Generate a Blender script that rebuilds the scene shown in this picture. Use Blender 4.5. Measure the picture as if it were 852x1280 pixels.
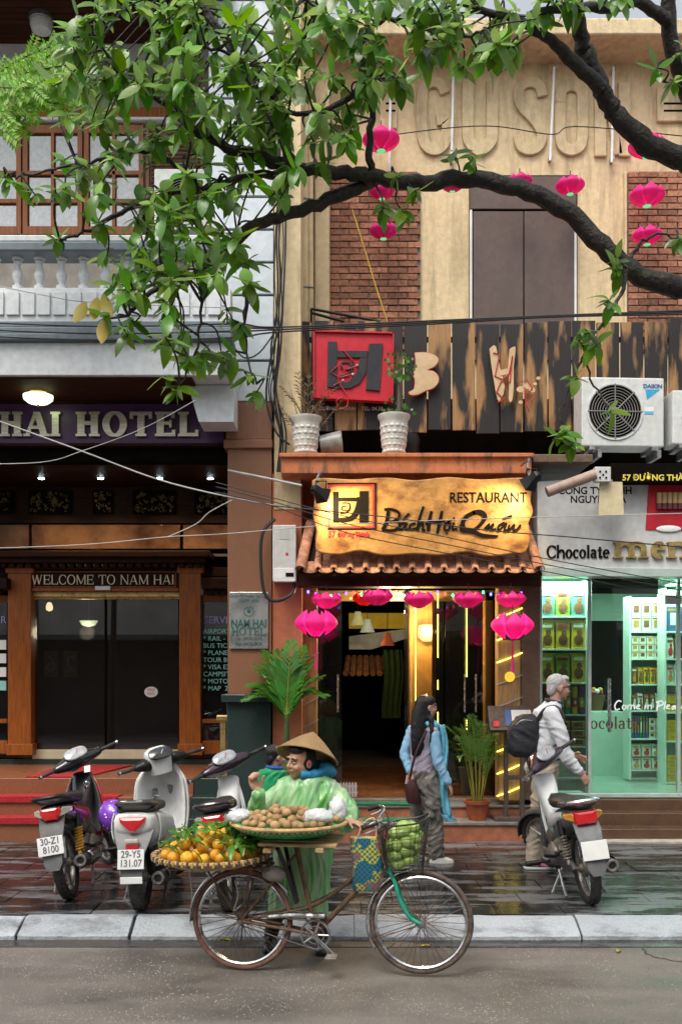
import bpy, bmesh, math, random
from math import sin, cos, pi, radians as rad
from mathutils import Vector, Matrix, Euler, noise
random.seed(7)
V = Vector
for o in list(bpy.data.objects): bpy.data.objects.remove(o)
SC = bpy.context.scene
COL = SC.collection

# ---------------------------------------------------------------- camera
F, H, CX, CY = 1244.0, 1.9, 426.0, 840.0        # focal length in px of an 852x1280 frame, eye height, principal column, horizon row
cam_d = bpy.data.cameras.new('camera'); cam = bpy.data.objects.new('camera', cam_d); COL.objects.link(cam)
cam.location = (0, 0, H); cam.rotation_euler = (rad(90), 0, 0)
cam_d.sensor_fit = 'VERTICAL'; cam_d.sensor_height = 36; cam_d.lens = 36*F/1280
cam_d.shift_y = (CY-640)/1280; cam_d.clip_start = .05; cam_d.clip_end = 3000
SC.camera = cam
# ---------------------------------------------------------------- sky, sun, exposure
w = bpy.data.worlds.new('World'); SC.world = w; w.use_nodes = True
nt = w.node_tree; bg = nt.nodes['Background']
sky = nt.nodes.new('ShaderNodeTexSky'); sky.sky_type = 'NISHITA'; sky.sun_disc = False
SUN_EL, SUN_AZ = 58, 205                         # azimuth clockwise from +Y: behind the camera, a little to its left
sky.sun_elevation = rad(SUN_EL); sky.sun_rotation = rad(SUN_AZ); sky.dust_density = 4; sky.air_density = 1.2
hs = nt.nodes.new('ShaderNodeHueSaturation'); hs.inputs['Saturation'].default_value = .28
nt.links.new(sky.outputs[0], hs.inputs['Color']); nt.links.new(hs.outputs[0], bg.inputs[0]); bg.inputs[1].default_value = .15
sd = bpy.data.lights.new('sun', 'SUN'); sd.energy = 1.2; sd.angle = rad(25); sd.color = (1, .92, .80)
sun = bpy.data.objects.new('sun', sd); COL.objects.link(sun)
a, e = rad(SUN_AZ), rad(SUN_EL)
sun.rotation_euler = V((sin(a)*cos(e), cos(a)*cos(e), sin(e))).to_track_quat('Z', 'Y').to_euler(); sun.location = (0, -5, 20)
SC.view_settings.view_transform = 'Standard'; SC.view_settings.look = 'None'
SC.view_settings.exposure = .68; SC.view_settings.gamma = 1
SC.cycles.max_bounces = 8; SC.cycles.transparent_max_bounces = 16; SC.cycles.diffuse_bounces = 3
SC.cycles.use_denoising = True; SC.cycles.sample_clamp_indirect = 6

def X(px, d): return (px-CX)*d/F
def Z(py, d): return H+(CY-py)*d/F
def P(px, py, d): return V((X(px, d), d, Z(py, d)))

# ---------------------------------------------------------------- objects and tags
def tag(o, label=None, cat=None, group=None, kind=None):
    if label: o['label'] = label
    if cat: o['category'] = cat
    if group: o['group'] = group
    if kind: o['kind'] = kind
    return o
def thing(name, label, cat, loc=(0, 0, 0), group=None, rz=0):
    o = bpy.data.objects.new(name, None); o.empty_display_size = .1; COL.objects.link(o)
    o.location = loc; o.rotation_euler = (0, 0, rz)
    return tag(o, label, cat, group)
def kids(o): return [c for c in bpy.data.objects if c.parent == o]
def copy_tree(o, parent=None):
    c = o.copy(); COL.objects.link(c); c.parent = parent
    for k in kids(o): copy_tree(k, c)
    return c
def put(name, mesh, parent=None, loc=None, rot=None, scale=None):
    o = bpy.data.objects.new(name, mesh); COL.objects.link(o); o.parent = parent
    if loc is not None: o.location = loc
    if rot is not None: o.rotation_euler = rot
    if scale is not None: o.scale = scale
    return o

class MB:
    'collects shapes; build() links them as one mesh object'
    def __init__(s): s.v = []; s.f = []; s.m = []; s.cur = 0
    def add(s, vs, fs):
        n = len(s.v); s.v += [tuple(q) for q in vs]; s.f += [[i+n for i in q] for q in fs]; s.m += [s.cur]*len(fs); return s
    def xf(s, M, i0=0):
        for i in range(i0, len(s.v)): s.v[i] = tuple(M @ V(s.v[i]))
        return s
    def box(s, x0, x1, y0, y1, z0, z1):
        x0, x1 = sorted((x0, x1)); y0, y1 = sorted((y0, y1)); z0, z1 = sorted((z0, z1))
        return s.add([(x0,y0,z0),(x1,y0,z0),(x1,y1,z0),(x0,y1,z0),(x0,y0,z1),(x1,y0,z1),(x1,y1,z1),(x0,y1,z1)],
                     [(0,3,2,1),(4,5,6,7),(0,1,5,4),(1,2,6,5),(2,3,7,6),(3,0,4,7)])
    def obox(s, c, size, R=None):
        n = len(s.v); x, y, z = [q/2 for q in size]; s.box(-x, x, -y, y, -z, z)
        return s.xf(Matrix.Translation(V(c)) @ (R.to_4x4() if R else Matrix()), n)
    def tube(s, pts, r, n=8, cap=True):
        pts = [V(q) for q in pts]; k = len(pts)
        rs = list(r) if isinstance(r, (list, tuple)) else [r]*k
        vs, fs = [], []; u = None
        for i in range(k):
            t = (pts[min(i+1, k-1)]-pts[max(i-1, 0)])
            t = t.normalized() if t.length > 1e-9 else V((0, 0, 1))
            if u is None:
                u = t.cross(V((0, 0, 1)) if abs(t.z) < .9 else V((1, 0, 0))).normalized()
            else:
                u = (u-t*u.dot(t)); u = u.normalized() if u.length > 1e-6 else t.orthogonal().normalized()
            b = t.cross(u)
            for j in range(n):
                a = 2*pi*j/n; vs.append(pts[i]+(u*cos(a)+b*sin(a))*rs[i])
        for i in range(k-1):
            for j in range(n):
                fs.append((i*n+j, i*n+(j+1) % n, (i+1)*n+(j+1) % n, (i+1)*n+j))
        if cap: fs.append(tuple(range(n))[::-1]); fs.append(tuple((k-1)*n+j for j in range(n)))
        return s.add(vs, fs)
    def cyl(s, p0, p1, r0, r1=None, n=12): return s.tube([p0, p1], [r0, r0 if r1 is None else r1], n)
    def loft(s, rings, cap=True, close=True):
        n = len(rings[0]); vs = [q for r in rings for q in r]; fs = []
        for i in range(len(rings)-1):
            for j in range(n if close else n-1):
                fs.append((i*n+j, i*n+(j+1) % n, (i+1)*n+(j+1) % n, (i+1)*n+j))
        if cap and close: fs.append(tuple(range(n))[::-1]); fs.append(tuple((len(rings)-1)*n+j for j in range(n)))
        return s.add(vs, fs)
    def lathe(s, prof, n=20, Mx=None, cap=True):
        i0 = len(s.v)
        s.loft([[(r*cos(2*pi*j/n), r*sin(2*pi*j/n), z) for j in range(n)] for r, z in prof], cap)
        if Mx: s.xf(Mx, i0)
        return s
    def ell(s, c, r, R=None, nu=16, nv=10):
        i0 = len(s.v); r = (r, r, r) if not isinstance(r, (list, tuple)) else r
        vs = [(0, 0, -r[2])]; fs = []
        for i in range(1, nv):
            a = -pi/2+pi*i/nv
            for j in range(nu): b = 2*pi*j/nu; vs.append((r[0]*cos(a)*cos(b), r[1]*cos(a)*sin(b), r[2]*sin(a)))
        vs.append((0, 0, r[2])); T = len(vs)-1
        for j in range(nu): fs.append((0, 1+(j+1) % nu, 1+j)); fs.append((T, T-nu+j, T-nu+(j+1) % nu))
        for i in range(nv-2):
            for j in range(nu):
                fs.append((1+i*nu+j, 1+i*nu+(j+1) % nu, 1+(i+1)*nu+(j+1) % nu, 1+(i+1)*nu+j))
        s.add(vs, fs)
        return s.xf(Matrix.Translation(V(c)) @ (R.to_4x4() if R else Matrix()), i0)
    def torus(s, c, ax, R, r, n=32, m=8, arc=None, flat=1.0):
        ax = V(ax).normalized(); u = ax.orthogonal().normalized()
        if abs(ax.x) > .9: u = V((0, 0, 1))
        b = ax.cross(u); c = V(c); a0, a1 = arc or (0, 2*pi)
        k = n if arc is None else n+1; rings = []
        for i in range(k):
            a = a0+(a1-a0)*i/n; e = u*cos(a)+b*sin(a)
            rings.append([c+e*(R+r*cos(2*pi*j/m))+ax*(r*flat*sin(2*pi*j/m)) for j in range(m)])
        if arc is None:
            vs = [q for g in rings for q in g]; fs = []
            for i in range(k):
                for j in range(m): fs.append((i*m+j, i*m+(j+1) % m, ((i+1) % k)*m+(j+1) % m, ((i+1) % k)*m+j))
            return s.add(vs, fs)
        return s.loft(rings)
    def prism(s, poly, f, d):
        'poly of 2D points, f(u, v, w) -> 3D, thickness d along w'
        n = len(poly); vs = [f(u, v, 0) for u, v in poly]+[f(u, v, d) for u, v in poly]
        fs = [tuple(range(n)), tuple(range(2*n-1, n-1, -1))]+[(i, i+n, (i+1) % n+n, (i+1) % n) for i in range(n)]
        return s.add(vs, fs)
    def ribbon(s, pts, ws, f, d, close=False):
        'brush stroke: centre line in 2D with widths, as a solid of thickness d'
        k = len(pts); ws = list(ws) if isinstance(ws, (list, tuple)) else [ws]*k
        L, R_ = [], []
        for i in range(k):
            p0 = pts[(i-1) % k] if close else pts[max(i-1, 0)]; p1 = pts[(i+1) % k] if close else pts[min(i+1, k-1)]
            tx, ty = p1[0]-p0[0], p1[1]-p0[1]; l = math.hypot(tx, ty) or 1; nx, ny = -ty/l, tx/l; h = ws[i]/2
            L.append((pts[i][0]+nx*h, pts[i][1]+ny*h)); R_.append((pts[i][0]-nx*h, pts[i][1]-ny*h))
        vs = []
        for i in range(k):
            vs += [f(*L[i], 0), f(*R_[i], 0), f(*R_[i], d), f(*L[i], d)]
        fs = []
        for i in range(k if close else k-1):
            a, b = i*4, ((i+1) % k)*4
            for j in range(4): fs.append((a+j, a+(j+1) % 4, b+(j+1) % 4, b+j))
        if not close: fs += [(0, 1, 2, 3), ((k-1)*4+3, (k-1)*4+2, (k-1)*4+1, (k-1)*4)]
        return s.add(vs, fs)
    def sheet(s, fn, nu, nv):
        vs = [fn(i/nu, j/nv) for j in range(nv+1) for i in range(nu+1)]
        return s.add(vs, [(j*(nu+1)+i, j*(nu+1)+i+1, (j+1)*(nu+1)+i+1, (j+1)*(nu+1)+i) for j in range(nv) for i in range(nu)])
    def mesh(s, name, mats, smooth=40):
        me = bpy.data.meshes.new(name); me.from_pydata(s.v, [], s.f)
        for q in (mats if isinstance(mats, (list, tuple)) else [mats]): me.materials.append(q)
        if any(s.m): me.polygons.foreach_set('material_index', s.m)
        bm = bmesh.new(); bm.from_mesh(me); bmesh.ops.recalc_face_normals(bm, faces=bm.faces); bm.to_mesh(me); bm.free()
        if smooth:
            me.polygons.foreach_set('use_smooth', [True]*len(me.polygons)); me.set_sharp_from_angle(angle=rad(smooth))
        me.update(); return me
    def build(s, name, mats, parent=None, smooth=40, bevel=0, loc=None, rot=None, solid=0, sub=0):
        o = put(name, s.mesh(name, mats, smooth), parent, loc, rot)
        if solid: q = o.modifiers.new('s', 'SOLIDIFY'); q.thickness = solid; q.offset = 0
        if sub: q = o.modifiers.new('u', 'SUBSURF'); q.levels = q.render_levels = sub
        if bevel:
            q = o.modifiers.new('b', 'BEVEL'); q.width = bevel; q.segments = 2; q.limit_method = 'ANGLE'; q.angle_limit = rad(50)
        return o
def bx(name, mats, parent, x0, x1, y0, y1, z0, z1, bevel=.004, smooth=40):
    return MB().box(x0, x1, y0, y1, z0, z1).build(name, mats, parent, smooth, bevel)
def fx(name, mats, parent, px0, px1, py0, py1, d, thick, bevel=.004, d2=None):
    'a block whose front face, at distance d, covers these photo columns and rows; thick goes back'
    return bx(name, mats, parent, X(px0, d), X(px1, d), d, d+thick, Z(py1, d), Z(py0, d), bevel)
def crom(pts, n=6):
    'Catmull-Rom through 2D/3D points'
    pts = [V(q) for q in pts]; out = []
    for i in range(len(pts)-1):
        p0, p1, p2, p3 = pts[max(i-1, 0)], pts[i], pts[i+1], pts[min(i+2, len(pts)-1)]
        for j in range(n):
            t = j/n; out.append(.5*((2*p1)+(p2-p0)*t+(2*p0-5*p1+4*p2-p3)*t*t+(3*p1-p0-3*p2+p3)*t**3))
    out.append(pts[-1]); return out
def blob(name, mb, mat, parent, voxel=.01, it=4, wrinkle=0, wscale=12, keep=None, wfn=None, zs=.45, sw=2):
    'overlapping shapes fused into one continuous skin'
    me = mb.mesh(name, mat, 0); o = put(name, me, parent)
    r = o.modifiers.new('r', 'REMESH'); r.mode = 'VOXEL'; r.voxel_size = voxel
    q = o.modifiers.new('q', 'SMOOTH'); q.factor = .5; q.iterations = it
    bpy.context.view_layer.update()
    dg = bpy.context.evaluated_depsgraph_get(); ev = o.evaluated_get(dg)
    m2 = bpy.data.meshes.new_from_object(ev); o.modifiers.clear(); o.data = m2; m2.name = name
    if not m2.materials: m2.materials.append(mat)
    if wrinkle:
        ns = [v.normal.copy() for v in m2.vertices]
        for v, n_ in zip(m2.vertices, ns):
            c = v.co
            k = wfn(c) if wfn else 1
            if k:
                q_ = V((c.x*wscale+sw*sin(c.z*9), c.y*wscale, c.z*wscale*zs))
                a = noise.noise(q_); b = noise.noise(q_*2.3+V((5, 1, 3)))
                v.co = c+n_*wrinkle*k*((1-abs(a)*2.4)+.5*(1-abs(b)*2.4)-.6)
    m2.polygons.foreach_set('use_smooth', [True]*len(m2.polygons)); m2.update()
    return o
def limb(mb, chain, n=12):
    'tapered limb through (point, radius) pairs'
    for i, (p, r) in enumerate(chain):
        mb.ell(p, r, nu=12, nv=8)
        if i: mb.tube([chain[i-1][0], p], [chain[i-1][1], r], n)
    return mb
def text_mb(txt, size, align='CENTER', ext=.004, offset=0, shear=0, space=1.0, xs=1.0):
    'built-in sans lettering in the XZ plane facing -Y, origin on the baseline'
    c = bpy.data.curves.new('t', 'FONT'); c.body = txt; c.size = size; c.align_x = align; c.extrude = ext; c.offset = offset
    c.shear = shear; c.space_character = space; c.resolution_u = 3
    o = bpy.data.objects.new('t', c); COL.objects.link(o); bpy.context.view_layer.update()
    me = bpy.data.meshes.new_from_object(o.evaluated_get(bpy.context.evaluated_depsgraph_get()))
    mb = MB(); mb.v = [(v.co.x*xs, -v.co.z, v.co.y) for v in me.vertices]; mb.f = [list(p.vertices) for p in me.polygons]; mb.m = [0]*len(mb.f)
    bpy.data.objects.remove(o); bpy.data.curves.remove(c); bpy.data.meshes.remove(me)
    return mb
def text(txt, size, mat, parent, loc, name='lettering', rot=None, **k):
    return text_mb(txt, size, **k).build(name, mat, parent, 0, loc=loc, rot=rot)

# ---------------------------------------------------------------- materials
def nodes(name):
    m = bpy.data.materials.new(name); m.use_nodes = True; t = m.node_tree; t.nodes.clear()
    return m, t, t.nodes.new, t.links.new
def M(name, col, rough=.6, metal=0, var=.18, scale=6, bump=0, bscale=60, spec=.5, coat=0, stretch=(1, 1, 1), col2=None,
      lo=.35, hi=.65, rvar=0, rand=0, sub=0, emit=None, estr=0, alpha=1, trans=0, ior=1.45, bdetail=4, sheen=0, bdist=.02):
    m, t, N, L = nodes(name)
    out = N('ShaderNodeOutputMaterial'); b = N('ShaderNodeBsdfPrincipled'); L(b.outputs[0], out.inputs[0])
    tc = N('ShaderNodeTexCoord'); mp = N('ShaderNodeMapping'); mp.inputs['Scale'].default_value = stretch; L(tc.outputs['Object'], mp.inputs[0])
    oi = N('ShaderNodeObjectInfo')
    ad = N('ShaderNodeVectorMath'); ad.operation = 'MULTIPLY_ADD'; L(oi.outputs['Random'], ad.inputs[0]); ad.inputs[1].default_value = (7, 13, 5) if rand else (0, 0, 0)
    L(mp.outputs[0], ad.inputs[2])
    n = N('ShaderNodeTexNoise'); n.inputs['Scale'].default_value = scale; n.inputs['Detail'].default_value = 6; n.inputs['Roughness'].default_value = .62
    L(ad.outputs[0], n.inputs['Vector'])
    r = N('ShaderNodeMapRange'); r.inputs[1].default_value = lo; r.inputs[2].default_value = hi; L(n.outputs[0], r.inputs[0])
    mx = N('ShaderNodeMix'); mx.data_type = 'RGBA'
    c1 = [q*(1-var) for q in col]; c2 = col2 or [min(1, q*(1+var)) for q in col]
    mx.inputs[6].default_value = (*c1, 1); mx.inputs[7].default_value = (*c2, 1); L(r.outputs[0], mx.inputs[0])
    src = mx.outputs[2]
    if rand:
        h = N('ShaderNodeHueSaturation'); mr = N('ShaderNodeMapRange'); mr.inputs[3].default_value = 1-rand; mr.inputs[4].default_value = 1+rand
        L(oi.outputs['Random'], mr.inputs[0]); L(mr.outputs[0], h.inputs['Value']); L(src, h.inputs['Color']); src = h.outputs[0]
    L(src, b.inputs['Base Color'])
    b.inputs['Roughness'].default_value = rough; b.inputs['Metallic'].default_value = metal; b.inputs['Specular IOR Level'].default_value = spec
    b.inputs['Coat Weight'].default_value = coat; b.inputs['Coat Roughness'].default_value = .08; b.inputs['IOR'].default_value = ior
    b.inputs['Transmission Weight'].default_value = trans; b.inputs['Sheen Weight'].default_value = sheen
    if sub: b.inputs['Subsurface Weight'].default_value = sub; b.inputs['Subsurface Radius'].default_value = (.012, .006, .004); b.inputs['Subsurface Scale'].default_value = 1
    if alpha < 1: b.inputs['Alpha'].default_value = alpha
    if rvar:
        rr = N('ShaderNodeMapRange'); rr.inputs[1].default_value = .3; rr.inputs[2].default_value = .7
        rr.inputs[3].default_value = max(.02, rough-rvar); rr.inputs[4].default_value = min(1, rough+rvar); L(n.outputs[0], rr.inputs[0]); L(rr.outputs[0], b.inputs['Roughness'])
    if bump:
        n2 = N('ShaderNodeTexNoise'); n2.inputs['Scale'].default_value = bscale; n2.inputs['Detail'].default_value = bdetail; L(ad.outputs[0], n2.inputs['Vector'])
        bp = N('ShaderNodeBump'); bp.inputs['Strength'].default_value = bump; bp.inputs['Distance'].default_value = bdist
        L(n2.outputs[0], bp.inputs['Height']); L(bp.outputs[0], b.inputs['Normal'])
    if emit: b.inputs['Emission Color'].default_value = (*emit, 1); b.inputs['Emission Strength'].default_value = estr
    return m
def GLASS(name, tint=(.9, .95, .93), rough=0.0, ior=1.5, dirt=.03, dcol=(.5, .5, .5)):
    'thin pane: see-through with a fresnel mirror and a little dust'
    m, t, N, L = nodes(name)
    out = N('ShaderNodeOutputMaterial'); tr = N('ShaderNodeBsdfTransparent'); tr.inputs[0].default_value = (*tint, 1)
    gl = N('ShaderNodeBsdfGlossy'); gl.inputs['Roughness'].default_value = rough; gl.inputs[0].default_value = (1, 1, 1, 1)
    fr = N('ShaderNodeFresnel'); fr.inputs[0].default_value = ior; mx = N('ShaderNodeMixShader')
    L(fr.outputs[0], mx.inputs[0]); L(tr.outputs[0], mx.inputs[1]); L(gl.outputs[0], mx.inputs[2])
    df = N('ShaderNodeBsdfDiffuse'); df.inputs[0].default_value = (*dcol, 1); m2 = N('ShaderNodeMixShader'); m2.inputs[0].default_value = dirt
    L(mx.outputs[0], m2.inputs[1]); L(df.outputs[0], m2.inputs[2]); L(m2.outputs[0], out.inputs[0])
    return m
def EMIT(name, col, s): return M(name, [q*.6 for q in col], .5, var=0, emit=col, estr=s)
def stained(name, base, stain, rough=.6, s1=3, s2=14, stretch=(1, 1, .25), lo=.5, hi=.72, bump=.1, bscale=50, spec=.4, fine=None, rvar=.1):
    'two-layer weathered surface: base colour broken by streaky stains and fine grain'
    m, t, N, L = nodes(name)
    out = N('ShaderNodeOutputMaterial'); b = N('ShaderNodeBsdfPrincipled'); L(b.outputs[0], out.inputs[0])
    tc = N('ShaderNodeTexCoord'); mp = N('ShaderNodeMapping'); mp.inputs['Scale'].default_value = stretch; L(tc.outputs['Object'], mp.inputs[0])
    n1 = N('ShaderNodeTexNoise'); n1.inputs['Scale'].default_value = s1; n1.inputs['Detail'].default_value = 8; n1.inputs['Roughness'].default_value = .7; L(mp.outputs[0], n1.inputs['Vector'])
    n2 = N('ShaderNodeTexNoise'); n2.inputs['Scale'].default_value = s2; n2.inputs['Detail'].default_value = 6; L(tc.outputs['Object'], n2.inputs['Vector'])
    r1 = N('ShaderNodeMapRange'); r1.inputs[1].default_value = lo; r1.inputs[2].default_value = hi; L(n1.outputs[0], r1.inputs[0])
    r2 = N('ShaderNodeMapRange'); r2.inputs[1].default_value = .3; r2.inputs[2].default_value = .7; L(n2.outputs[0], r2.inputs[0])
    ma = N('ShaderNodeMix'); ma.data_type = 'RGBA'; fine = fine or [q*.8 for q in base]
    ma.inputs[6].default_value = (*fine, 1); ma.inputs[7].default_value = (*base, 1); L(r2.outputs[0], ma.inputs[0])
    mb_ = N('ShaderNodeMix'); mb_.data_type = 'RGBA'; L(r1.outputs[0], mb_.inputs[0]); L(ma.outputs[2], mb_.inputs[6]); mb_.inputs[7].default_value = (*stain, 1)
    L(mb_.outputs[2], b.inputs['Base Color']); b.inputs['Specular IOR Level'].default_value = spec
    rr = N('ShaderNodeMapRange'); rr.inputs[3].default_value = max(.03, rough-rvar); rr.inputs[4].default_value = min(1, rough+rvar); L(n1.outputs[0], rr.inputs[0]); L(rr.outputs[0], b.inputs['Roughness'])
    n3 = N('ShaderNodeTexNoise'); n3.inputs['Scale'].default_value = bscale; n3.inputs['Detail'].default_value = 5; L(tc.outputs['Object'], n3.inputs['Vector'])
    bp = N('ShaderNodeBump'); bp.inputs['Strength'].default_value = bump; bp.inputs['Distance'].default_value = .02; L(n3.outputs[0], bp.inputs['Height']); L(bp.outputs[0], b.inputs['Normal'])
    return m
# ---------------------------------------------------------------- shared materials
m_black = M('black_plastic', (.010, .010, .011), .42, var=.3, scale=20, spec=.35, bump=.05, bscale=200)
m_rubber = M('tyre_rubber', (.022, .021, .02), .75, var=.35, scale=15, col2=(.06, .055, .05), bump=.25, bscale=120)
m_chrome = M('worn_chrome', (.62, .62, .62), .22, 1, var=.25, scale=25, rvar=.12)
m_steel = M('dull_steel', (.33, .33, .33), .42, .9, var=.3, scale=30, rvar=.15)
m_rust = M('rusty_frame_paint', (.14, .085, .05), .55, .25, var=.5, scale=40, bump=.15, bscale=150, rvar=.15)
m_white = M('white_paint', (.74, .75, .74), .35, var=.06, scale=9, coat=.3)
m_offw = stained('offwhite_plastic', (.62, .63, .6), (.4, .38, .33), .45, s1=6, bump=.05)
m_cable = M('cable_black', (.02, .02, .022), .5, var=.2)
m_cablew = M('cable_grey', (.42, .42, .4), .5, var=.2)
m_gold = M('worn_gold', (.55, .40, .16), .33, .75, var=.25, scale=14, rvar=.1)
m_paperw = M('white_paper', (.78, .78, .77), .7, var=.05)
m_red = M('red_paint', (.52, .03, .035), .45, var=.25, scale=10)
m_ink = M('black_ink', (.010, .008, .007), .85, var=.2, spec=.1)
# hotel
m_siding = stained('pale_blue_siding', (.60, .66, .70), (.46, .52, .56), .4, s1=2.5, bump=.04, spec=.5)
m_groove = M('siding_groove_shade', (.09, .11, .13), .7)  # dark colour paints in the shadow lines between the boards
m_granb = stained('brown_granite', (.33, .14, .068), (.20, .09, .05), .38, s1=4, s2=120, stretch=(1, 1, .6), fine=(.16, .08, .05), bump=.03, bscale=200, spec=.5)
m_grang = stained('dark_green_granite', (.035, .055, .05), (.02, .035, .033), .22, s1=4, s2=140, stretch=(1, 1, 1), fine=(.015, .03, .028), bump=.02, bscale=200, spec=.5)
m_step = stained('red_brown_granite_step', (.30, .105, .045), (.19, .075, .035), .3, s1=4, s2=90, stretch=(1, 1, 1), fine=(.15, .065, .04), bump=.02, bscale=200, spec=.5)
m_balc = stained('balcony_white', (.66, .69, .71), (.40, .42, .43), .6, s1=3, lo=.56, hi=.8, bump=.08)
m_balcd = stained('balcony_blue_grey', (.16, .20, .23), (.08, .1, .11), .55, s1=3, bump=.06)
m_woodd = M('dark_carved_wood', (.024, .008, .003), .55, spec=.15, var=.35, scale=5, stretch=(1, 1, 6), bump=.1, bscale=40)
m_wood = M('varnished_brown_wood', (.28, .08, .011), .45, spec=.3, var=.3, scale=5, stretch=(8, 8, .7), bump=.06, bscale=30, coat=.3)
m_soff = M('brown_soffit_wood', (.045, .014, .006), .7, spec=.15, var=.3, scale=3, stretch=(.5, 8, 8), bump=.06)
m_purple = stained('purple_sign_panel', (.10, .04, .14), (.07, .028, .09), .35, s1=2, bump=.02)
m_pane = GLASS('door_glass', (.5, .5, .5), 0, 1.95, .012)
m_frost = M('frosted_pane', (.66, .68, .68), .35, var=.12, scale=30, bump=.3, bscale=40)
m_carpet = M('red_carpet', (.36, .018, .022), .95, var=.3, scale=40, bump=.5, bscale=300)
m_cream = M('cream_metal', (.62, .55, .38), .4, var=.1)
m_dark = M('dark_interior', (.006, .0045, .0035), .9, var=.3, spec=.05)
m_lampw = EMIT('warm_downlight', (1, .8, .45), 3)
m_lampc = EMIT('cool_downlight', (.75, .95, 1), 30)
m_globe = EMIT('ceiling_globe_glow', (.8, 1, .62), 1.3)

# ---------------------------------------------------------------- lettering
def ring_pts(cx, cy, rx, ry, a0, a1, n=20): return [(cx+rx*cos(a0+(a1-a0)*i/n), cy+ry*sin(a0+(a1-a0)*i/n)) for i in range(n+1)]
def glyph(ch, mb, f, S, T, sl, st, d):
    k = [0]
    def dd(): k[0] += 1; return d+.0004*k[0]
    def R(x0, y0, x1, y1): mb.prism([(x0, y0), (x1, y0), (x1, y1), (x0, y1)], f, dd())
    def Q(*p): mb.prism(list(p), f, dd())
    def diag(x0, y0, x1, y1, w_): Q((x0-w_/2, y0), (x0+w_/2, y0), (x1+w_/2, y1), (x1-w_/2, y1))
    def foot(xc, y, w_=S): R(xc-w_/2-sl, y, xc+w_/2+sl, y+st)
    def stem(xc, y0=0, y1=1, w_=S, b=True, t=True):
        R(xc-w_/2, y0, xc+w_/2, y1)
        if b: foot(xc, y0, w_)
        if t: foot(xc, y1-st, w_)
    def arc(cx, cy, rx, ry, a0, a1, S_=None, T_=None, n=20, close=False):
        S_ = S if S_ is None else S_; T_ = T if T_ is None else T_; p = ring_pts(cx, cy, rx-S_/2, ry-T_/2, a0, a1, n); w_ = [T_+(S_-T_)*abs(cos(a0+(a1-a0)*i/n)) for i in range(n+1)]
        if close: p, w_ = p[:-1], w_[:-1]
        mb.ribbon(p, w_, f, dd(), close)
    m = sl+S/2
    if ch == 'H': W = .92; stem(m); stem(W-m); R(m, .46, W-m, .46+T*1.2); return W
    if ch == 'I': W = 2*m; stem(m); return W
    if ch == 'A': W = .98; diag(.1, 0, .47, 1, T*1.1); diag(W-.1-S*.2, 0, .5, 1, S*1.05); R(.22, .3, .7, .3+T); foot(.1, 0, T); foot(W-.1-S*.2, 0, S); return W
    if ch in 'O': W = .94; arc(W/2, .5, W/2, .52, 0, 2*pi, n=32, close=True); return W
    if ch == 'C': W = .86; arc(.47, .5, .47, .52, .25*pi, 1.75*pi, n=28); R(.76, .68, .76+T*.8, .96); R(.76, .05, .76+T*.6, .3); return W
    if ch == 'T': W = .86; stem(W/2, t=False); R(0, 1-T, W, 1.001); R(0, .72, T, 1-T/2); R(W-T, .72, W, 1-T/2); return W
    if ch in 'EL':
        W = .78; stem(m); R(m, 0, W, T*1.05); R(W-T, T/2, W, .26)
        if ch == 'E': R(m, 1-T, W-.03, 1.001); R(W-.03-T, .76, W-.03, 1-T/2); R(m, .47, W-.14, .47+T); R(W-.14-T*.7, .36, W-.14, .66)
        return W
    if ch == 'N': W = .95; stem(m, w_=T*1.3); R(W-m, 0, W-m+T*1.2, 1); foot(W-m+T*.6, 1-st, T*1.2); diag(W-m, 0, m, 1, S*1.1); return W
    if ch == 'M': W = 1.12; stem(m, w_=T*1.3); stem(W-m); diag(W/2, .05, m, 1, S*.95); diag(W/2, .05, W-m, 1, T*1.3); return W
    if ch == 'W': W = 1.3; diag(.4, 0, .12, 1, S); diag(.4, 0, .66, 1, T*1.2); diag(.9, 0, .64, 1, S); diag(.9, 0, 1.18, 1, T*1.2); foot(.12, 1-st, S); foot(1.18, 1-st, T); foot(.65, 1-st, S); return W
    if ch == 'h': W = .66; R(.02, 0, .02+S, 1.05); arc(.34+S/2, .42, .3, .28, 0, pi, S, T*1.6); R(.64-S+S/2, 0, .64+S/2, .45); foot(.02+S/2, 0, S*.7); foot(.64, 0, S*.7); return W+S/2
    if ch == 'o': W = .62; arc(.31, .34, .31, .36, 0, 2*pi, n=24, close=True); return W
    if ch == 'c': W = .54; arc(.31, .34, .31, .36, .22*pi, 1.72*pi, n=20); mb.ell(f(.47, .52, -d/2), (S*.5*abs(f(1, 0, 0)[0]-f(0, 0, 0)[0]),)*3, nu=8, nv=6); return W
    if ch == 'l': W = S+.12; R(.06, 0, .06+S, 1.05); foot(.06+S/2, 0, S*.8); return W
    if ch == 'a': W = .6; arc(.27, .2, .26, .21, 0, 2*pi, S*.9, T, n=20, close=True); arc(.27, .45, .26, .26, 0, .85*pi, S, T*1.3); R(.53-S, 0, .53, .48); foot(.53, 0, S*.2); return W
    if ch == 't': W = .44; R(.12, .05, .12+S, .9); R(0, .6, .4, .68); arc(.3, .18, .2, .19, pi, 1.9*pi, S*.8, T); return W
    if ch == 'e': W = .58; arc(.31, .34, .31, .36, 0, 1.75*pi, n=24); R(.08, .33, .58, .33+T); return W
    if ch in 'mn':
        W = .78 if ch == 'n' else 1.25; R(.08, 0, .08+S, .68); R(0, .62, .12, .68); foot(.08+S/2, 0, S)
        for j in range(1 if ch == 'n' else 2):
            x = .08+S+j*.5; arc(x+.16, .4, .16+S, .29, 0, pi*.9, S, T*1.6); R(x+.32, 0, x+.32+S, .42); foot(x+.32+S/2, 0, S)
        return W+S
    return .38
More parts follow.
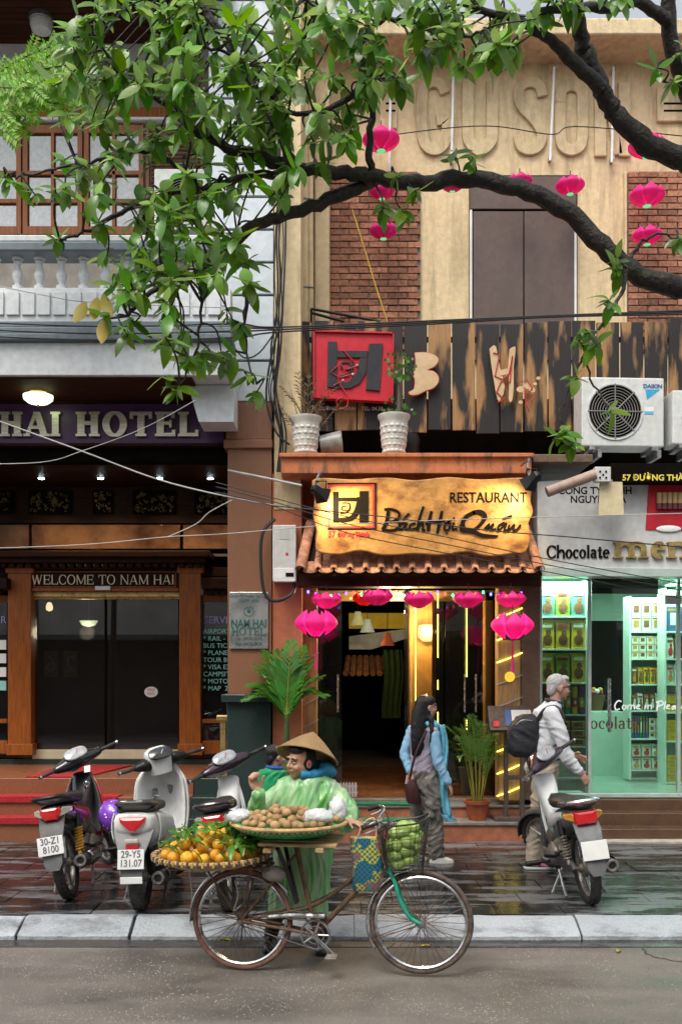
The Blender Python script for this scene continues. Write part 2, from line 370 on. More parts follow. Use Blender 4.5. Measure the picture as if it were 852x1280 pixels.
def serif(txt, h, mat, parent, loc, S=.2, T=.1, sl=.07, st=.07, d=.012, gap=.1, center=True, split=True, name='letter', xs=1.0):
    mbs = []; x = 0
    for ch in txt:
        mb = MB(); W = glyph(ch, mb, lambda u, v, w_, x=x: ((x+u)*h*xs, -w_, v*h), S, T, sl, st, d)
        if mb.v: mbs.append(mb)
        x += W+gap
    off = -(x-gap)*h*xs/2 if center else 0
    for mb in mbs: mb.xf(Matrix.Translation(V(loc)+V((off, 0, 0))))
    if split: return [mb.build(name, mat, parent, 30) for mb in mbs]
    al = MB()
    for mb in mbs: al.add(mb.v, mb.f)
    return al.build('lettering', mat, parent, 30)
def strokes(lines, mat, parent, d, th, name='lettering', k=1.0, split=True):
    'brush lettering traced as centre lines (photo px at distance d) with widths in px'
    out = []; al = MB()
    for q, (pts, ws) in enumerate(lines):
        c = crom([(a, b) for a, b in pts], 5); n = len(c)
        ws = ws if isinstance(ws, (list, tuple)) else [ws]*len(pts)
        ww = []
        for i in range(n):
            t = i/(n-1)*(len(ws)-1); j = min(int(t), len(ws)-2) if len(ws) > 1 else 0; ww.append((ws[j]+(ws[j+1]-ws[j])*(t-j) if len(ws) > 1 else ws[0])*k)
        al.ribbon([(p[0], p[1]) for p in c], ww, lambda u, v, w_: (X(u, d), d-w_, Z(v, d)), th+.0005*q)
    return al.build(name, mat, parent, 30)

# ---------------------------------------------------------------- ground
def wet(name, base, pale, bump=.35, bs=30, rlo=.06, rhi=.5, wsc=2.2, stretch=(.55, 1.6, 1), rand=.25, lo=.42, hi=.62):
    'stone with a broken film of rain water: smooth and dark where wet, rough and pale in the rest'
    m, t, N, L = nodes(name)
    out = N('ShaderNodeOutputMaterial'); b = N('ShaderNodeBsdfPrincipled'); L(b.outputs[0], out.inputs[0])
    g = N('ShaderNodeNewGeometry'); mp = N('ShaderNodeMapping'); mp.inputs['Scale'].default_value = stretch; L(g.outputs['Position'], mp.inputs[0])
    n = N('ShaderNodeTexNoise'); n.inputs['Scale'].default_value = wsc; n.inputs['Detail'].default_value = 9; n.inputs['Roughness'].default_value = .66; L(mp.outputs[0], n.inputs['Vector'])
    r = N('ShaderNodeMapRange'); r.inputs[1].default_value = lo; r.inputs[2].default_value = hi; L(n.outputs[0], r.inputs[0])
    oi = N('ShaderNodeObjectInfo'); mr = N('ShaderNodeMapRange'); mr.inputs[3].default_value = 1-rand; mr.inputs[4].default_value = 1+rand; L(oi.outputs['Random'], mr.inputs[0])
    n4 = N('ShaderNodeTexNoise'); n4.inputs['Scale'].default_value = 90; L(g.outputs['Position'], n4.inputs['Vector'])
    mx = N('ShaderNodeMix'); mx.data_type = 'RGBA'; mx.inputs[6].default_value = (*base, 1); mx.inputs[7].default_value = (*pale, 1); L(r.outputs[0], mx.inputs[0])
    h = N('ShaderNodeHueSaturation'); mm = N('ShaderNodeMath'); mm.operation = 'MULTIPLY_ADD'; L(n4.outputs[0], mm.inputs[0]); mm.inputs[1].default_value = .7; mm.inputs[2].default_value = .65
    m3 = N('ShaderNodeMath'); m3.operation = 'MULTIPLY'; L(mm.outputs[0], m3.inputs[0]); L(mr.outputs[0], m3.inputs[1]); L(m3.outputs[0], h.inputs['Value']); L(mx.outputs[2], h.inputs['Color']); L(h.outputs[0], b.inputs['Base Color'])
    rr = N('ShaderNodeMapRange'); rr.inputs[3].default_value = rlo; rr.inputs[4].default_value = rhi; L(r.outputs[0], rr.inputs[0]); L(rr.outputs[0], b.inputs['Roughness'])
    n3 = N('ShaderNodeTexNoise'); n3.inputs['Scale'].default_value = bs; n3.inputs['Detail'].default_value = 6; L(g.outputs['Position'], n3.inputs['Vector'])
    n5 = N('ShaderNodeTexNoise'); n5.inputs['Scale'].default_value = 5; n5.inputs['Detail'].default_value = 3; L(g.outputs['Position'], n5.inputs['Vector'])
    sm = N('ShaderNodeMath'); sm.operation = 'MULTIPLY_ADD'; L(n5.outputs[0], sm.inputs[0]); sm.inputs[1].default_value = 2.0; L(n3.outputs[0], sm.inputs[2])
    bs_ = N('ShaderNodeMapRange'); bs_.inputs[3].default_value = bump*.3; bs_.inputs[4].default_value = bump; L(r.outputs[0], bs_.inputs[0])
    bp = N('ShaderNodeBump'); bp.inputs['Distance'].default_value = .012; L(sm.outputs[0], bp.inputs['Height']); L(bs_.outputs[0], bp.inputs['Strength']); L(bp.outputs[0], b.inputs['Normal'])
    return m
m_asph = wet('damp_asphalt', (.10, .09, .079), (.25, .222, .193), bump=.9, bs=110, rlo=.33, rhi=.75, wsc=1.1, stretch=(.6, 1.6, 1), lo=.36, hi=.62)
m_slab = wet('wet_slate_paving', (.020, .020, .021), (.15, .155, .165), bump=.55, bs=24, rlo=.12, rhi=.52, wsc=2.4, stretch=(.5, 2.4, 1), lo=.48, hi=.6)  # pale tone paints sky reflections on the wet slate as well as drier patches
m_kerb = wet('pale_kerb_stone', (.07, .078, .085), (.36, .39, .42), bump=.8, bs=45, rlo=.2, rhi=.6, wsc=2.2, stretch=(1, 2, 1), rand=.14, lo=.3, hi=.52)
m_bed = M('dark_joint_bed', (.02, .018, .017), .6, var=.4, scale=20)
road = MB().add([(-900, -900, 0), (900, -900, 0), (900, 7.03, 0), (-900, 7.03, 0)], [(0, 1, 2, 3)]).build('road', m_asph, None, 0); tag(road, kind='structure')
m_chip = M('asphalt_chipping', (.185, .168, .148), .6, var=.5, scale=3, rand=.4)
ch = MB(); rc = random.Random(3)
for i in range(9000):
    y = 5.2+1.8*rc.random(); x = (rc.random()-.5)*2*(y*.36); s = .003+.006*rc.random()**2
    p = [(x+s*cos(a)*rc.uniform(.6, 1.3), y+s*sin(a)*rc.uniform(.6, 1.3), -.001) for a in (0, 1.6, 3.1, 4.7)]
    ch.add(p+[(x, y, s*.55)], [(0, 1, 4), (1, 2, 4), (2, 3, 4), (3, 0, 4)])
ch = ch.build('stone_chippings', m_chip, None, 0); tag(ch, 'grey stone chippings proud of the damp asphalt', 'gravel', kind='stuff')
for pts in ([(800, 1182), (806, 1190), (815, 1196), (835, 1200), (870, 1206)],):
    c = crom([V((X(x, 1.9*F/(y-840)), 1.9*F/(y-840), 0)) for x, y in pts], 6); MB().ribbon([(q.x+rc.uniform(-.012, .012), q.y+rc.uniform(-.012, .012)) for q in c], [rc.uniform(.004, .012) for q in c], lambda u, v, w_: (u, v, .003+w_), .0015).build('crack', m_bed, road, 0)
ground = MB().add([(-900, 7.03, -.03), (900, 7.03, -.03), (900, 900, -.03), (-900, 900, -.03)], [(0, 1, 2, 3)]).build('ground', m_bed, None, 0); tag(ground, kind='structure')
gut = MB().box(-12, 12, 6.86, 7.05, -.05, .006).build('gutter', wet('wet_gutter', (.02, .018, .016), (.06, .055, .05), rlo=.05, rhi=.5), None, 0, .003); tag(gut, kind='structure')
kerb = MB().box(-12, 12, 7.06, 7.34, -.05, .03).build('kerb', m_bed, None, 0); tag(kerb, kind='structure')
xs_ = [-6.3+.8*i for i in range(17)]
for i, x in enumerate(xs_):
    r_ = random.Random(i); a, b = x+.006+r_.uniform(-.02, .02), x+.794; z = .12+r_.uniform(-.006, .006); y = 7.035+r_.uniform(-.008, .008)
    q = MB().loft([[(c, y, -.04), (c, y, .035), (c, y+.06, .06), (c, y+.2, z), (c, y+.27, z), (c, y+.27, -.04)] for c in [a+(b-a)*j/8 for j in range(9)]])
    q.v = [(v[0], v[1]+r_.uniform(-.004, .004), v[2]+(r_.uniform(-.005, .003) if v[2] > 0 else 0)) for v in q.v]
    q.build('kerb_stone', m_kerb, kerb, 30, .006)
pave = MB().box(-12, 12, 7.31, 10.42, -.05, .095).build('pavement', m_bed, None, 0); tag(pave, kind='structure')
slabs = []
for k in range(4):
    r_ = random.Random(40+k); g = MB(); nx, ny = 5, 4
    tops = [(-.246+.492*i/nx, -.196+.392*j/ny, .0+(0 if i in (0, nx) or j in (0, ny) else r_.uniform(.0, .004))) for j in range(ny+1) for i in range(nx+1)]
    fs = [(j*(nx+1)+i, j*(nx+1)+i+1, (j+1)*(nx+1)+i+1, (j+1)*(nx+1)+i) for j in range(ny) for i in range(nx)]
    g.add(tops, fs)
    rim = [i for i in range(nx+1)]+[j*(nx+1)+nx for j in range(1, ny+1)]+[ny*(nx+1)+i for i in range(nx-1, -1, -1)]+[j*(nx+1) for j in range(ny-1, 0, -1)]
    n0 = len(g.v); lo_ = [(g.v[i][0]*1.008, g.v[i][1]*1.008, -.03) for i in rim]; g.add(lo_, []); 
    for a in range(len(rim)): b = (a+1) % len(rim); g.f.append([rim[a], n0+a, n0+b, rim[b]]); g.m.append(0)
    slabs.append(g.mesh('paving_slab', m_slab, 50))
r_ = random.Random(5); d = 7.52; row = 0
while d < 10.4:
    for i in range(17):
        x = -4.1+.5*i+(.25 if row % 2 else 0)
        put('paving_slab', slabs[r_.randrange(4)], pave, (x, d, .12+r_.uniform(-.003, .003)), (r_.uniform(-.008, .008), r_.uniform(-.006, .006), pi*r_.randrange(2)))
    d += .4; row += 1
# ================================================================ HOTEL
hotel = thing('hotel_building', 'hotel with white balcony, carved dark wood entrance and granite pillar at left', 'building', (0, 0, 0))
# steps (brown to the left, dark green by the pillar)
xl, xm, xr = -5.2, X(233, 10.4), X(286, 10.4)
for n_, (d0, z0, z1) in enumerate(((10.42, -.03, .362), (10.67, .3, .556), (10.92, .5, .735))):
    bx('step', m_step, hotel, xl, xm-.003, d0, 12.75, z0, z1, .006); bx('step', m_grang, hotel, xm+.003, xr+.02, d0, 12.75, z0, z1-.002, .006)
cp = thing('carpet_runner', 'red carpet runner laid over the brown granite hotel steps', 'carpet', (X(60, 10.5), 10.5, .36))
def rel(o): return o.location.copy()
for d0, z in ((10.40, .362), (10.65, .556)):
    b = MB().box(X(-60, d0), X(147, d0), d0, d0+.26, z+.003, z+.012); b.box(X(-60, d0), X(147, d0), d0-.008, d0+.001, z-.05, z+.012)
    b.xf(Matrix.Translation(-rel(cp))).build('carpet_strip', m_carpet, cp, 0)
mt = MB().prism([(X(32, 10.95), 10.95), (X(105, 10.95), 10.95), (X(165, 12.3), 12.3), (X(80, 12.3), 12.3)], lambda u, v, w_: (u, v, .738+w_), .012).build('door_mat', m_carpet, None, 0)
tag(mt, 'red mat lying on the landing before the glass hotel door', 'mat')
# entrance wall at the back of the porch
D = 12.6
bx('sill', m_cream, hotel, X(41, D), X(224, D), D-.02, D+.12, .80, Z(937, D), .006)
bx('plinth', m_grang, hotel, xl, X(330, D), D-.03, D+.2, .70, .80, .004)
for a, b in ((10, 39), (224, 251)):
    c = fx('column', m_wood, hotel, a, b, 712, 936, 12.45, .25, .006)
    fx('column_base', m_wood, c, a-2, b+2, 930, 944, 12.43, .26, .005); fx('column_cap', m_wood, c, a-3, b+3, 706, 716, 12.42, .26, .005)
fx('header_panel', m_woodd, hotel, 37, 225, 711, 738, 12.5, .12)
hp = fx('header_frame', m_wood, hotel, 39, 223, 735, 739, 12.48, .02)
for q in ((42, 220, 714, 715.4), (42, 220, 733, 734.4), (42, 43.4, 715.6, 732.8), (218.6, 220, 715.6, 732.8)): fx('moulding', m_wood, hotel, *q, 12.494, .01, .001)
co = fx('cornice', m_woodd, hotel, -40, 262, 688, 696, 12.18, .5, .012); fx('cornice_band', m_woodd, co, -36, 257, 696, 703, 12.26, .4, .01)
for i in range(26): fx('dentil', m_woodd, co, -20+i*10.6, -14+i*10.6, 703, 709, 12.32, .14, .003)
fx('door_head', m_gold, hotel, 40, 224, 739.5, 746, 12.55, .06); fx('door_sensor', m_white, hotel, 119, 138, 732.5, 737.5, 12.44, .06, .004)
for a, b, hx in ((41, 132, 0), (133, 224, 1)):
    lf = fx('door_leaf', m_gold, hotel, a, b, 746.2, 749, 12.6, .03, .002)
    fx('door_stile', m_dark, lf, a if not hx else b-1.2, (a+1.2) if not hx else b, 749.5, 936, 12.6, .03, .002); fx('door_stile', m_dark, lf, b-.9 if not hx else a, b if not hx else a+.9, 749.5, 936, 12.6, .03, .002)
    fx('pane', m_pane, lf, a+1.4, b-1.4, 749.4, 936.5, 12.61, .012, 0)
# stickers on the glass
st_ = thing('paper_notice', 'white oval sticker hanging inside the right hotel door pane', 'sticker', P(189, 865, 12.58)); st_.location.z = Z(865, 12.58)
MB().lathe([(.001, 0), (.085, 0), (.085, .004), (.001, .004)], 20, Matrix.Rotation(pi/2, 4, 'X') @ Matrix.Scale(.8, 4, (0, 1, 0))).build('notice_card', m_paperw, st_)
for i, t_ in enumerate(('MOI', 'KEO')): text(t_, .05, m_red, st_, (0, -.008, .012-i*.05), ext=.001)
# wood panel walls, side windows, frieze and transom
for a, b in ((-70, 9), (252, 330)):
    fx('side_wall', m_woodd, hotel, a, b, 709, 720, 12.55, .3); fx('side_cornice', m_woodd, hotel, a, b, 722, 736, 12.3, .35, .01)
    for i in range(9): fx('dentil', m_woodd, hotel, a+2+i*8, a+7+i*8, 737, 743, 12.4, .1, .003)
    fx('side_panel', m_dark, hotel, a, b, 752, 944, 12.75, .02); fx('side_frame', m_wood, hotel, a, b, 744, 752, 12.58, .12)
    fx('side_pane', m_pane, hotel, a, b, 752.5, 943, 12.62, .01, 0)
    fr = fx('low_panel', m_wood, hotel, a, b, 899, 904, 12.5, .08); fx('low_rail', m_wood, fr, a, b, 926, 942, 12.5, .08)
m_sign2 = M('pale_green_lettering', (.25, .5, .45), .5, emit=(.2, .5, .42), estr=.08); m_lav = M('lavender_lettering', (.35, .33, .6), .5)
text('SERVICES', .125, m_lav, hotel, (X(255, 12.6), 12.6, Z(779, 12.6)), align='LEFT', ext=.002, offset=.003)
for i, t_ in enumerate(('AIRPORT PICK UP', '* RAIL - BOOKING', 'BUS TICKETS - VISA', '* PLANE - TRAIN - CAR', 'TOUR BOOKING', '* VISA EXTENSION', 'CAMPSITES, CRUISES', '* MOTORBIKES, LAUNDRY', '* MAP  24H')):
    text(t_, .085, m_sign2, hotel, (X(254, 12.6), 12.6, Z(792+i*8.9, 12.6)), align='LEFT', ext=.002)
text('R', .125, m_lav, hotel, (X(1, 12.6), 12.6, Z(779, 12.6)), align='LEFT', ext=.002)
for i in range(4): bx('card_sticker', [m_paperw, m_sign2][i == 3], hotel, X(-2, 12.6), X(8, 12.6), 12.6, 12.604, Z(812+i*17, 12.6), Z(800+i*17, 12.6), 0)
fx('transom_wall', m_woodd, hotel, -70, 330, 652, 690, 12.7, .2)
m_tran = M('glossy_transom_panel', (.12, .05, .025), .12, var=.5, scale=2.5, col2=(.2, .1, .05))
fx('transom_panel', m_tran, hotel, -40, 36, 656, 686, 12.6, .05); fx('transom_panel', m_tran, hotel, 40, 225, 656, 686, 12.6, .05); fx('transom_panel', m_tran, hotel, 229, 330, 656, 686, 12.6, .05)
fx('frieze', m_woodd, hotel, -70, 330, 606, 654, 12.62, .25)
m_goldd = M('dull_gold_carving', (.16, .10, .035), .4, .5, var=.5, scale=30)
rf = random.Random(9)
for a, b in ((-25, 18), (36, 90), (116, 142), (166, 220), (243, 290)):
    fr = fx('frieze_panel', m_dark, hotel, a, b, 613, 642, 12.59, .03, .004); g = MB()
    for i in range(int((b-a)*.9)):
        cx, cy = rf.uniform(a+4, b-4), rf.uniform(616, 639); r0 = rf.uniform(1, 3)
        g.torus(P(cx, cy, 12.585), (0, 1, 0), r0*.01, .005, 10, 5, arc=(rf.uniform(0, 3), rf.uniform(3.5, 6)))
        if i % 3 == 0: g.ell(P(cx, cy, 12.585), (.014, .01, .01), nu=6, nv=4)
    tag(g.build('carving', m_goldd, fr), kind='stuff')
# porch ceiling with downlights
bx('porch_ceiling', m_woodd, hotel, xl, xr, 10.75, 12.62, 4.25, 4.35)
bx('porch_beam', m_woodd, hotel, xl, xr, 10.62, 10.9, 4.16, 4.26)
for px in (52, 126, 200, 263):
    dl = MB().lathe([(.001, 0), (.055, 0), (.055, -.006), (.038, -.01), (.001, -.01)], 16, Matrix.Translation((X(px, 12.03), 12.03, 4.25))).build('downlight', m_chrome, hotel)
    MB().lathe([(.001, -.006), (.034, -.006), (.034, -.016), (.001, -.02)], 12, Matrix.Translation((X(px, 12.03), 12.03, 4.25))).build('bulb', m_lampc, dl)
for px in (52, 126, 200, 263):
    l = bpy.data.lights.new('downlight_beam', 'SPOT'); l.energy = 26; l.color = (1, .72, .40); l.shadow_soft_size = .04; l.spot_size = rad(130); l.spot_blend = .7; o = bpy.data.objects.new('downlight_beam', l); COL.objects.link(o); o.location = (X(px, 12.03), 12.03, 4.2)
# back room behind the glass: dim lobby
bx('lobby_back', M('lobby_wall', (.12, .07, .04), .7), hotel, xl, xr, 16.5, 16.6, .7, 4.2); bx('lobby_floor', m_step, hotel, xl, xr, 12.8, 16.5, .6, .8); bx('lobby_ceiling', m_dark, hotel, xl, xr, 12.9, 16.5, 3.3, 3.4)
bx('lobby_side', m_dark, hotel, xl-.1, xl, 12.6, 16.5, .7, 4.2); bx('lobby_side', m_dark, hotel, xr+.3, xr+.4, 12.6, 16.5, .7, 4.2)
lm = thing('lobby_lamp', 'small glowing wall lamp inside the hotel lobby, upper left of glass door', 'lamp', P(62, 758, 14.2))
MB().lathe([(.01, -.07), (.045, -.05), (.05, .0), (.03, .05), (.01, .06)], 14).build('shade', m_lampw, lm); MB().cyl((0, 0, .07), (0, 0, .3), .008).build('rod', m_gold, lm)
lm = thing('lobby_ceiling_lamp', 'green white bowl lamp hanging inside behind the glass hotel door', 'lamp', P(111, 778, 14.0))
MB().lathe([(.01, -.06), (.09, -.04), (.13, .02), (.12, .025), (.01, .0)], 14).build('shade', m_globe, lm); MB().cyl((0, 0, .02), (0, 0, .5), .006).build('rod', m_gold, lm)
for t_, px in (('6', 64), ('2', 88)):
    c_ = thing('number_poster', 'cream poster with reversed digit '+('six' if t_ == '6' else 'two')+' behind the hotel door glass', 'poster', P(px, 830, 13.0))
    MB().box(-.09, .09, 0, .006, -.17, .17).build('poster_sheet', M('poster_cream', (.5, .42, .25), .7), c_, 0)
    text_mb(t_, .3, ext=.002).xf(Matrix.Scale(-1, 4, (1, 0, 0))).build('digit', m_paperw, c_, 0, loc=(0, -.006, -.1))
# HOTEL sign
sg = thing('hotel_sign', 'purple sign board with large metallic letters above the hotel porch', 'sign', (X(130, 10.5), 10.5, Z(557, 10.5)))
o_ = V(sg.location)
def T_(mb, o): return mb.xf(Matrix.Translation(-V(o)))
T_(MB().box(X(-90, 10.5), X(281, 10.5), 10.5, 10.6, Z(555, 10.5), Z(505, 10.5)), o_).build('sign_board', m_purple, sg, 0, .004)
for q in ((-90, 283, 502, 505.2), (-90, 283, 554.5, 558), (280, 283.4, 505.4, 554.2)): T_(MB().box(X(q[0], 10.5), X(q[1], 10.5), 10.47, 10.62, Z(q[3], 10.5), Z(q[2], 10.5)), o_).build('sign_frame', m_woodd, sg, 0, .004)
m_let = M('brushed_metal_letter', (.62, .58, .46), .32, .55, var=.2, scale=5, stretch=(1, 1, 12))
hz = Z(546.5, 10.5)-o_.z; hh = 30.5*10.5/F
serif('NAM HAI', hh, m_let, sg, (X(80, 10.5)-o_.x-1.05*hh*3.05, -.012, hz), S=.27, T=.13, sl=.07, st=.1, d=.035, gap=.08)
serif('HOTEL', hh, m_let, sg, (X(172.5, 10.5)-o_.x, -.012, hz), S=.27, T=.13, sl=.07, st=.1, d=.035, gap=.1, xs=1.07)
bx('shutter_box', m_dark, hotel, xl, xr, 10.58, 10.75, Z(577, 10.58), Z(558.5, 10.58))
serif('WELCOME TO NAM HAI', 11.8*12.49/F, M('pale_gold_letter', (.75, .66, .48), .35, .3, var=.1), hotel, (X(128.5, 12.49), 12.49, Z(730.5, 12.49)), S=.13, T=.06, sl=.05, st=.035, d=.006, gap=.1, xs=.92)
# pillar
PX0, PX1 = 284.5, 339.5
fx('pillar', m_granb, hotel, PX0, PX1, 560, 868, 10.4, .55, .006)
fx('pillar_capital', m_granb, hotel, PX0-5, PX1+1, 549, 560, 10.36, .6, .01); fx('pillar_block', m_granb, hotel, PX0-2, PX1, 501, 549, 10.38, .58, .006)
pd = fx('pedestal', m_grang, hotel, PX0-1, PX1-1.5, 878, 1056, 10.36, .6, .006); fx('pedestal_cap', m_grang, pd, PX0-8, PX1, 868, 878, 10.3, .68, .008)
# siding column
fx('siding_core', m_groove, hotel, 262, 341, -120, 492, 10.43, .5, 0)
y = 492.0
while y > -120:
    fx('siding_board', m_siding, hotel, 261, 341.5, y-39.6, y-1.8, 10.40, .05, .004); y -= 41
fx('siding_base', m_balc, hotel, 262, 341.5, 478, 501, 10.37, .5, .004)
# balcony
B = 9.65; bl, br = -5.2, X(288, B)
bx('balcony_slab', m_balc, hotel, bl, br, B, 11.4, 4.775, 5.10, .01)
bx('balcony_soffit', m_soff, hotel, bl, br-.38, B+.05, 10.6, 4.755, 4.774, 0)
md = bx('balcony_moulding', m_balcd, hotel, bl, br+.02, B-.06, B+.3, 5.10, 5.17, .015); bx('moulding_step', m_balcd, md, bl, br+.01, B-.03, B+.28, 5.17, 5.24, .012); bx('moulding_step', m_balcd, md, bl, br, B-.01, B+.26, 5.24, 5.30, .01)
bx('balcony_base', m_balc, hotel, bl, br, B+.01, B+.2, 5.30, 5.63, .006)
xx = bl
while xx < br-.1:
    bx('base_panel', m_balc, hotel, xx+.012, min(xx+.135, br), B-.012, B+.012, 5.36, 5.585, .005); xx += .15
bal = MB().lathe([(.03, 0), (.055, .005), (.055, .05), (.03, .06), (.028, .08), (.05, .13), (.055, .16), (.04, .2), (.028, .25), (.028, .27), (.045, .285), (.028, .3), (.055, .315), (.055, .33)], 12).mesh('baluster', m_balc, 40)
xx = bl+.1
while xx < br-.12: put('baluster', bal, hotel, (xx, B+.11, 5.63)); xx += .215
rl = bx('balcony_rail', m_balcd, hotel, bl, br+.03, B-.05, B+.26, 5.96, 6.06, .02); bx('rail_cap', m_balc, rl, bl, br+.02, B-.03, B+.24, 6.06, 6.13, .015)
MB().prism([(X(229, B), 4.77), (br, 4.77), (br, 4.40), (X(243, B), 4.40)], lambda u, v, w_: (u, 9.95+w_, v), .4).build('balcony_bracket', m_balc, hotel, 0, .005)
gl = thing('ceiling_lamp', 'green glowing oval glass lamp under the white balcony', 'lamp', (X(48, 10.1), 10.1, 4.755))
MB().lathe([(.09, 0), (.09, -.02), (.05, -.03), (.05, -.05)], 18).build('base', m_gold, gl)
MB().lathe([(.05, -.045), (.15, -.05), (.145, -.09), (.1, -.125), (.03, -.14), (.001, -.142)], 20).build('shade', m_globe, gl); MB().cyl((0, 0, -.14), (0, 0, -.165), .012, .006, 8).build('finial', m_gold, gl)
# upper storey behind the balcony
U = 11.4
bx('upper_wall', M('upper_wall_paint', (.30, .27, .23), .8), hotel, bl, X(262, 10.4), U, U+.2, 5.1, 9.05)
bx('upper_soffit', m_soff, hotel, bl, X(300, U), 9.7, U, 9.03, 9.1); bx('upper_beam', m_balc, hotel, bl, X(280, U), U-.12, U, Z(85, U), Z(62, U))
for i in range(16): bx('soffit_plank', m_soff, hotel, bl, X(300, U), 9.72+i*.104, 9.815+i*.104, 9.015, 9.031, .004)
bx('door_lintel', m_wood, hotel, bl, X(275, U), U-.1, U, Z(152, U), Z(140, U)); bx('door_lintel_trim', m_white, hotel, bl, X(275, U), U-.11, U, Z(156, U), Z(152.5, U))
k = 0; px = -45.0
while px < 180:
    q = thing; lf = MB(); w_ = 74
    for a, b, c, d in ((0, 6, 160, 296), (w_-6, w_, 160, 296), (6, w_-6, 160, 170), (6, w_-6, 286, 296), (w_/2-2, w_/2+2, 170, 286), (6, w_-6, 217, 222), (6, w_-6, 252, 257)):
        lf.box(X(px+a, U), X(px+b, U), U-.07, U-.02, Z(d, U), Z(c, U))
    lf = lf.build('balcony_door', m_wood, hotel, 0, .003)
    for a, b in ((6, w_/2-2), (w_/2+2, w_-6)):
        for c, d in ((170, 217), (222, 252), (257, 286)): fx('pane', m_frost, lf, px+a+.3, px+b-.3, c+.3, d-.3, U-.05, .012, 0)
    px += w_+2
sh = MB()
for a, b, c, d in ((184, 188, 150, 296), (252, 256, 150, 296), (188, 252, 150, 155), (188, 252, 290, 296)): sh.box(X(a, U), X(b, U), U-.07, U-.02, Z(d, U), Z(c, U))
sh = sh.build('louvre_shutter', m_wood, hotel, 0, .003)
for i in range(26): MB().obox(P(220, 160+i*5, U-.04), (X(251, U)-X(189, U), .035, .008), Euler((.6, 0, 0)).to_matrix()).build('louvre', m_wood, sh, 0)
ul = thing('soffit_lamp', 'grey drum ceiling lamp under the brown upper soffit', 'lamp', (X(52, 10.8), 10.8, 9.015))
MB().lathe([(.13, 0), (.13, -.05), (.11, -.06)], 20).build('base', m_steel, ul); MB().lathe([(.11, -.05), (.12, -.1), (.1, -.16), (.001, -.17)], 20).build('shade', m_frost, ul)
# ================================================================ RESTAURANT
rest = thing('restaurant_building', 'narrow cream restaurant house with brick panels, plank balcony and tiled awning', 'building', (0, 0, 0))
m_cwall = stained('cream_wall', (.76, .60, .36), (.30, .235, .14), .8, s1=3, stretch=(2.2, 1.4, .25), lo=.5, hi=.8, bump=.2, bscale=40)
m_relief = stained('cream_relief', (.70, .56, .34), (.30, .23, .14), .8, s1=5, lo=.48, hi=.76, bump=.3, bscale=40)
m_brick = M('red_brick', (.33, .15, .09), .85, var=.35, scale=25, rand=.35, bump=.5, bscale=90)
m_mort = M('grey_mortar', (.20, .165, .14), .9, var=.3, scale=30, bump=.5, bscale=120)
m_shut = stained('brown_grey_shutter', (.12, .082, .07), (.085, .06, .05), .55, s1=3, bump=.05)
m_salm = stained('salmon_plaster', (.52, .17, .085), (.30, .12, .07), .75, s1=3, lo=.5, hi=.8, bump=.15, bscale=50)
m_slabo = stained('orange_slab_paint', (.58, .19, .075), (.13, .07, .05), .65, s1=5, stretch=(1.6, 1, .5), lo=.52, hi=.68, bump=.2, bscale=60)
m_terra = M('terracotta_riser', (.36, .13, .07), .55, var=.25, scale=8, bump=.1)
m_nose = M('grey_stone_nosing', (.22, .21, .20), .35, var=.25, scale=15, bump=.1)
m_tile = M('terracotta_roof_tile', (.42, .155, .075), .75, var=.35, scale=14, rand=.3, bump=.4, bscale=70, col2=(.52, .27, .17))
m_ftile = M('terracotta_floor_tile', (.24, .105, .05), .28, var=.25, scale=9, rand=.2, bump=.08)
m_warm = M('ochre_inner_wall', (.50, .28, .09), .7, var=.15)
m_stone = stained('brown_stone_pilaster', (.16, .10, .065), (.08, .05, .035), .5, s1=6, s2=25, stretch=(1, 1, 1), bump=.2, bscale=40)
m_bamb = M('ochre_column', (.42, .25, .10), .5, var=.3, scale=6, stretch=(4, 4, .5))
WD = 11.8
fx('upper_wall', m_cwall, rest, 340, 1000, 30, 600, WD, .3, 0)
pl = bx('side_pilaster', m_cwall, rest, X(342.5, 10.42), X(376, 10.42), 10.42, 11.8, 3.6, 9.3, .006)
bx('side_pilaster', m_cwall, rest, X(393, 11.4), X(411, 11.4), 11.55, 11.79, 4.1, 9.2, .006)
for px, r_ in ((381, .04), (388, .03)):
    pp = MB().tube([P(px, -40, 11.2), P(px, 250, 11.2), P(px+.5, 420, 11.2), P(px+.5, 440, 11.2)], r_, 12).build('drain_pipe', m_cwall, rest)
    for y in (120, 250, 360): MB().torus(P(px, y, 11.2), (0, 0, 1), r_, .012, 14, 6).build('pipe_bracket', m_steel, pp)
le = fx('roof_ledge', m_relief, rest, 330, 1000, 22, 43, 11.25, .85, .02); fx('ledge_drip', m_mort, le, 330, 1000, 43, 47, 11.32, .1, .005)
# brick panels: bricks in running bond over recessed mortar
def brick_panel(px0, px1, py0, py1, half):
    p = fx('brick_panel', m_mort, rest, px0, px1, py0, py1, WD-.035, .03, 0)
    x0, x1, z0, z1 = X(px0, WD), X(px1, WD), Z(py1, WD), Z(py0, WD)
    fx('panel_reveal', m_cwall, p, px0-3, px0, py0-2, py1, WD-.055, .05, .003)
    bw, bh = .215, .062; me = MB().box(-bw/2, bw/2, -.02, .02, -bh/2, bh/2); me = me.mesh('brick', m_brick, 0)
    z = z0+.01+bh/2; row = 0; r_ = random.Random(int(px0))
    while z < z1-.02:
        x = x0+.004; w_ = bw/2 if row % 2 else bw
        while x < x1-.03:
            w_ = min(w_, x1-.004-x)
            put('brick', me, p, (x+w_/2, WD-.04+r_.uniform(-.005, .004), z), (r_.uniform(-.02, .02), r_.uniform(-.012, .012), r_.uniform(-.02, .02)), (w_/bw*(1+r_.uniform(-.02, .01)), 1, 1+r_.uniform(-.08, .06)))
            x += w_+.014; w_ = bw
        z += bh+.0135; row += 1
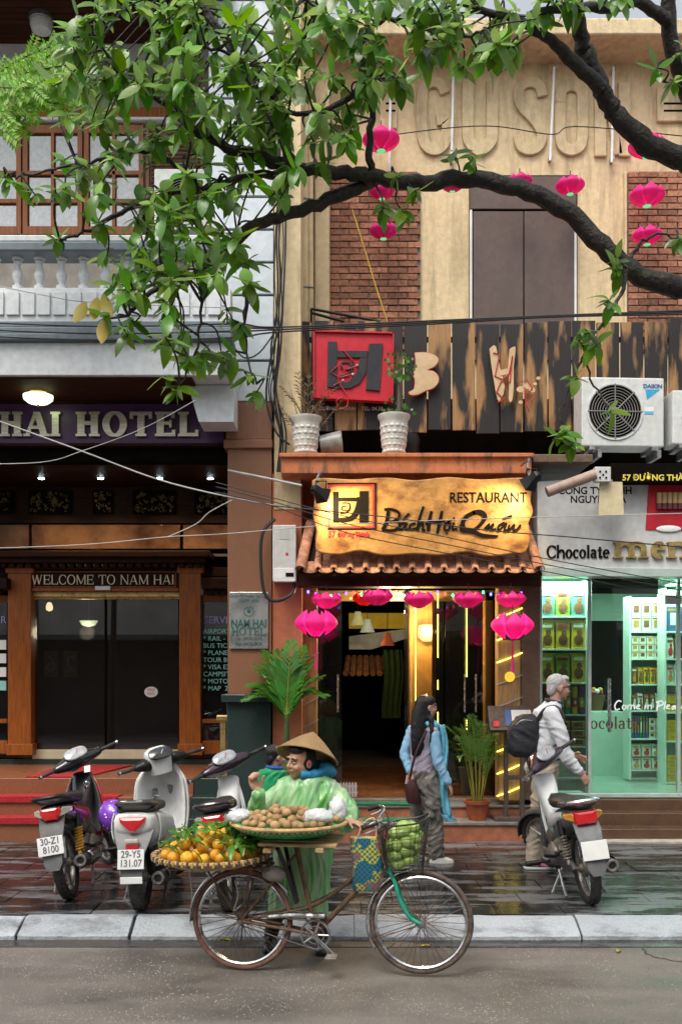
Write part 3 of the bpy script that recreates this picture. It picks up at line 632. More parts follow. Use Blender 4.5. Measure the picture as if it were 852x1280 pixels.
brick_panel(412.5, 525, 216, 440, 0); brick_panel(783, 880, 216, 440, 1)
# shuttered window with a slab above
fx('window_reveal', m_dark, rest, 586, 721, 219, 450, WD-.02, .02, 0)
fx('shutter_top', m_shut, rest, 587, 720, 220, 261, WD-.06, .04, .004)
for a, b in ((591, 653.5), (655, 717)): fx('shutter_leaf', m_shut, rest, a, b, 264, 450, WD-.05, .03, .004)
for px in (588.5, 719): fx('shutter_jamb', m_white, rest, px-1.5, px+1.2, 262, 450, WD-.075, .05, .003)
# relief letters and neon tube battens
RD = WD-.005
def rl_(lines):
    for pts, ws in lines:
        al = MB(); c = [(q[0], q[1]) for q in crom(pts, 6)] if len(pts) > 2 else pts
        al.ribbon(c, ws, lambda u, v, w_: (X(u, RD), RD-w_, Z(v, RD)), .04); al.build('relief_letter', m_relief, rest, 40, .008)
rl_([([(556, 118), (551, 108), (541, 104), (530, 110), (527, 125), (527, 165), (531, 182), (542, 189), (553, 183), (557, 170), (557, 152), (545, 152)], 13),
     ([(584, 103), (584, 165), (587, 180), (599, 189), (611, 180), (614, 165), (614, 103)], 14),
     ([(677, 122), (673, 109), (662, 104), (650, 109), (647, 122), (652, 136), (663, 147), (673, 160), (676, 172), (672, 184), (661, 189), (650, 184), (647, 170)], 13),
     ([(699, 130), (701, 114), (713, 108), (725, 114), (727, 130), (727, 165), (724, 183), (713, 189), (702, 183), (699, 165), (699, 130)], 14)])
for pts in ([(749, 104), (749, 197)], [(779, 104), (779, 197)]): rl_([(pts, 15)])
rl_([([(757, 106), (771, 195)], 12)])
for q in ((821, 880, 108, 151), (474, 496, 118, 160)):
    p = fx('relief_block', m_relief, rest, *q, WD-.05, .05, .008)
    for y in (128, 137): fx('block_slot', m_dark, p, q[0]+8, q[1]-2, y, y+2.5, WD-.053, .01, 0)
for x0, y0, x1, y1 in ((488, 110, 486, 215), (566, 95, 564, 203), (692, 84, 687, 201), (766, 84, 764, 203)):
    tb = MB().tube([P(x0, y0, WD-.12), P(x1, y1, WD-.12)], .017, 10).build('tube_light', m_white, rest)
    for t in (.03, .97): q = P(x0+(x1-x0)*t, y0+(y1-y0)*t, WD-.06); MB().obox(q, (.03, .12, .05)).build('tube_holder', m_steel, tb, 0)
# slab, inner wall, eaves
sl = bx('balcony_slab', m_slabo, rest, X(351, 10.1), X(664, 10.1), 10.1, 11.85, Z(592, 10.1), Z(567, 10.1), .01)
bx('slab_lip', m_slabo, sl, X(349, 10.06), X(667, 10.06), 10.06, 10.3, Z(571, 10.06), Z(566, 10.06), .006)
bx('slab_end', m_stone, sl, X(666, 10.1), X(742, 10.1), 10.14, 11.85, Z(577, 10.1), Z(566.5, 10.1), .01)
fx('sign_back_wall', m_salm, rest, 341, 676, 590, 722, 10.95, .1, 0)
fx('left_wall', m_salm, rest, 340.5, 377, 592, 1054, 10.43, .5, .004)
fx('right_pilaster', m_stone, rest, 651, 674.5, 716, 1000, 10.75, .35, .004)
fx('door_beam', m_woodd, rest, 372, 676, 716, 733, 10.3, .25, .006)
bx('entry_ceiling', m_dark, rest, X(372, 10.4), X(660, 10.9), 10.4, 11.4, 2.86, 2.92)
# steps and floor
xa, xb = X(341, 10.43), X(676, 10.4)
s1 = bx('step', m_terra, rest, xa, xb, 10.45, 10.95, -.03, .29, .004); bx('nosing', m_nose, s1, xa, xb, 10.43, 10.8, .29, .322, .006)
s2 = bx('step', m_terra, rest, xa, xb, 10.79, 11.1, .2, .43, .004); bx('nosing', m_nose, s2, xa, xb, 10.77, 11.02, .43, .46, .006)
bx('threshold', m_nose, rest, xa, xb, 11.0, 11.12, .4, .497, .006)
fl = bx('inner_floor', m_mort, rest, xa, xb+.1, 11.1, 18, .3, .49, 0)
ft = MB().box(-.144, .144, -.144, .144, -.02, .012).mesh('floor_tile', m_ftile, 0); r_ = random.Random(2)
for j in range(12):
    for i in range(9): put('floor_tile', ft, fl, (X(395, 11.2)+.15+i*.296, 11.27+j*.296, .49+r_.uniform(-.002, .002)))
gm = thing('door_mat', 'long green mat lying on the upper restaurant step', 'mat', (X(500, 10.85), 10.85, .462)); MB().box(-.55, .48, -.09, .1, .002, .014).build('mat_pile', M('green_mat', (.02, .2, .10), .95, bump=.5, bscale=300), gm, 0)
gm = thing('door_mat', 'green mat lying on the lower restaurant step behind the walking woman', 'mat', (X(515, 10.6), 10.6, .325)); MB().box(-.52, .3, -.1, .1, .002, .014).build('mat_pile', bpy.data.materials['green_mat'], gm, 0)
# interior shell
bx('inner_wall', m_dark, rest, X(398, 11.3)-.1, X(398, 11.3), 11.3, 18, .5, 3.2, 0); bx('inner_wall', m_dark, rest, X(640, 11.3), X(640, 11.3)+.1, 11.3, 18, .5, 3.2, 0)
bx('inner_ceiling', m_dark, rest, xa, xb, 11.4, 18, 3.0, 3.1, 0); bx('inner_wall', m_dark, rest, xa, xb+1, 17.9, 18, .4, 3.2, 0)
# opening: columns, jambs, glass doors
m_stripg = EMIT('yellow_rope_light', (1, .9, .12), 3.2)
def rope_column(px, wd, d, turns, lit):
    c = fx('column', m_bamb, rest, px-wd/2, px+wd/2, 733, 1002 if px > 500 else 1000, d, .2, .02)
    x, r0 = X(px, d), wd/2*d/F+.012
    z0, z1 = Z(995, d), Z(745, d); pts = []
    for i in range(turns):
        a = z0+(z1-z0)*i/turns; b = a+(z1-z0)/turns*.45
        seg = MB().tube([(x-r0, d-.015, a), (x, d-.02, (a+b)/2-.005), (x+r0, d-.015, b)], .007, 6)
        seg.build('rope_light', m_stripg if lit(i) else m_cablew, c)
    return c
rope_column(386, 21, 10.75, 9, lambda i: False); rope_column(636, 29, 10.75, 9, lambda i: i not in (4, 5))
for px, ys in ((625, (820, 850, 905, 960)),):
    for y in ys: pass
fd = fx('flower_disc', m_stripg, rest, 630, 643, 840, 853, 10.7, .001, 0); bpy.data.objects.remove(fd)
fd = thing('paper_flower', 'yellow round paper flower fixed to the lit column', 'decoration', P(636.5, 846, 10.72))
MB().lathe([(.001, 0), (.05, 0), (.055, .006), (.001, .012)], 18, Matrix.Rotation(pi/2, 4, 'X')).build('disc', M('yellow_paper', (.8, .55, .03), .6, emit=(1, .7, .05), estr=.5), fd)
for i in range(10): a = 2*pi*i/10; MB().obox((.03*cos(a), -.014, .03*sin(a)), (.03, .004, .004), Matrix.Rotation(-a, 3, 'Y')).build('petal_rib', m_cream, fd, 0)
m_rglass = GLASS('restaurant_glass', (.75, .75, .72), 0, 1.5, .01)
def glass_door(px0, px1, d, hx, rz=0):
    x0, x1 = X(px0, d), X(px1, d); z0, z1 = .51, Z(752, d)
    q = MB().box(x0, x1, d, d+.012, z0, z1).build('glass_door', m_rglass, rest, 0)
    for px in hx:
        h = MB(); x = X(px, d); h.tube([(x, d-.04, Z(890, d)), (x, d-.04, Z(843, d))], .012, 10)
        for y in (883, 850): h.tube([(x, d-.04, Z(y, d)), (x, d, Z(y, d))], .008, 8)
        h.build('door_handle', m_chrome, q)
    return q
glass_door(399, 427, 11.25, (422,)); glass_door(556, 615, 11.25, (580, 594)); glass_door(505, 554, 11.5, ())
fx('door_transom', M('door_head_panel', (.32, .2, .08), .4), rest, 398, 618, 738, 751, 11.3, .08)
for px in (540, 615): fx('door_post', m_woodd, rest, px, px+4, 750, 996, 11.22, .07, .003)
fx('inner_pier', m_warm, rest, 511, 541, 752, 960, 11.9, .3, .005)
fx('inner_pier', m_warm, rest, 606, 622, 740, 990, 11.3, .2, .005)
# rope light lines
for pts in ([(437, 748), (505, 748), (519, 758), (519, 880)], [(547, 740), (547, 760)], [(547, 768), (547, 822)], [(547, 850), (547, 862)], [(547, 890), (547, 930)], [(583, 757), (583, 846)], [(583, 900), (583, 912)]):
    tag(MB().tube([P(a, b, 11.18) for a, b in pts], .005, 6).build('rope_light', m_stripg, rest))
# sconce, spots inside
m_bulb = EMIT('warm_bulb', (1, .72, .34), 16); m_shadeg = EMIT('warm_shade', (1, .66, .2), 2.6)
sc = thing('wall_sconce', 'yellow half round wall sconce lit on the inner ochre pier', 'lamp', P(533, 791, 11.86))
MB().lathe([(.05, -.1), (.1, -.05), (.11, .02), (.09, .09)], 14).build('shade', m_shadeg, sc); MB().box(-.03, .03, .02, .05, -.06, .06).build('backplate', m_gold, sc, 0)
for i, (px, py, d) in enumerate(((483, 741, 11.1), (507, 744, 11.1), (596, 748, 11.05))):
    sp = thing('spot_lamp', ('bright square spot lamp over the left of the restaurant door', 'small bright spot lamp over the middle of the restaurant door', 'small spot lamp over the right glass door')[i], 'lamp', P(px, py, d))
    MB().lathe([(.035, .06), (.04, 0), (.034, -.005)], 12).build('housing', m_steel, sp); MB().lathe([(.033, .0), (.03, -.02), (.001, -.025)], 12).build('bulb', m_bulb, sp)
for nm, (px, py, d), col, lab in (('hanging_lamp', (447, 774, 13.2), (.7, .75, .35), 'olive green fabric pendant lamp inside restaurant, nearest the left column'), ('hanging_lamp', (459, 783, 13.6), (.75, .85, .7), 'pale green fabric pendant lamp inside restaurant beside the olive one'), ('hanging_lamp', (484, 800, 14), (.5, .12, .04), 'dark red round pendant lamp deep inside restaurant')):
    hl = thing(nm, lab, 'lamp', P(px, py, d)); MB().lathe([(.04, .1), (.06, .02), (.1, -.08), (.095, -.08), (.035, .095)], 16).build('shade', M('shade', col, .7, emit=col, estr=.12), hl); MB().cyl((0, 0, .1), (0, 0, .55), .005, n=6).build('cord', m_cable, hl)
# deep inside: yellow fascia, white awning, tiled canopy, curtain
yc = thing('yellow_canopy', 'yellow canopy with white striped valance deep inside the restaurant', 'canopy', P(480, 800, 15.5))
MB().box(-.55, .55, 0, .1, .18, .42).build('fascia', M('glowing_yellow_fascia', (.62, .42, .03), .6, emit=(.9, .55, .04), estr=.1), yc, 0)  # fascia and valance emit a faint glow of their own; neither is a lamp
MB().prism([(-.55, .05), (.6, .2), (.6, .1), (-.2, -.15), (-.55, -.15)], lambda u, v, w_: (u, -.2+w_, v), .02).build('valance', M('glowing_white_cloth', (.7, .7, .62), .8, emit=(.8, .85, .7), estr=.03), yc, 0)
tc_ = thing('tiled_canopy', 'small red tiled canopy deep inside the restaurant', 'canopy', P(465, 838, 15))
for i in range(9): MB().tube([(-.4+i*.1, -.25, -.05), (-.36+i*.09, .2, .2)], .045, 8).build('canopy_tile', m_tile, tc_)
cu = MB().sheet(lambda u, v: (X(478, 14.5)+.28*u+.02*sin(v*5), 14.5+.03*sin(u*22), Z(812, 14.5)-v*1.0), 24, 6).build('curtain', M('green_curtain', (.05, .09, .035), .8), None); tag(cu, 'pale green curtain hanging deep inside the restaurant', 'curtain')
# light of the restaurant's own lamps
def lamp(name, loc, e, col, size=.2, typ='POINT', rot=None, spot=None):
    l = bpy.data.lights.new(name, typ); l.energy = e; l.color = col
    if typ in ('POINT', 'SPOT'): l.shadow_soft_size = size
    if typ == 'AREA': l.size = size[0]; l.shape = 'RECTANGLE'; l.size_y = size[1]
    if spot: l.spot_size = spot; l.spot_blend = .6
    o = bpy.data.objects.new(name, l); COL.objects.link(o); o.location = loc
    if rot is not None: o.rotation_euler = rot
    return o
lamp('lobby_light', (X(111, 14), 13.9, 2.45), 10, (1, .85, .6), .1); lamp('sconce_light', P(533, 788, 11.7), 30, (1, .62, .22), .06)
for px, d in ((483, 11.1), (507, 11.1)): lamp('spot_light', (X(px, d), d, 2.62), 20, (1, .75, .4), .04)
lamp('inner_lamp_light', (.3, 14, 2.3), 2.5, (1, .7, .35), .1)
# tiled awning
aw = MB().loft([[(X(372, 9.98), 9.98, 2.86), (X(677, 9.98), 9.98, 2.86), (X(677, 9.98), 9.98, 2.89), (X(372, 9.98), 9.98, 2.89)], [(X(386, 10.5), 10.55, 3.36), (X(655, 10.5), 10.55, 3.36), (X(655, 10.5), 10.55, 3.42), (X(386, 10.5), 10.55, 3.42)]]).build('tiled_awning', m_woodd, rest, 0)
cov = MB(); n = 8
cov.loft([[((.036-.004*t)*cos(pi*j/n), -.17*t*.7, .17*t*.7+(.034-.003*t)*sin(pi*j/n)) for j in range(n+1)]+[((.026)*cos(pi*(n-j)/n), -.17*t*.7, .17*t*.7+(.022)*sin(pi*(n-j)/n)) for j in range(n+1)] for t in (0, 1)])
pan = MB(); pan.loft([[(.072*cos(pi+pi*j/n), -.17*t*.7, .17*t*.7+.026*sin(pi+pi*j/n)+.01) for j in range(n+1)]+[(.062*cos(pi*2-pi*j/n), -.17*t*.7, .17*t*.7+.016*sin(2*pi-pi*j/n)+.014) for j in range(n+1)] for t in (0, 1)])
mt_ = Matrix.Scale(-1, 4, (0, 1, 0)); cov = cov.xf(mt_).mesh('roof_tile', m_tile, 40); pan = pan.xf(mt_).mesh('roof_tile', m_tile, 40)
x0, x1 = X(378, 9.98), X(672, 9.98); N_ = 15; st_w = (x1-x0)/N_; r_ = random.Random(8)
for j in range(5):
    y, z = 9.95+j*.112, 2.905+j*.112
    for i in range(N_+1):
        x = x0+i*st_w; 
        if abs(x-(x0+x1)/2) > (x1-x0)/2-j*.03+.02: continue
        put('roof_tile', cov, aw, (x+r_.uniform(-.006, .006), y-.01+r_.uniform(-.008, .008), z+.02+r_.uniform(-.003, .004)), (r_.uniform(-.03, .03), 0, r_.uniform(-.05, .05)))
        if i < N_: put('roof_tile', pan, aw, (x+st_w/2+r_.uniform(-.004, .004), y+r_.uniform(-.006, .006), z), (r_.uniform(-.03, .03), 0, r_.uniform(-.03, .03)))
hipm = MB(); hipm.loft([[(.055*cos(pi*j/8), y_, .05*sin(pi*j/8)) for j in range(9)]+[(.045*cos(pi*(8-j)/8), y_, .04*sin(pi*(8-j)/8)) for j in range(9)] for y_ in (0, .17)]); hipm = hipm.mesh('hip_tile', m_tile, 40)
for s, a, b in ((-1, P(375, 712, 9.93), P(388, 655, 10.5)), (1, P(674, 712, 9.93), P(654, 655, 10.5))):
    dv = b-a; q = dv.to_track_quat('Y', 'Z').to_euler()
    for j in range(5): put('hip_tile', hipm, aw, a+dv*(j/5)+V((0, 0, .0)), q)

# ---------------------------------------------------------------- carved plank sign with brush lettering
m_signw = stained('pale_carved_plank', (.58, .31, .095), (.13, .042, .01), .5, s1=2.4, s2=5, stretch=(1.4, 1, 2.2), lo=.46, hi=.68, bump=.3, bscale=12, fine=(.42, .20, .05))
rs = thing('restaurant_sign', 'carved wavy wooden plank sign with black brush lettering over tiled awning', 'sign', P(528, 696, 9.95))
S_ = 9.9; o_ = V(rs.location)
top = [(390, 601), (400, 597), (440, 599), (468, 597), (490, 597), (520, 600), (560, 596), (600, 599), (640, 597), (662, 598)]
rt = [(665, 607), (663, 625), (666, 640), (660, 655), (663, 672), (656, 690)]
bot = [(640, 692), (610, 695), (580, 690), (550, 694), (520, 692), (480, 694), (450, 688), (425, 693), (398, 690)]
lf = [(394, 680), (396, 665), (391, 645), (393, 625), (390, 612)]
T_(MB().prism([(q[0], q[1]) for q in crom(top+rt+bot+lf+[top[0]], 3)][:-1], lambda u, v, w_: (X(u, S_), S_+w_, Z(v, S_)), .06), o_).build('sign_board', m_signw, rs, 0, .012)
def onsign(o): o.location = -o_; return o
SD = S_-.001
onsign(strokes([([(411, 606.5), (466.5, 606.5)], 2.2)], m_red, rs, SD, .004, 'red_border'))
for q in ([(411, 659), (466.5, 659)], [(411, 605.5), (411, 660)], [(466.5, 605.5), (466.5, 660)]): onsign(strokes([(q, 2.2)], m_red, rs, SD, .004+.0005*(q[0][1] < 650), 'red_border'))
onsign(strokes([([(409, 604.5), (469, 604.5)], 1.6), ([(409, 661), (469, 661)], 1.6), ([(469, 604), (469, 661.5)], 1.6)], m_ink, rs, SD, .007, 'border_outline'))  # thin black lines along three sides of the red border
onsign(strokes([([(419.5, 615), (419.5, 653)], 7), ([(454.5, 614), (454.5, 653)], 11), ([(423, 624.5), (449, 624.5)], 5), ([(450, 622), (446, 638), (438, 648), (423, 650)], [7, 7, 6, 5]), ([(427, 629), (436, 629.5), (436, 638), (427, 637), (428, 633), (432, 633)], 1.5), ([(425, 642), (434, 640), (437, 634)], 1.5)], m_ink, rs, SD, .006, 'logo'))
text('57', .085, m_red, rs, V((X(410, SD), SD, Z(671, SD)))-o_, align='LEFT', ext=.004, offset=.004, xs=.85); text('Đường Thành', .062, m_red, rs, V((X(422, SD), SD, Z(670.5, SD)))-o_, align='LEFT', ext=.004, offset=.004, xs=.88)
text('RESTAURANT', .145, m_ink, rs, V((X(609.5, SD), SD, Z(628, SD)))-o_, ext=.005, xs=.86, offset=.0015)
bl_ = [([(480, 637), (489, 637), (498, 641), (497, 648), (487, 653)], [3, 3.5, 3, 3, 2]), ([(485, 639), (483, 652), (478, 662)], [4, 4.5, 4]), ([(486, 652), (497, 652), (499, 658), (491, 663), (477, 662)], [2, 3, 3.5, 3, 3]),
       ([(506, 654), (500, 655), (498, 661), (502, 662), (507, 655)], 2.4), ([(508, 653), (506, 661), (511, 661)], 2.6), ([(503, 650), (511, 642)], [2, 3]), ([(519, 654), (513, 656), (512, 662), (520, 660)], 2.6),
       ([(529, 633), (524, 648), (521, 664)], [2.5, 3.2, 3.5]), ([(523, 657), (528, 654), (528, 663), (531, 662)], 2.5), ([(539, 639), (536, 652), (535, 664)], [3, 4.5, 4]), ([(552, 639), (549, 653), (546, 667)], [3, 4.2, 3]), ([(531, 655), (543, 652), (556, 651)], [2, 2.6, 2]),
       ([(561, 652), (556, 655), (555, 662), (560, 662), (562, 655), (560, 652), (564, 650)], 2.4), ([(557, 666), (559, 667)], 2.8), ([(567, 653), (565, 661), (571, 661)], 2.6), ([(566, 648), (568, 648)], 2.4),
       ([(593, 641), (584, 645), (578, 653), (580, 661), (590, 663), (600, 656), (606, 646), (600, 640), (590, 641)], [4.5, 5, 5, 4.5, 4, 4, 4.5, 5, 4.5]), ([(575, 656), (577, 663), (590, 664), (602, 669), (622, 670)], [2, 4, 4.5, 4, 1.5]),
       ([(605, 661), (611, 655), (609, 662), (616, 655), (614, 662), (619, 661)], 2.2), ([(630, 653), (623, 657), (623, 663), (632, 654), (630, 663), (634, 662)], 2.3), ([(628, 648), (639, 645)], [1.5, 2.8]), ([(636, 656), (635, 663), (642, 656), (641, 663), (646, 661), (650, 656)], 2.3)]
onsign(strokes(bl_, m_ink, rs, SD, .006, 'brush_lettering', 1.08))
# floodlights clipped over the sign
m_flood = EMIT('flood_glow', (1, .78, .42), 40)
for i, (px, py, tx) in enumerate(((400, 617, 440), (663, 602, 620))):
    p = P(px, py, 9.55); fl_ = thing('sign_floodlight', ('black floodlight aimed at the left end of the plank sign', 'black floodlight aimed at the right end of the plank sign')[i], 'floodlight', p)
    dv = (P(tx, 650, S_)-p); R = dv.to_track_quat('Z', 'Y').to_matrix()
    MB().lathe([(.03, -.12), (.05, -.1), (.055, -.03), (.1, .05), (.1, .06), (.085, .055)], 4, R.to_4x4() @ Matrix.Rotation(pi/4, 4, 'Z')).build('housing', m_black, fl_, 20, .004)
    MB().lathe([(.001, .052), (.085, .05)], 4, R.to_4x4() @ Matrix.Rotation(pi/4, 4, 'Z'), cap=False).build('lens', m_flood, fl_, 0)
    MB().tube([(0, 0, 0), (-.03, .02, .15), (0, .1, .24), (0, .52, .26)], .012, 8).build('bracket', m_steel, fl_); MB().tube([(.05, 0, .02), (.06, 0, .12), (-.04, .0, .12), (-.05, 0, .02)], .008, 6).build('yoke', m_black, fl_)
    lamp('sign_flood_light', p+dv.normalized()*.1, 30 if i == 0 else 27, (1, .74, .36), .05, 'SPOT', dv.to_track_quat('-Z', 'Y').to_euler(), rad(125))
# ---------------------------------------------------------------- plank fence with old sign letters
def burnt(name):
    m, t, N, L = nodes(name)
    out = N('ShaderNodeOutputMaterial'); b = N('ShaderNodeBsdfPrincipled'); L(b.outputs[0], out.inputs[0])
    tc = N('ShaderNodeTexCoord'); oi = N('ShaderNodeObjectInfo'); ad = N('ShaderNodeVectorMath'); ad.operation = 'MULTIPLY_ADD'; L(oi.outputs['Random'], ad.inputs[0]); ad.inputs[1].default_value = (31, 17, 47); L(tc.outputs['Object'], ad.inputs[2])
    def noise_(sc, st, det=5):
        mp = N('ShaderNodeMapping'); mp.inputs['Scale'].default_value = st; L(ad.outputs[0], mp.inputs[0]); n = N('ShaderNodeTexNoise'); n.inputs['Scale'].default_value = sc; n.inputs['Detail'].default_value = det; L(mp.outputs[0], n.inputs['Vector']); return n
    n1 = noise_(2.2, (2.6, 1, .55)); n2 = noise_(9, (9, 9, .5), 6)
    r1 = N('ShaderNodeMapRange'); r1.inputs[1].default_value = .5; r1.inputs[2].default_value = .6; L(n1.outputs[0], r1.inputs[0])
    mx = N('ShaderNodeMix'); mx.data_type = 'RGBA'; mx.inputs[6].default_value = (.010, .006, .005, 1); mx.inputs[7].default_value = (.34, .18, .065, 1); L(r1.outputs[0], mx.inputs[0])
    hv = N('ShaderNodeHueSaturation'); r2 = N('ShaderNodeMapRange'); r2.inputs[3].default_value = .45; r2.inputs[4].default_value = 1.4; L(n2.outputs[0], r2.inputs[0]); L(r2.outputs[0], hv.inputs['Value']); L(mx.outputs[2], hv.inputs['Color']); L(hv.outputs[0], b.inputs['Base Color'])
    b.inputs['Roughness'].default_value = .6; bp = N('ShaderNodeBump'); bp.inputs['Strength'].default_value = .4; bp.inputs['Distance'].default_value = .01; L(n2.outputs[0], bp.inputs['Height']); L(bp.outputs[0], b.inputs['Normal'])
    return m
m_burnt = burnt('scorched_plank')
fen = thing('plank_fence', 'fence of scorched upright planks along the restaurant balcony', 'fence', P(600, 565, 10.75)); fo = V(fen.location)
bd = [358, 388, 417, 446, 475, 504, 534, 564, 594, 624, 654, 684, 714, 744, 774, 804, 834, 864, 894]; r_ = random.Random(4)
for i in range(len(bd)-1):
    hi = 398 if bd[i] > 830 else r_.uniform(401, 406); lo = r_.uniform(537, 543); d0 = 10.75+r_.uniform(-.012, .012)+(.03 if bd[i] > 830 else 0)
    cx = (bd[i]+bd[i+1])/2; w_ = (bd[i+1]-bd[i])/2-.9
    g = MB().box(-w_*d0/F, w_*d0/F, -.014, .014, Z(lo, d0)-Z(470, d0), Z(hi, d0)-Z(470, d0))
    g.build('plank', m_burnt, fen, 0, .004, loc=V((X(cx, d0), d0, Z(470, d0)))-fo, rot=(0, r_.uniform(-.006, .006), 0))
for y in (425, 525): MB().box(X(356, 10.8), X(900, 10.8), 10.775, 10.815, Z(y+3, 10.8), Z(y-3, 10.8)).xf(Matrix.Translation(-fo)).build('rail', m_woodd, fen, 0)
bx('balcony_shade_sheet', m_dark, rest, X(345, 11), X(1000, 11), 11.3, 11.33, 4.1, 5.0, 0)  # near-black sheet added for the shade in the void behind the planks
ra = MB()
for p, q in (((389, 386), (475, 402)), ((389, 386), (389, 403)), ((389, 391), (430, 402))): ra.tube([P(*p, 10.9), P(*q, 10.9)], .016, 6)
ra.build('iron_bracket', m_black, rest)
# old red logo board
ob = thing('logo_board', 'square red board with black pig shaped emblem on the plank fence', 'sign', P(441, 503, 10.6)); oo = V(ob.location); OD = 10.6
def T2(mb): return mb.xf(Matrix.Translation(-oo))
m_redb = stained('faded_red_board', (.58, .012, .03), (.33, .01, .02), .5, s1=3, bump=.05)
T2(MB().prism([(391, 414), (491, 417), (490, 503.5), (391, 498)], lambda u, v, w_: (X(u, OD), OD+w_, Z(v, OD)), .06)).build('board', m_redb, ob, 0, .003)
for pts in ([(392, 414.5), (492, 417)], [(491, 416), (490, 504)], [(490, 502), (392, 497)], [(392.5, 497), (392.5, 414)]):
    o = strokes([(pts, 1.8)], m_redb, ob, OD, .03, 'board_edge'); o.location = -oo
m_blk2 = stained('weathered_black_cutout', (.022, .022, .028), (.05, .05, .055), .55, s1=5)
def cut(poly, d, th, mat, nm, par, o0):
    g = MB().prism(poly, lambda u, v, w_: (X(u, d), d-w_, Z(v, d)), th).xf(Matrix.Translation(-o0)); return g.build(nm, mat, par, 0, .002)
E1 = [(409.5, 427.5), (421, 427.5), (421, 440), (460, 440), (461, 430), (478, 430), (474, 489), (457, 487.5), (458, 467), (449, 480), (437, 486), (421, 486.5), (409, 484)]
cut([(409.5, 427.5), (421, 427.5), (421, 486), (409, 484)], OD, .02, m_blk2, 'emblem', ob, oo); cut([(461, 430), (478, 430), (474, 489), (457, 487.5)], OD, .021, m_blk2, 'emblem', ob, oo); cut([(421.2, 439), (460, 439), (458, 447.5), (421.2, 447.5)], OD, .0205, m_blk2, 'emblem', ob, oo)
cut([(459, 447.7), (457.5, 466), (449, 480), (437, 486), (421.2, 486), (421.2, 480), (435, 478), (445, 467), (450, 447.7)], OD, .0195, m_blk2, 'emblem', ob, oo)
o = strokes([([(427, 462), (427, 454), (437, 454), (437, 461), (431, 461)], 2.4), ([(423, 471), (435, 468), (440, 460), (441, 452)], 2.4)], m_blk2, ob, OD, .015, 'emblem_curl'); o.location = -oo
for c in ((440.5, 468), (428.5, 475.5), (446, 457)): MB().ell(P(*c, OD-.01)-oo, (.016, .012, .016), nu=8, nv=6).build('emblem_stud', m_cream, ob)
wr = MB().tube([P(*q, OD-.03)-oo for q in ((428, 437), (440, 450), (447, 457), (432, 462), (424, 455), (413, 465), (424, 472), (440, 468))], .006, 6); wr.tube([P(*q, OD-.03)-oo for q in ((417, 482), (423, 478), (427, 484), (435, 495), (434, 508), (422, 512), (420, 500), (428, 497))], .006, 6); wr.build('red_cord', m_red, ob)
text('57 ĐƯỜNG THÀNH    TEL: 04.38...', .058, m_paperw, fen, P(390, 513, 10.71)-fo, align='LEFT', ext=.003, xs=.92)
# cut-out letters B and H and a paw
m_ply = stained('pale_plywood', (.66, .47, .27), (.5, .33, .17), .6, s1=4, bump=.05)
lb = thing('cutout_letter', 'pale plywood cut out letter B with red edge on plank fence', 'letter', P(530, 495, 10.69)); lo = V(lb.location)
pb = [(518, 442), (530, 441.5), (541, 444), (547, 449), (546, 455), (541, 460), (533, 463.5), (541, 465), (547, 471), (547, 479), (541, 486), (532, 489), (522, 494), (513, 494.5), (510.5, 491), (517, 487), (518, 475), (515, 469), (518.5, 463), (519, 452)]
cut([(q[0], q[1]) for q in crom(pb, 2)], 10.69, .03, m_ply, 'letter_face', lb, lo)
o = strokes([(pb+[pb[0]], 1.4)], m_red, lb, 10.69, .024, 'red_edge'); o.location = -lo
lh = thing('cutout_letter', 'pale plywood cut out letter H wrapped in red cord on plank fence', 'letter', P(628, 500, 10.69)); lo = V(lh.location)
for j, p in enumerate(([(611, 437), (614, 434), (619, 434), (624, 460), (630, 484), (625, 500), (621, 500), (617, 480), (613, 455)], [(636, 437), (642, 434), (643.5, 438), (641, 460), (641, 485), (639, 502), (635, 501), (635.5, 480), (634, 460)], [(622, 464), (636, 461), (636, 468), (624, 471)])): cut([(q[0], q[1]) for q in (crom(p, 2) if j < 2 else [V(z) for z in p])], 10.69, .025+.002*j, m_ply, 'letter_face', lh, lo)
MB().tube([P(*q, 10.655)-lo for q in ((616, 441), (624, 442), (618, 470), (628, 474), (636, 466), (640, 445), (637, 478), (626, 476), (620, 490), (630, 499), (622, 503))], .007, 6).build('red_cord', m_red, lh)
lp = thing('cutout_paw', 'pale plywood paw shaped cut out tied with red cord beside letter H', 'letter', P(655, 485, 10.69)); lo = V(lp.location)
for c, r in (((650, 487), 5), ((658, 483), 5), ((664, 488), 4), ((672, 473), 2.6), ((650, 503), 2.8), ((668, 480), 2.4)): MB().lathe([(.001, -.015), (r*.0086, -.012), (r*.0086, .012), (.001, .012)], 14, Matrix.Translation(P(*c, 10.67)-lo) @ Matrix.Rotation(pi/2, 4, 'X') @ Matrix.Scale(.8, 4, (0, 1, 0))).build('paw_pad', m_ply, lp)
MB().tube([P(*q, 10.65)-lo for q in ((648, 478), (658, 475), (665, 485), (658, 492), (668, 495), (658, 505), (661, 515), (658, 508), (655, 484))], .006, 6).build('red_cord', m_red, lp)
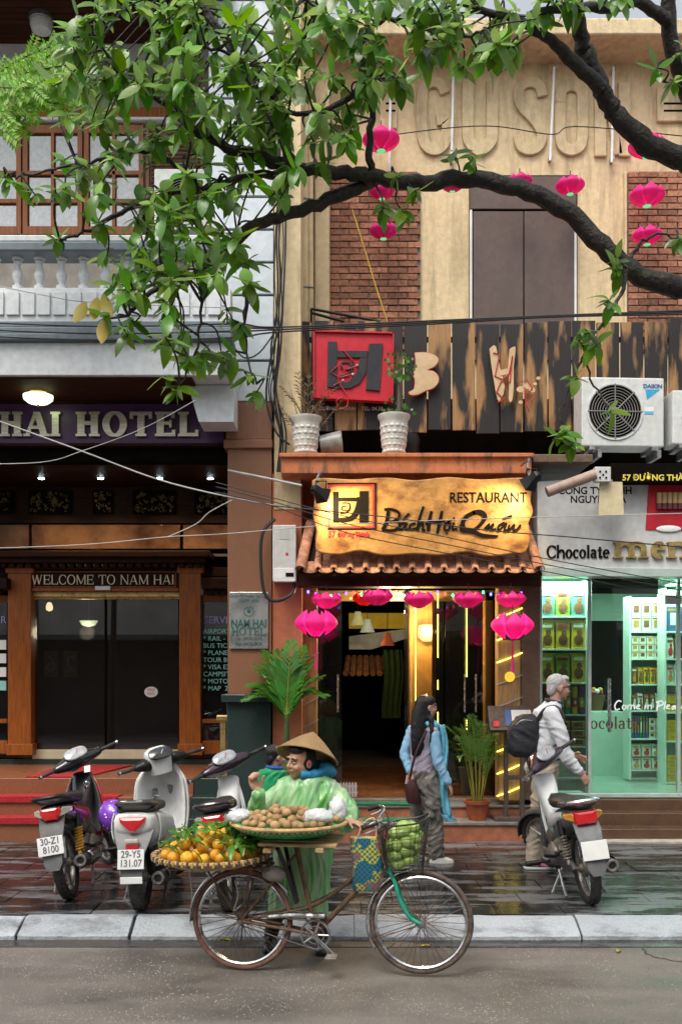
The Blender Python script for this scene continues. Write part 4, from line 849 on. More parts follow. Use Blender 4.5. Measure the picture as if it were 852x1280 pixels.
# ================================================================ CHOCOLATE SHOP
shop = thing('shop_building', 'glass fronted sweet shop with white sign box and brown stone steps', 'building', (0, 0, 0))
m_sbox = stained('white_sign_panel', (.60, .61, .60), (.5, .5, .47), .35, s1=2, bump=.02)
m_bstone = stained('brown_polished_step', (.13, .075, .045), (.07, .04, .028), .25, s1=5, s2=40, stretch=(1, 1, 1), bump=.04)
m_alu = M('pale_green_aluminium', (.52, .62, .58), .35, .3, var=.1)
m_sgl = GLASS('shop_glass', (.78, .95, .86), 0, 1.7, .012)
m_swall = M('mint_shop_wall', (.58, .67, .61), .6, var=.06)
m_shelf = M('white_shelf', (.72, .78, .74), .4, var=.05)
sx0, sx1 = X(676.5, 10.4), 5.2
for d0, z0, z1 in ((10.44, -.03, .253), (10.68, .2, .385), (10.9, .33, .505)): bx('step', m_bstone, shop, sx0+.01, sx1, d0, 15, z0, z1, .008)
bx('footing', M('pale_concrete', (.42, .39, .34), .8, var=.2, scale=10, bump=.2), shop, sx0+.02, sx1, 10.3, 10.44, -.02, .15, .01)
G = 11.0
bx('floor', M('pale_shop_floor', (.42, .5, .46), .2, var=.1), shop, X(674, G), sx1, G+.02, 15, .4, .51, 0); bx('back_wall', m_swall, shop, X(660, G), 6.2, 14.9, 15, .5, 3.2, 0)
bx('side_wall', m_swall, shop, X(674, G)-.03, X(674, G)-.005, G, 15, .5, 3.2, 0); bx('side_wall', m_swall, shop, 5.2, 5.3, G, 15, .5, 3.2, 0); bx('ceiling', m_swall, shop, X(660, G), 5.3, G, 15, 3.1, 3.2, 0)
fx('lintel', m_alu, shop, 674, 1000, 714, 722, G-.03, .1); fx('bottom_rail', m_alu, shop, 674, 1000, 992, 997, G-.03, .08)
for a, b in ((674, 677), (734.5, 738.5), (846, 850), (735.5, 737)): fx('mullion', m_alu, shop, a, b, 722.3, 991.7, G-.025+(.01 if b-a < 2 else 0), .06, .003)
w1 = fx('window_pane', m_sgl, shop, 677.3, 734.2, 722.4, 991.5, G, .012, 0); dp = fx('door_pane', m_sgl, shop, 738.8, 845.7, 722.4, 991.5, G, .012, 0); fx('window_pane', m_sgl, shop, 850.4, 960, 722.4, 991.5, G, .012, 0)
h = MB().tube([P(761, 915, G-.06), P(761, 848, G-.06)], .02, 12)
for y in (855, 908): h.tube([P(761, y, G-.06), P(761, y, G)], .012, 8)
h.build('door_handle', m_chrome, dp); fx('door_hinge', m_chrome, dp, 832, 852, 744, 755, G-.02, .05)
m_wht = M('white_decal', (.82, .84, .82), .5, emit=(.8, .9, .85), estr=.15)
cip = [([(776, 877), (772, 876), (768, 881), (769, 887), (774, 886)], 1.8), ([(779, 881), (777, 884), (779, 887), (782, 884), (780, 881)], 1.4), ([(784, 881), (784, 887), (784, 883), (788, 881), (788, 887), (789, 882), (792, 882), (792, 887)], 1.3), ([(795, 884), (799, 882), (797, 881), (794, 885), (799, 886)], 1.3),
       ([(806, 881), (805, 887)], 1.5), ([(809, 881), (809, 887), (810, 882), (813, 882), (813, 887)], 1.3), ([(822, 877), (820, 889)], 1.8), ([(819, 878), (826, 876), (828, 880), (822, 883)], 1.6), ([(831, 876), (829, 887)], 1.5), ([(833, 884), (836, 882), (834, 881), (832, 885), (837, 886)], 1.3), ([(842, 882), (839, 884), (840, 887), (843, 882), (843, 887)], 1.3), ([(849, 881), (846, 883), (849, 885), (846, 887)], 1.3), ([(852, 884), (855, 882), (853, 881), (851, 885), (856, 886)], 1.3)]
strokes(cip, m_wht, dp, G-.002, .001, 'door_script')
serif('ocolate', .13, M('brown_reflected_word', (.10, .05, .03), .5), w1, (X(737, G), G-.004, Z(911, G)), S=.16, T=.07, sl=.03, st=.05, d=.002, gap=.08, center=False, split=False)  # lettering drawn on the pane in place of the sign's reflected word
# sign box
ss = thing('shop_sign', 'white sign box with gold and black lettering above sweet shop', 'sign', P(760, 718, 10.3)); so = V(ss.location); Q = 10.3
T_(MB().prism([(671, 602), (671.5, 717), (1000, 719), (1000, 596), (745, 597)], lambda u, v, w_: (X(u, Q), Q+w_, Z(v, Q)), .5), so).build('sign_box', m_sbox, ss, 0, .006)
T_(MB().prism([(671, 709), (671.5, 720), (1000, 722), (1000, 712)], lambda u, v, w_: (X(u, Q), Q-.02+w_, Z(v, Q)), .1), so).build('sign_edge', m_alu, ss, 0, .003)
serif('Chocolate', 15.5*Q/F, m_ink, ss, P(721.5, 697.5, Q)-so, S=.19, T=.085, sl=.04, st=.06, d=.012, gap=.035, xs=.90)
serif('men', 30*Q/F, m_gold, ss, P(765, 698, Q)-so, S=.24, T=.1, sl=.1, st=.07, d=.03, gap=.08, center=False)
text('CÔNG TY TNHH', .105, m_ink, ss, P(697, 617.5, Q)-so, align='LEFT', ext=.003, offset=.002, xs=.95); text('NGUYÊN HÀ', .105, m_ink, ss, P(712, 628.5, Q)-so, align='LEFT', ext=.003, offset=.002, xs=.95)
pp = T_(MB().prism([(810, 601), (806, 662), (900, 664), (900, 599)], lambda u, v, w_: (X(u, Q), Q-.012+w_, Z(v, Q)), .01), so).build('picture_panel', m_redb, ss, 0)
for i in range(6):
    x = 822+i*6.5
    T_(MB().lathe([(.001, 0), (.026, 0), (.026, .16), (.001, .165)], 12, Matrix.Translation((X(x, Q), Q-.03, Z(636, Q)))), so).build('wafer_roll', M('wafer', (.55, .36, .16), .6), pp)
    T_(MB().lathe([(.027, 0), (.027, .06)], 12, Matrix.Translation((X(x, Q), Q-.031, Z(637, Q)))), so).build('wafer_band', M('wafer_band', (.12, .03, .04), .5), pp)
T_(MB().ell(P(835, 661, Q-.012), (.13, .01, .035)), so).build('plate_print', m_paperw, pp)
# strip sign, junction box, card and conduit in front
st2 = thing('address_strip', 'dark narrow strip with yellow street number above the shop sign', 'sign', P(800, 603, 10.1)); q0 = V(st2.location)
T_(MB().box(X(762, 10.1), X(1000, 10.1), 10.1, 10.25, Z(603, 10.1), Z(579, 10.1)), q0).build('strip', m_dark, st2, 0, .004); text('57 ĐƯỜNG THÀNH', .085, M('yellow_lettering', (.75, .62, .1), .5), st2, P(777, 600.5, 10.098)-q0, align='LEFT', ext=.003, offset=.002)
jb = thing('junction_box', 'white square junction box with four holes above hanging card', 'box', P(753, 602, 9.98)); MB().box(-.08, .08, 0, .08, 0, .15).build('case', m_offw, jb, 0, .006)
for x, z in ((-.03, .1), (.03, .1), (-.03, .04), (.03, .04), (0, .07)): MB().lathe([(.011, 0), (.011, .004)], 8, Matrix.Translation((x, -.003, z)) @ Matrix.Rotation(pi/2, 4, 'X')).build('hole', m_ink, jb)
hc = thing('hanging_card', 'cream board hanging below the junction box over the white sign', 'board', P(763, 645, 10.05)); MB().prism([(-.125, .0), (.13, .012), (.115, .345), (-.115, .345)], lambda u, v, w_: (u, w_, v), .012).build('card', stained('cream_card', (.68, .58, .36), (.5, .4, .22), .6, s1=5), hc, 0); MB().box(-.02, .02, .012, .03, .33, .37).build('hook', m_steel, hc, 0)
tag(MB().tube([P(683, 615, 10.0), P(743, 593, 10.0)], .055, 10).build('conduit_pipe', stained('pinkish_pipe', (.42, .3, .24), (.25, .18, .14), .6)), 'short sloping pinkish pipe under the slab end, left of junction box', 'pipe')
# shop interior: lit ceiling panels
m_fluo = EMIT('cool_tube', (.86, 1, .93), 4)
for i, (px, d) in enumerate(((705, 11.5), (800, 11.6), (790, 13), (860, 13.2))):
    cl = MB().box(X(px-28, d), X(px+28, d), d-.15, d+.15, 3.06, 3.1).build('light_panel', m_alu, shop, 0); MB().box(X(px-26, d), X(px+26, d), d-.12, d+.12, 3.05, 3.059).build('diffuser', m_fluo, cl, 0)
lamp('shop_fill_light', (X(705, 11.05), 11.05, 2.9), 12, (.8, 1, .92), (.5, .06), 'AREA', (rad(22), 0, 0)); lamp('shop_fill_light', (X(815, 12.5), 12.4, 3.02), 54, (.74, 1, .87), (1.5, 1.2), 'AREA', (0, 0, 0))  # first lamp is added at the window top, without a fixture, to brighten the shelves
fx('dark_header', m_dark, shop, 738, 822, 722, 742, 11.06, .03)
ic = fx('inner_doorway', m_dark, shop, 735, 785, 776, 962, 14.2, .1, 0); fx('counter', m_swall, shop, 722, 783, 890, 975, 13.3, .5)
# shelf units
def shelf_unit(label, px0, px1, d, ys, ytop, ybot, depth=.28):
    s = thing('shelf_unit', label, 'shelf', P((px0+px1)/2, ybot, d)); o0 = V(s.location)
    for px in (px0, px1): T_(MB().box(X(px, d)-.012, X(px, d)+.012, d, d+depth, Z(ybot, d), Z(ytop, d)), o0).build('upright', m_shelf, s, 0)
    for y in ys: T_(MB().box(X(px0, d)+.013, X(px1, d)-.013, d+.001, d+depth, Z(y, d)-.02, Z(y, d)), o0).build('shelf_board', m_shelf, s, 0, .002)
    T_(MB().box(X(px0, d), X(px1, d), d+depth+.002, d+depth+.012, Z(ybot, d), Z(ytop, d)), o0).build('back_panel', m_swall, s, 0)
    return s
shelf_unit('white shelf unit of yellow cereal bags in left shop window', 673, 733, 11.1, (770, 811, 853, 893, 933, 972), 724, 992)
shelf_unit('white shelf unit of boxed sweets at right inside the shop', 787, 829, 12.6, (789, 823, 855, 888, 923, 962), 745, 975)
shelf_unit('tall shelf unit with yellow boxes at far right inside the shop', 831, 900, 12.3, (789, 823, 855, 890, 926, 978), 735, 985)
def prod(name, label, cat, px0, px1, pyb, pyt, d, mats, style, group=None, depth=.09):
    x0, x1, z0, z1 = X(px0, d), X(px1, d), Z(pyb, d)+.002, Z(pyt, d); w_, h_ = (x1-x0)/2, z1-z0; g = MB()
    if style == 'bag':
        rings = []
        for t, k in ((0, .8), (.03, 1), (.5, 1.1), (.9, .7), (.93, .1), (1, .1)):
            rings.append([(w_*(.95 if 0 < t < .93 else 1)*(1 if abs(cos(a)) > .5 else .97)*max(-1, min(1, 1.35*cos(a))), depth/2*k*max(-1, min(1, 1.2*sin(a))), h_*t) for a in [2*pi*j/16 for j in range(16)]])
        g.loft(rings); g.cur = 1
        g.loft([[(w_*.62*r*cos(a), -depth*.56-.002*(1-r), h_*.3+h_*.2*r*sin(a)) for a in [2*pi*j/14 for j in range(14)]] for r in (1, .01)], cap=False)
        g.cur = 2; g.box(-w_*.7, w_*.6, -depth*.57, -depth*.3, h_*.74, h_*.84); g.cur = 1
        g.prism([(-w_*.1, h_*.45), (w_*.5, h_*.52), (w_*.3, h_*.68), (-w_*.25, h_*.62)], lambda u, v, q: (u, -depth*.57+q, v), .01)
    elif style == 'can':
        g.lathe([(w_, 0), (w_, h_*.93), (w_*.9, h_*.95), (w_*.9, h_), (.001, h_)], 14); g.cur = 1; g.lathe([(w_*1.01, h_*.25), (w_*1.01, h_*.6)], 14, cap=False); g.cur = 2; g.ell((0, -w_*.75, h_*.42), (w_*.5, w_*.3, h_*.12))
    else:
        g.box(-w_+.002, w_-.002, -depth/2, depth/2, 0, h_); g.cur = 1; g.box(-w_*.55, w_*.55, -depth/2-.002, -depth/2+.004, h_*.25, h_*.75); g.cur = 2; g.box(-w_*.9, w_*.9, -depth/2-.001, -depth/2+.004, h_*.82, h_*.92)
    o = g.build(name, mats, None, 35, .0, loc=((x0+x1)/2, d+.02+depth/2, z0)); return tag(o, label, cat, group)
cy = M('bag_yellow', (.68, .46, .04), .4, var=.1); cteal = M('bag_teal', (.10, .24, .22), .4); cg_ = M('bag_green', (.28, .42, .06), .4); cbr = M('print_brown', (.22, .08, .035), .5, var=.4, scale=40); cwh = M('print_white', (.75, .76, .7), .5, var=.1, scale=30)
crd = M('print_red', (.5, .04, .05), .45); cpu = M('print_purple', (.25, .05, .22), .45); cgn = M('print_green', (.05, .25, .06), .45); cbx = M('box_white', (.72, .70, .64), .5); cor = M('box_orange', (.55, .26, .05), .5); cyb = M('box_yellow', (.66, .42, .02), .45); cbl = M('print_blue', (.06, .12, .3), .5)
for r, (y0, y1, cols) in enumerate(((770, 735, (cteal, cg_, cteal)), (811, 775, (cy, cy, cy)), (853, 816, (cy, cg_, cy)))):
    for i in range(3):
        prod('snack_bag', ('%s snack bag, %s on the %s shelf of the left shop window' % (('teal' if cols[i] == cteal else 'green' if cols[i] == cg_ else 'yellow'), ('leftmost', 'middle one', 'rightmost')[i], ('top', 'second', 'third')[r])), 'snack bag', 675+i*19.4, 693.6+i*19.4, y0, y1, 11.1, [cols[i], cbr, cwh if i != 1 else crd], 'bag', 'cereal bags in the shop window')
for i, (a, b, c) in enumerate(((crd, cy, 'red'), (cpu, cwh, 'purple'), (crd, cwh, 'red and white'), (cgn, cy, 'green'), (cy, crd, 'yellow'), (cpu, cy, 'purple and yellow'))):
    prod('snack_can', c+' snack tube on the fourth window shelf right of the man, counted '+('first', 'second', 'third', 'fourth', 'fifth', 'sixth')[i], 'snack tube', 681+i*8.6, 688.6+i*8.6, 893, 858, 11.1, [a, b, cwh], 'can', 'snack tubes in the shop window')
for j in range(3):
    for i in range(3): prod('biscuit_pack', 'clear pack of brown biscuits on the fifth shelf of the left shop window', 'biscuit pack', 675+i*19.4, 693+i*19.4, 933-j*11, 923-j*11, 11.1, [cor, cbr, cwh], 'box', 'biscuit packs stacked in the window', .12)
rb = random.Random(6)
def fill(px0, px1, yb, yt, nx, ny, d, pal, style, label, group, name='sweet_box', cat='box'):
    w_ = (px1-px0)/nx; h_ = (yb-yt)/ny
    for j in range(ny):
        for i in range(nx):
            prod(name, label, cat, px0+i*w_+.3, px0+(i+1)*w_-.4, yb-j*h_, yb-(j+1)*h_+.3, d, rb.choice(pal), style, group, .1+.02*rb.random())
B1 = [[cbx, cor, crd], [cbx, cbr, cor]]
fill(789, 827, 789, 752, 3, 2, 12.6, B1, 'box', 'white box of sweets on the top shelf of the right unit in the shop', 'white boxes on the top shelf')
fill(789, 827, 823, 795, 4, 3, 12.6, B1, 'box', 'small white box of sweets on the second shelf of the right unit in the shop', 'white boxes on the second shelf')
fill(789, 827, 855, 833, 5, 1, 12.6, [[cor, cbr, cy], [cbr, cor, cwh], [cy, cbr, crd]], 'bag', 'orange brown sweet bag on the third shelf of the right unit in the shop', 'bags on the third shelf', 'sweet_bag', 'sweet bag')
fill(789, 827, 888, 866, 5, 1, 12.6, [[cbr, cwh, cor], [cwh, cbr, crd]], 'bag', 'brown and white sweet bag on the fourth shelf of the right unit in the shop', 'bags on the fourth shelf', 'sweet_bag', 'sweet bag')
fill(789, 810, 923, 895, 6, 1, 12.6, [[cbl, cor, cbr], [cbr, cy, cor], [cgn, cwh, cor]], 'box', 'thin dark upright pack on the fifth shelf of the right unit in the shop', 'upright packs on the fifth shelf'); fill(811, 827, 923, 898, 2, 3, 12.6, B1, 'box', 'small white box on the right of the fifth shelf in the shop', 'white boxes on the fifth shelf')
fill(789, 827, 962, 930, 3, 2, 12.6, [[cwh, cor, crd], [cbx, crd, cor]], 'bag', 'white sweet bag on the lowest shelf of the right unit in the shop', 'bags on the lowest shelf', 'sweet_bag', 'sweet bag')
fill(833, 872, 823, 795, 4, 1, 12.3, [[cbr, cwh, cor], [cwh, crd, cbr]], 'bag', 'brown and white sweet bag on second shelf at the far right of the shop', 'bags at the far right', 'sweet_bag', 'sweet bag')
fill(833, 872, 789, 758, 2, 1, 12.3, [[cbl, cwh, cor]], 'box', 'dark blue box on the top shelf at the far right of the shop', 'blue boxes far right')
fill(833, 872, 855, 830, 4, 1, 12.3, [[cwh, crd, cbr], [cbx, cor, crd]], 'bag', 'white sweet bag on third shelf at the far right of the shop', 'white bags far right', 'sweet_bag', 'sweet bag')
fill(833, 872, 890, 868, 2, 2, 12.3, [[cyb, cor, crd]], 'box', 'yellow box on the fourth shelf at the far right of the shop', 'upper yellow boxes'); fill(833, 872, 926, 900, 2, 3, 12.3, [[cyb, cor, cyb]], 'box', 'flat yellow box on the fifth shelf at the far right of the shop', 'middle yellow boxes'); fill(833, 872, 978, 944, 2, 4, 12.3, [[cyb, cor, cyb]], 'box', 'flat yellow box in the lowest stack at the far right of the shop', 'lowest yellow boxes')
gb = thing('gift_basket', 'wicker gift basket of sweets standing on the shop counter', 'basket', P(742, 888, 12.6)); MB().lathe([(.1, 0), (.14, .2), (.13, .2), (.09, .01)], 14).build('basket_body', M('wicker', (.2, .1, .05), .7), gb)
for i in range(9): MB().ell((.08*cos(i*.7), .08*sin(i*.7), .22+.02*(i % 3)), .035, nu=8, nv=6).build('sweet', [crd, cwh, cor][i % 3], gb)

# ================================================================ AIR CONDITIONERS
m_ac = stained('ac_white', (.66, .68, .66), (.5, .5, .46), .45, s1=3, bump=.03)
m_grill = M('ac_grille', (.22, .22, .21), .5, var=.1)
def aircon(label, p, w_, h_, rz=0, logo=True):
    a = thing('air_conditioner', label, 'air conditioner', p, None, rz)
    MB().box(-w_/2, w_/2, 0, .3, .04, h_).build('case', m_ac, a, 0, .015)
    cx, cz, r = -w_*.1, h_*.53, h_*.38
    MB().lathe([(r*1.03, 0), (r*1.03, .012), (r*.97, .012), (r*.97, 0)], 32, Matrix.Translation((cx, -.001, cz)) @ Matrix.Rotation(pi/2, 4, 'X'), cap=False).build('fan_ring', m_ac, a)
    MB().lathe([(.001, 0), (r*.97, 0)], 32, Matrix.Translation((cx, -.002, cz)) @ Matrix.Rotation(pi/2, 4, 'X'), cap=False).build('fan_well', m_dark, a)
    g = MB()
    for i in range(9): g.torus((cx, -.01, cz), (0, 1, 0), r*(.15+.1*i), .004, 32, 5)
    g.build('guard_rings', m_grill, a)
    for i in range(4): an = pi*i/4; MB().tube([(cx-r*cos(an), -.014, cz-r*sin(an)), (cx+r*cos(an), -.014, cz+r*sin(an))], .006, 6).build('guard_spoke', m_grill, a)
    MB().lathe([(r*.14, 0), (r*.12, .01), (.001, .012)], 16, Matrix.Translation((cx, -.012, cz)) @ Matrix.Rotation(pi/2, 4, 'X')).build('fan_hub', m_grill, a)
    MB().box(-w_*.12, w_*.32, -.004, .002, .008, .032).build('badge_strip', m_black, a, 0) if False else None
    if logo:
        text('DAIKIN', .055, cbl, a, (w_*.36, -.002, h_*.86), ext=.002, offset=.002, xs=1.1)
        MB().prism([(w_*.27, h_*.84), (w_*.45, h_*.84), (w_*.29, h_*.7)], lambda u, v, q: (u, -.003+q, v), .004).build('logo_triangle', M('logo_cyan', (.03, .35, .6), .5), a, 0)
        MB().box(w_*.26, w_*.37, -.003, .001, h_*.5, h_*.6).build('label_sticker', cwh, a, 0); MB().box(w_*.26, w_*.37, -.004, -.002, h_*.5, h_*.54).build('sticker_band', M('sticker_cyan', (.1, .45, .65), .5), a, 0)
    for x in (-w_*.38, w_*.38): MB().box(x-.03, x+.03, -.02, .32, .0, .04).build('foot', m_steel, a, 0)
    for x in (-w_*.3, w_*.42): MB().box(x-.02, x+.02, -.05, .3, -.08, -.001).build('bracket', m_steel, a, 0)
    return a
aircon('white air conditioner unit in front of the plank fence above the shop', P(778, 563, 10.35), .87, .76, rad(3)); aircon('partly hidden white air conditioner unit at the far right of the balcony', P(888, 560, 10.3), .8, .6, 0, False)
aircon('grey white air conditioner unit on the hotel balcony behind leaves', P(238, 292, 10.7), .78, .7)
# ================================================================ FIXTURES ON THE FRONT
mb_ = thing('meter_box', 'grey white electricity meter box with black cable on salmon wall', 'meter box', P(355, 727, 10.25)); k_ = 10.25/F
MB().box(-14.5*k_, 15*k_, 0, .16, 0, 71*k_).build('case', m_offw, mb_, 0, .01)
MB().box(-6*k_, 6*k_, -.004, .01, 53*k_, 66*k_).build('label', M('meter_label', (.5, .5, .45), .5), mb_, 0); MB().box(-13*k_, 13*k_, -.005, .01, 0, 17*k_).build('lower_cover', m_white, mb_, 0, .004)
MB().box(2*k_, 12*k_, -.008, 0, 6*k_, 11*k_).build('meter_window', m_ink, mb_, 0); MB().box(-10*k_, -1*k_, -.007, 0, 4*k_, 9*k_).build('sticker', m_paperw, mb_, 0); MB().box(2*k_, 5*k_, -.004, .01, 33*k_, 36*k_).build('seal', m_red, mb_, 0)
MB().tube(crom([(-.1, .05, .65), (-.22, .0, .5), (-.24, 0, .2), (-.2, 0, -.12), (-.08, .0, -.2), (.08, .05, -.12), (.1, .08, 0)], 6), .018, 8).build('cable', m_cable, mb_)
pq = thing('hotel_plaque', 'brushed metal plaque with hotel name on granite pillar', 'plaque', P(311, 811, 10.37)); k_ = 10.37/F
m_plq = M('brushed_plaque', (.55, .57, .55), .3, .8, var=.25, scale=3, rvar=.12)
MB().box(-24*k_, 24*k_, 0, .02, 0, 71*k_).build('plate', m_plq, pq, 0, .004); m_gt = M('plaque_green', (.04, .12, .11), .5)
for t_, z, s_ in (('CÔNG TY TNHH DU LỊCH', 64, .042), ('NAM HAI', 58, .055), ('Tel : 04.38.28.30', 11, .045), ('Fax : 04.38.28.32', 4.5, .045)): text(t_, s_, m_gt, pq, (0, -.003, z*k_), ext=.002, xs=.9)
text('NAM HAI', .115, m_gt, pq, (0, -.003, 27*k_), ext=.003, xs=.78, offset=.003); serif('HOTEL', .08, m_gt, pq, (0, -.003, 17*k_), S=.18, T=.09, d=.003, split=False, xs=.95)
MB().torus((0, -.003, 47*k_), (0, 1, 0), .05, .004, 20, 5).build('crest_ring', m_gt, pq); MB().ell((0, -.003, 48*k_), (.02, .003, .03)).build('crest', m_gt, pq)
# brass stand by the pedestal
bs = thing('brass_stand', 'small brass topped stand beside the green pedestal', 'stand', (X(279, 11.2), 11.2, .735)); MB().box(-.07, .07, -.06, .06, .62, .68).build('stand_top', m_gold, bs, 0, .01); MB().box(-.03, .03, -.03, .03, .03, .62).build('post', m_gold, bs, 0); MB().box(-.08, .08, -.08, .08, 0, .03).build('foot', m_gold, bs, 0)
# menu stand
me_ = thing('menu_stand', 'brown wooden menu lectern with open menus beside lit column', 'menu stand', (X(637, 10.62), 10.62, .322)); mo = V(me_.location); m_dwood = M('weathered_dark_wood', (.085, .06, .05), .6, var=.35, scale=6, stretch=(6, 6, .6), bump=.2, bscale=40)
for px in (632, 652): T_(MB().box(X(px-2.6, 10.62), X(px+2.6, 10.62), 10.6, 10.66, .34, 1.5), mo).build('post', m_dwood, me_, 0, .003)
T_(MB().box(X(616, 10.6), X(664, 10.6), 10.5, 10.78, .323, .36), mo).build('base', m_dwood, me_, 0, .005); T_(MB().box(X(632, 10.62), X(652, 10.62), 10.61, 10.65, .75, .8), mo).build('crossbar', m_dwood, me_, 0)
R = Euler((rad(-35), 0, 0)).to_matrix(); c = P(637, 899, 10.55); T_(MB().obox(c, (.45, .03, .32), R), mo).build('top_board', m_dwood, me_, 0, .004); T_(MB().obox(c+R @ V((0, -.03, -.15)), (.45, .04, .03), R), mo).build('ledge', m_dwood, me_, 0)
for dx, w_, mt2 in ((.1, .17, m_paperw), (-.02, .07, cbl), (.2, .05, cbx)): T_(MB().obox(c+R @ V((dx, -.022-.002*abs(dx), 0)), (w_, .008, .2), R), mo).build('menu_sheet', mt2, me_, 0)
T_(MB().obox(c+R @ V((-.16, -.03, -.08)), (.06, .02, .07), R), mo).build('card_holder', m_red, me_, 0)
# little picket fence
pf = thing('picket_fence', 'tiny white picket fence on the restaurant floor left of doorway', 'fence', (X(431, 11.15), 11.15, .5))
for i in range(8): MB().prism([(-.125+i*.033, 0), (-.1+i*.033, 0), (-.1+i*.033, .15), (-.1125+i*.033, .17), (-.125+i*.033, .15)], lambda u, v, q: (u, q, v), .008).build('picket', m_white, pf, 0)
for z in (.04, .11): MB().box(-.13, .14, .009, .017, z, z+.018).build('rail', m_white, pf, 0)
# small far things by the door
bd_ = MB().tube([P(285, 588, 10.25), P(330, 597, 10.2), P(377, 607, 10.1)], .013, 8).build('white_rod'.replace('white_rod', 'metal_rod'), m_cablew); tag(bd_, 'pale metal rod sticking out from the pillar under the orange slab', 'rod')

# ================================================================ LOTUS LANTERNS
def CLOTH(name, c, tl, e, s):
    m, t, N, L = nodes(name); out = N('ShaderNodeOutputMaterial'); b = N('ShaderNodeBsdfPrincipled'); tr = N('ShaderNodeBsdfTranslucent'); ms = N('ShaderNodeMixShader'); ms.inputs[0].default_value = tl
    b.inputs['Base Color'].default_value = tr.inputs[0].default_value = (*c, 1); b.inputs['Roughness'].default_value = .6; b.inputs['Emission Color'].default_value = (*e, 1); b.inputs['Emission Strength'].default_value = s
    L(b.outputs[0], ms.inputs[1]); L(tr.outputs[0], ms.inputs[2]); L(ms.outputs[0], out.inputs[0]); return m
m_pinkl = CLOTH('pink_lantern_cloth', (.80, .025, .30), .42, (1, .02, .4), 0)
m_pinkh = CLOTH('glowing_lantern_cloth', (.9, .07, .46), .65, (1, .03, .38), 0); m_pcore = EMIT('lantern_core', (1, .6, .8), 13); m_redl = CLOTH('red_lantern_cloth', (.7, .02, .03), .5, (1, .03, .02), .15)
m_sep = M('green_sepal', (.02, .09, .04), .6); m_sepl = M('glowing_green_base', (.1, .5, .2), .6, emit=(.2, .8, .3), estr=.5)
def petal_mesh(R, Hh, bulge, tipin, width, mat):
    g = MB()
    def fn(u, v):
        a = (u-.5)*width*max(.04, 1-v**2.4)**.7*(.85+.3*sin(pi*v))
        r = R*(.25+.75*sin(min(1, v*1.35)*pi/2)**.8)*(1-tipin*max(0, v-.45)**1.5)*(1+bulge*sin(v*pi))
        return (r*cos(a), r*sin(a), Hh*v)
    g.sheet(fn, 6, 8); return g.mesh('petal', mat, 60)
PM = {}
def lantern(label, p, W, big=False, mat=None, core=True, green=None, tassel=False, group='pink lotus lanterns'):
    l = thing('lotus_lantern', label, 'lantern', p, group); mat = mat or m_pinkl
    key = (big, mat.name)
    if key not in PM: PM[key] = (petal_mesh(.5, .72 if big else .62, .25, 1.0 if big else .6, .95, mat), petal_mesh(.42, .66 if big else .55, .2, .9 if big else .4, .95, mat))
    for i in range(7): put('petal', PM[key][0], l, (0, 0, 0), (0, 0, 2*pi*i/7+.2), (W, W, W))
    for i in range(6): put('petal', PM[key][1], l, (0, 0, .02*W), (0, 0, 2*pi*i/6+.5), (W, W, W))
    if core: MB().ell((0, 0, .3*W), (.09*W, .09*W, .14*W), nu=10, nv=8).build('glow_core', m_pcore, l)
    MB().lathe([(.001, -.02*W), (.14*W, 0), (.16*W, .06*W), (.1*W, .08*W)], 12).build('base_cup', green or m_sep, l)
    if big:
        for i in range(6):
            a = 2*pi*i/6; MB().sheet(lambda u, v: ((.2+.3*v)*W*cos(a+(u-.5)*.7*(1-v)), (.2+.3*v)*W*sin(a+(u-.5)*.7*(1-v)), W*(.02+.16*v*v-.02)), 4, 5).build('sepal', m_sep, l)
    MB().cyl((0, 0, .5*W), (0, 0, .95*W), .006, n=6).build('cord', m_cable, l)
    if tassel: MB().tube([(0, 0, 0), (0, 0, -.3*W), (0, 0, -.85*W)], [.006, .012, .016], 6).build('tassel', m_pinkl, l)
    return l
ords = ('first', 'second', 'third', 'fourth', 'fifth')
for i, (px, py) in enumerate(((408, 761), (472, 757), (523, 760), (585, 760), (638, 760))): lantern('small pink lotus lantern under tiled awning, %s from the left' % ords[i], P(px, py, 10.15), .27, group='small lanterns under the awning')
lantern('small red lotus lantern behind the second pink one', P(455, 757, 10.6), .22, mat=m_redl, group='small lanterns under the awning')
lantern('large glowing pink lotus lantern at left end of the awning', P(395, 797, 10.0), .38, True, m_pinkh, tassel=True, group='large glowing lanterns'); lantern('large glowing pink lotus lantern at right end of the awning', P(640, 800, 10.0), .38, True, m_pinkh, tassel=True, group='large glowing lanterns')
for px, py, W, lab in ((476, 189, .36, 'large pink lotus lantern by the relief letter G'), (477, 249, .24, 'pink lotus lantern at the top of the left brick panel'), (479, 299, .27, 'lower pink lotus lantern on the left brick panel'), (565, 240, .22, 'pink lotus lantern half behind the thick branch, left of shutter'), (649, 236, .24, 'pink lotus lantern over the shutter, partly behind branch'), (712, 243, .28, 'pink lotus lantern at the right edge of the shutter'), (808, 197, .36, 'large pink lotus lantern behind the upper right branch'), (808, 258, .34, 'upper pink lotus lantern on the right brick panel'), (808, 306, .29, 'lower pink lotus lantern on the right brick panel')):
    l = lantern(lab, P(px, py, 11.35), W*1.02, green=m_sepl, core=W > .27, group='lanterns on the upper wall')
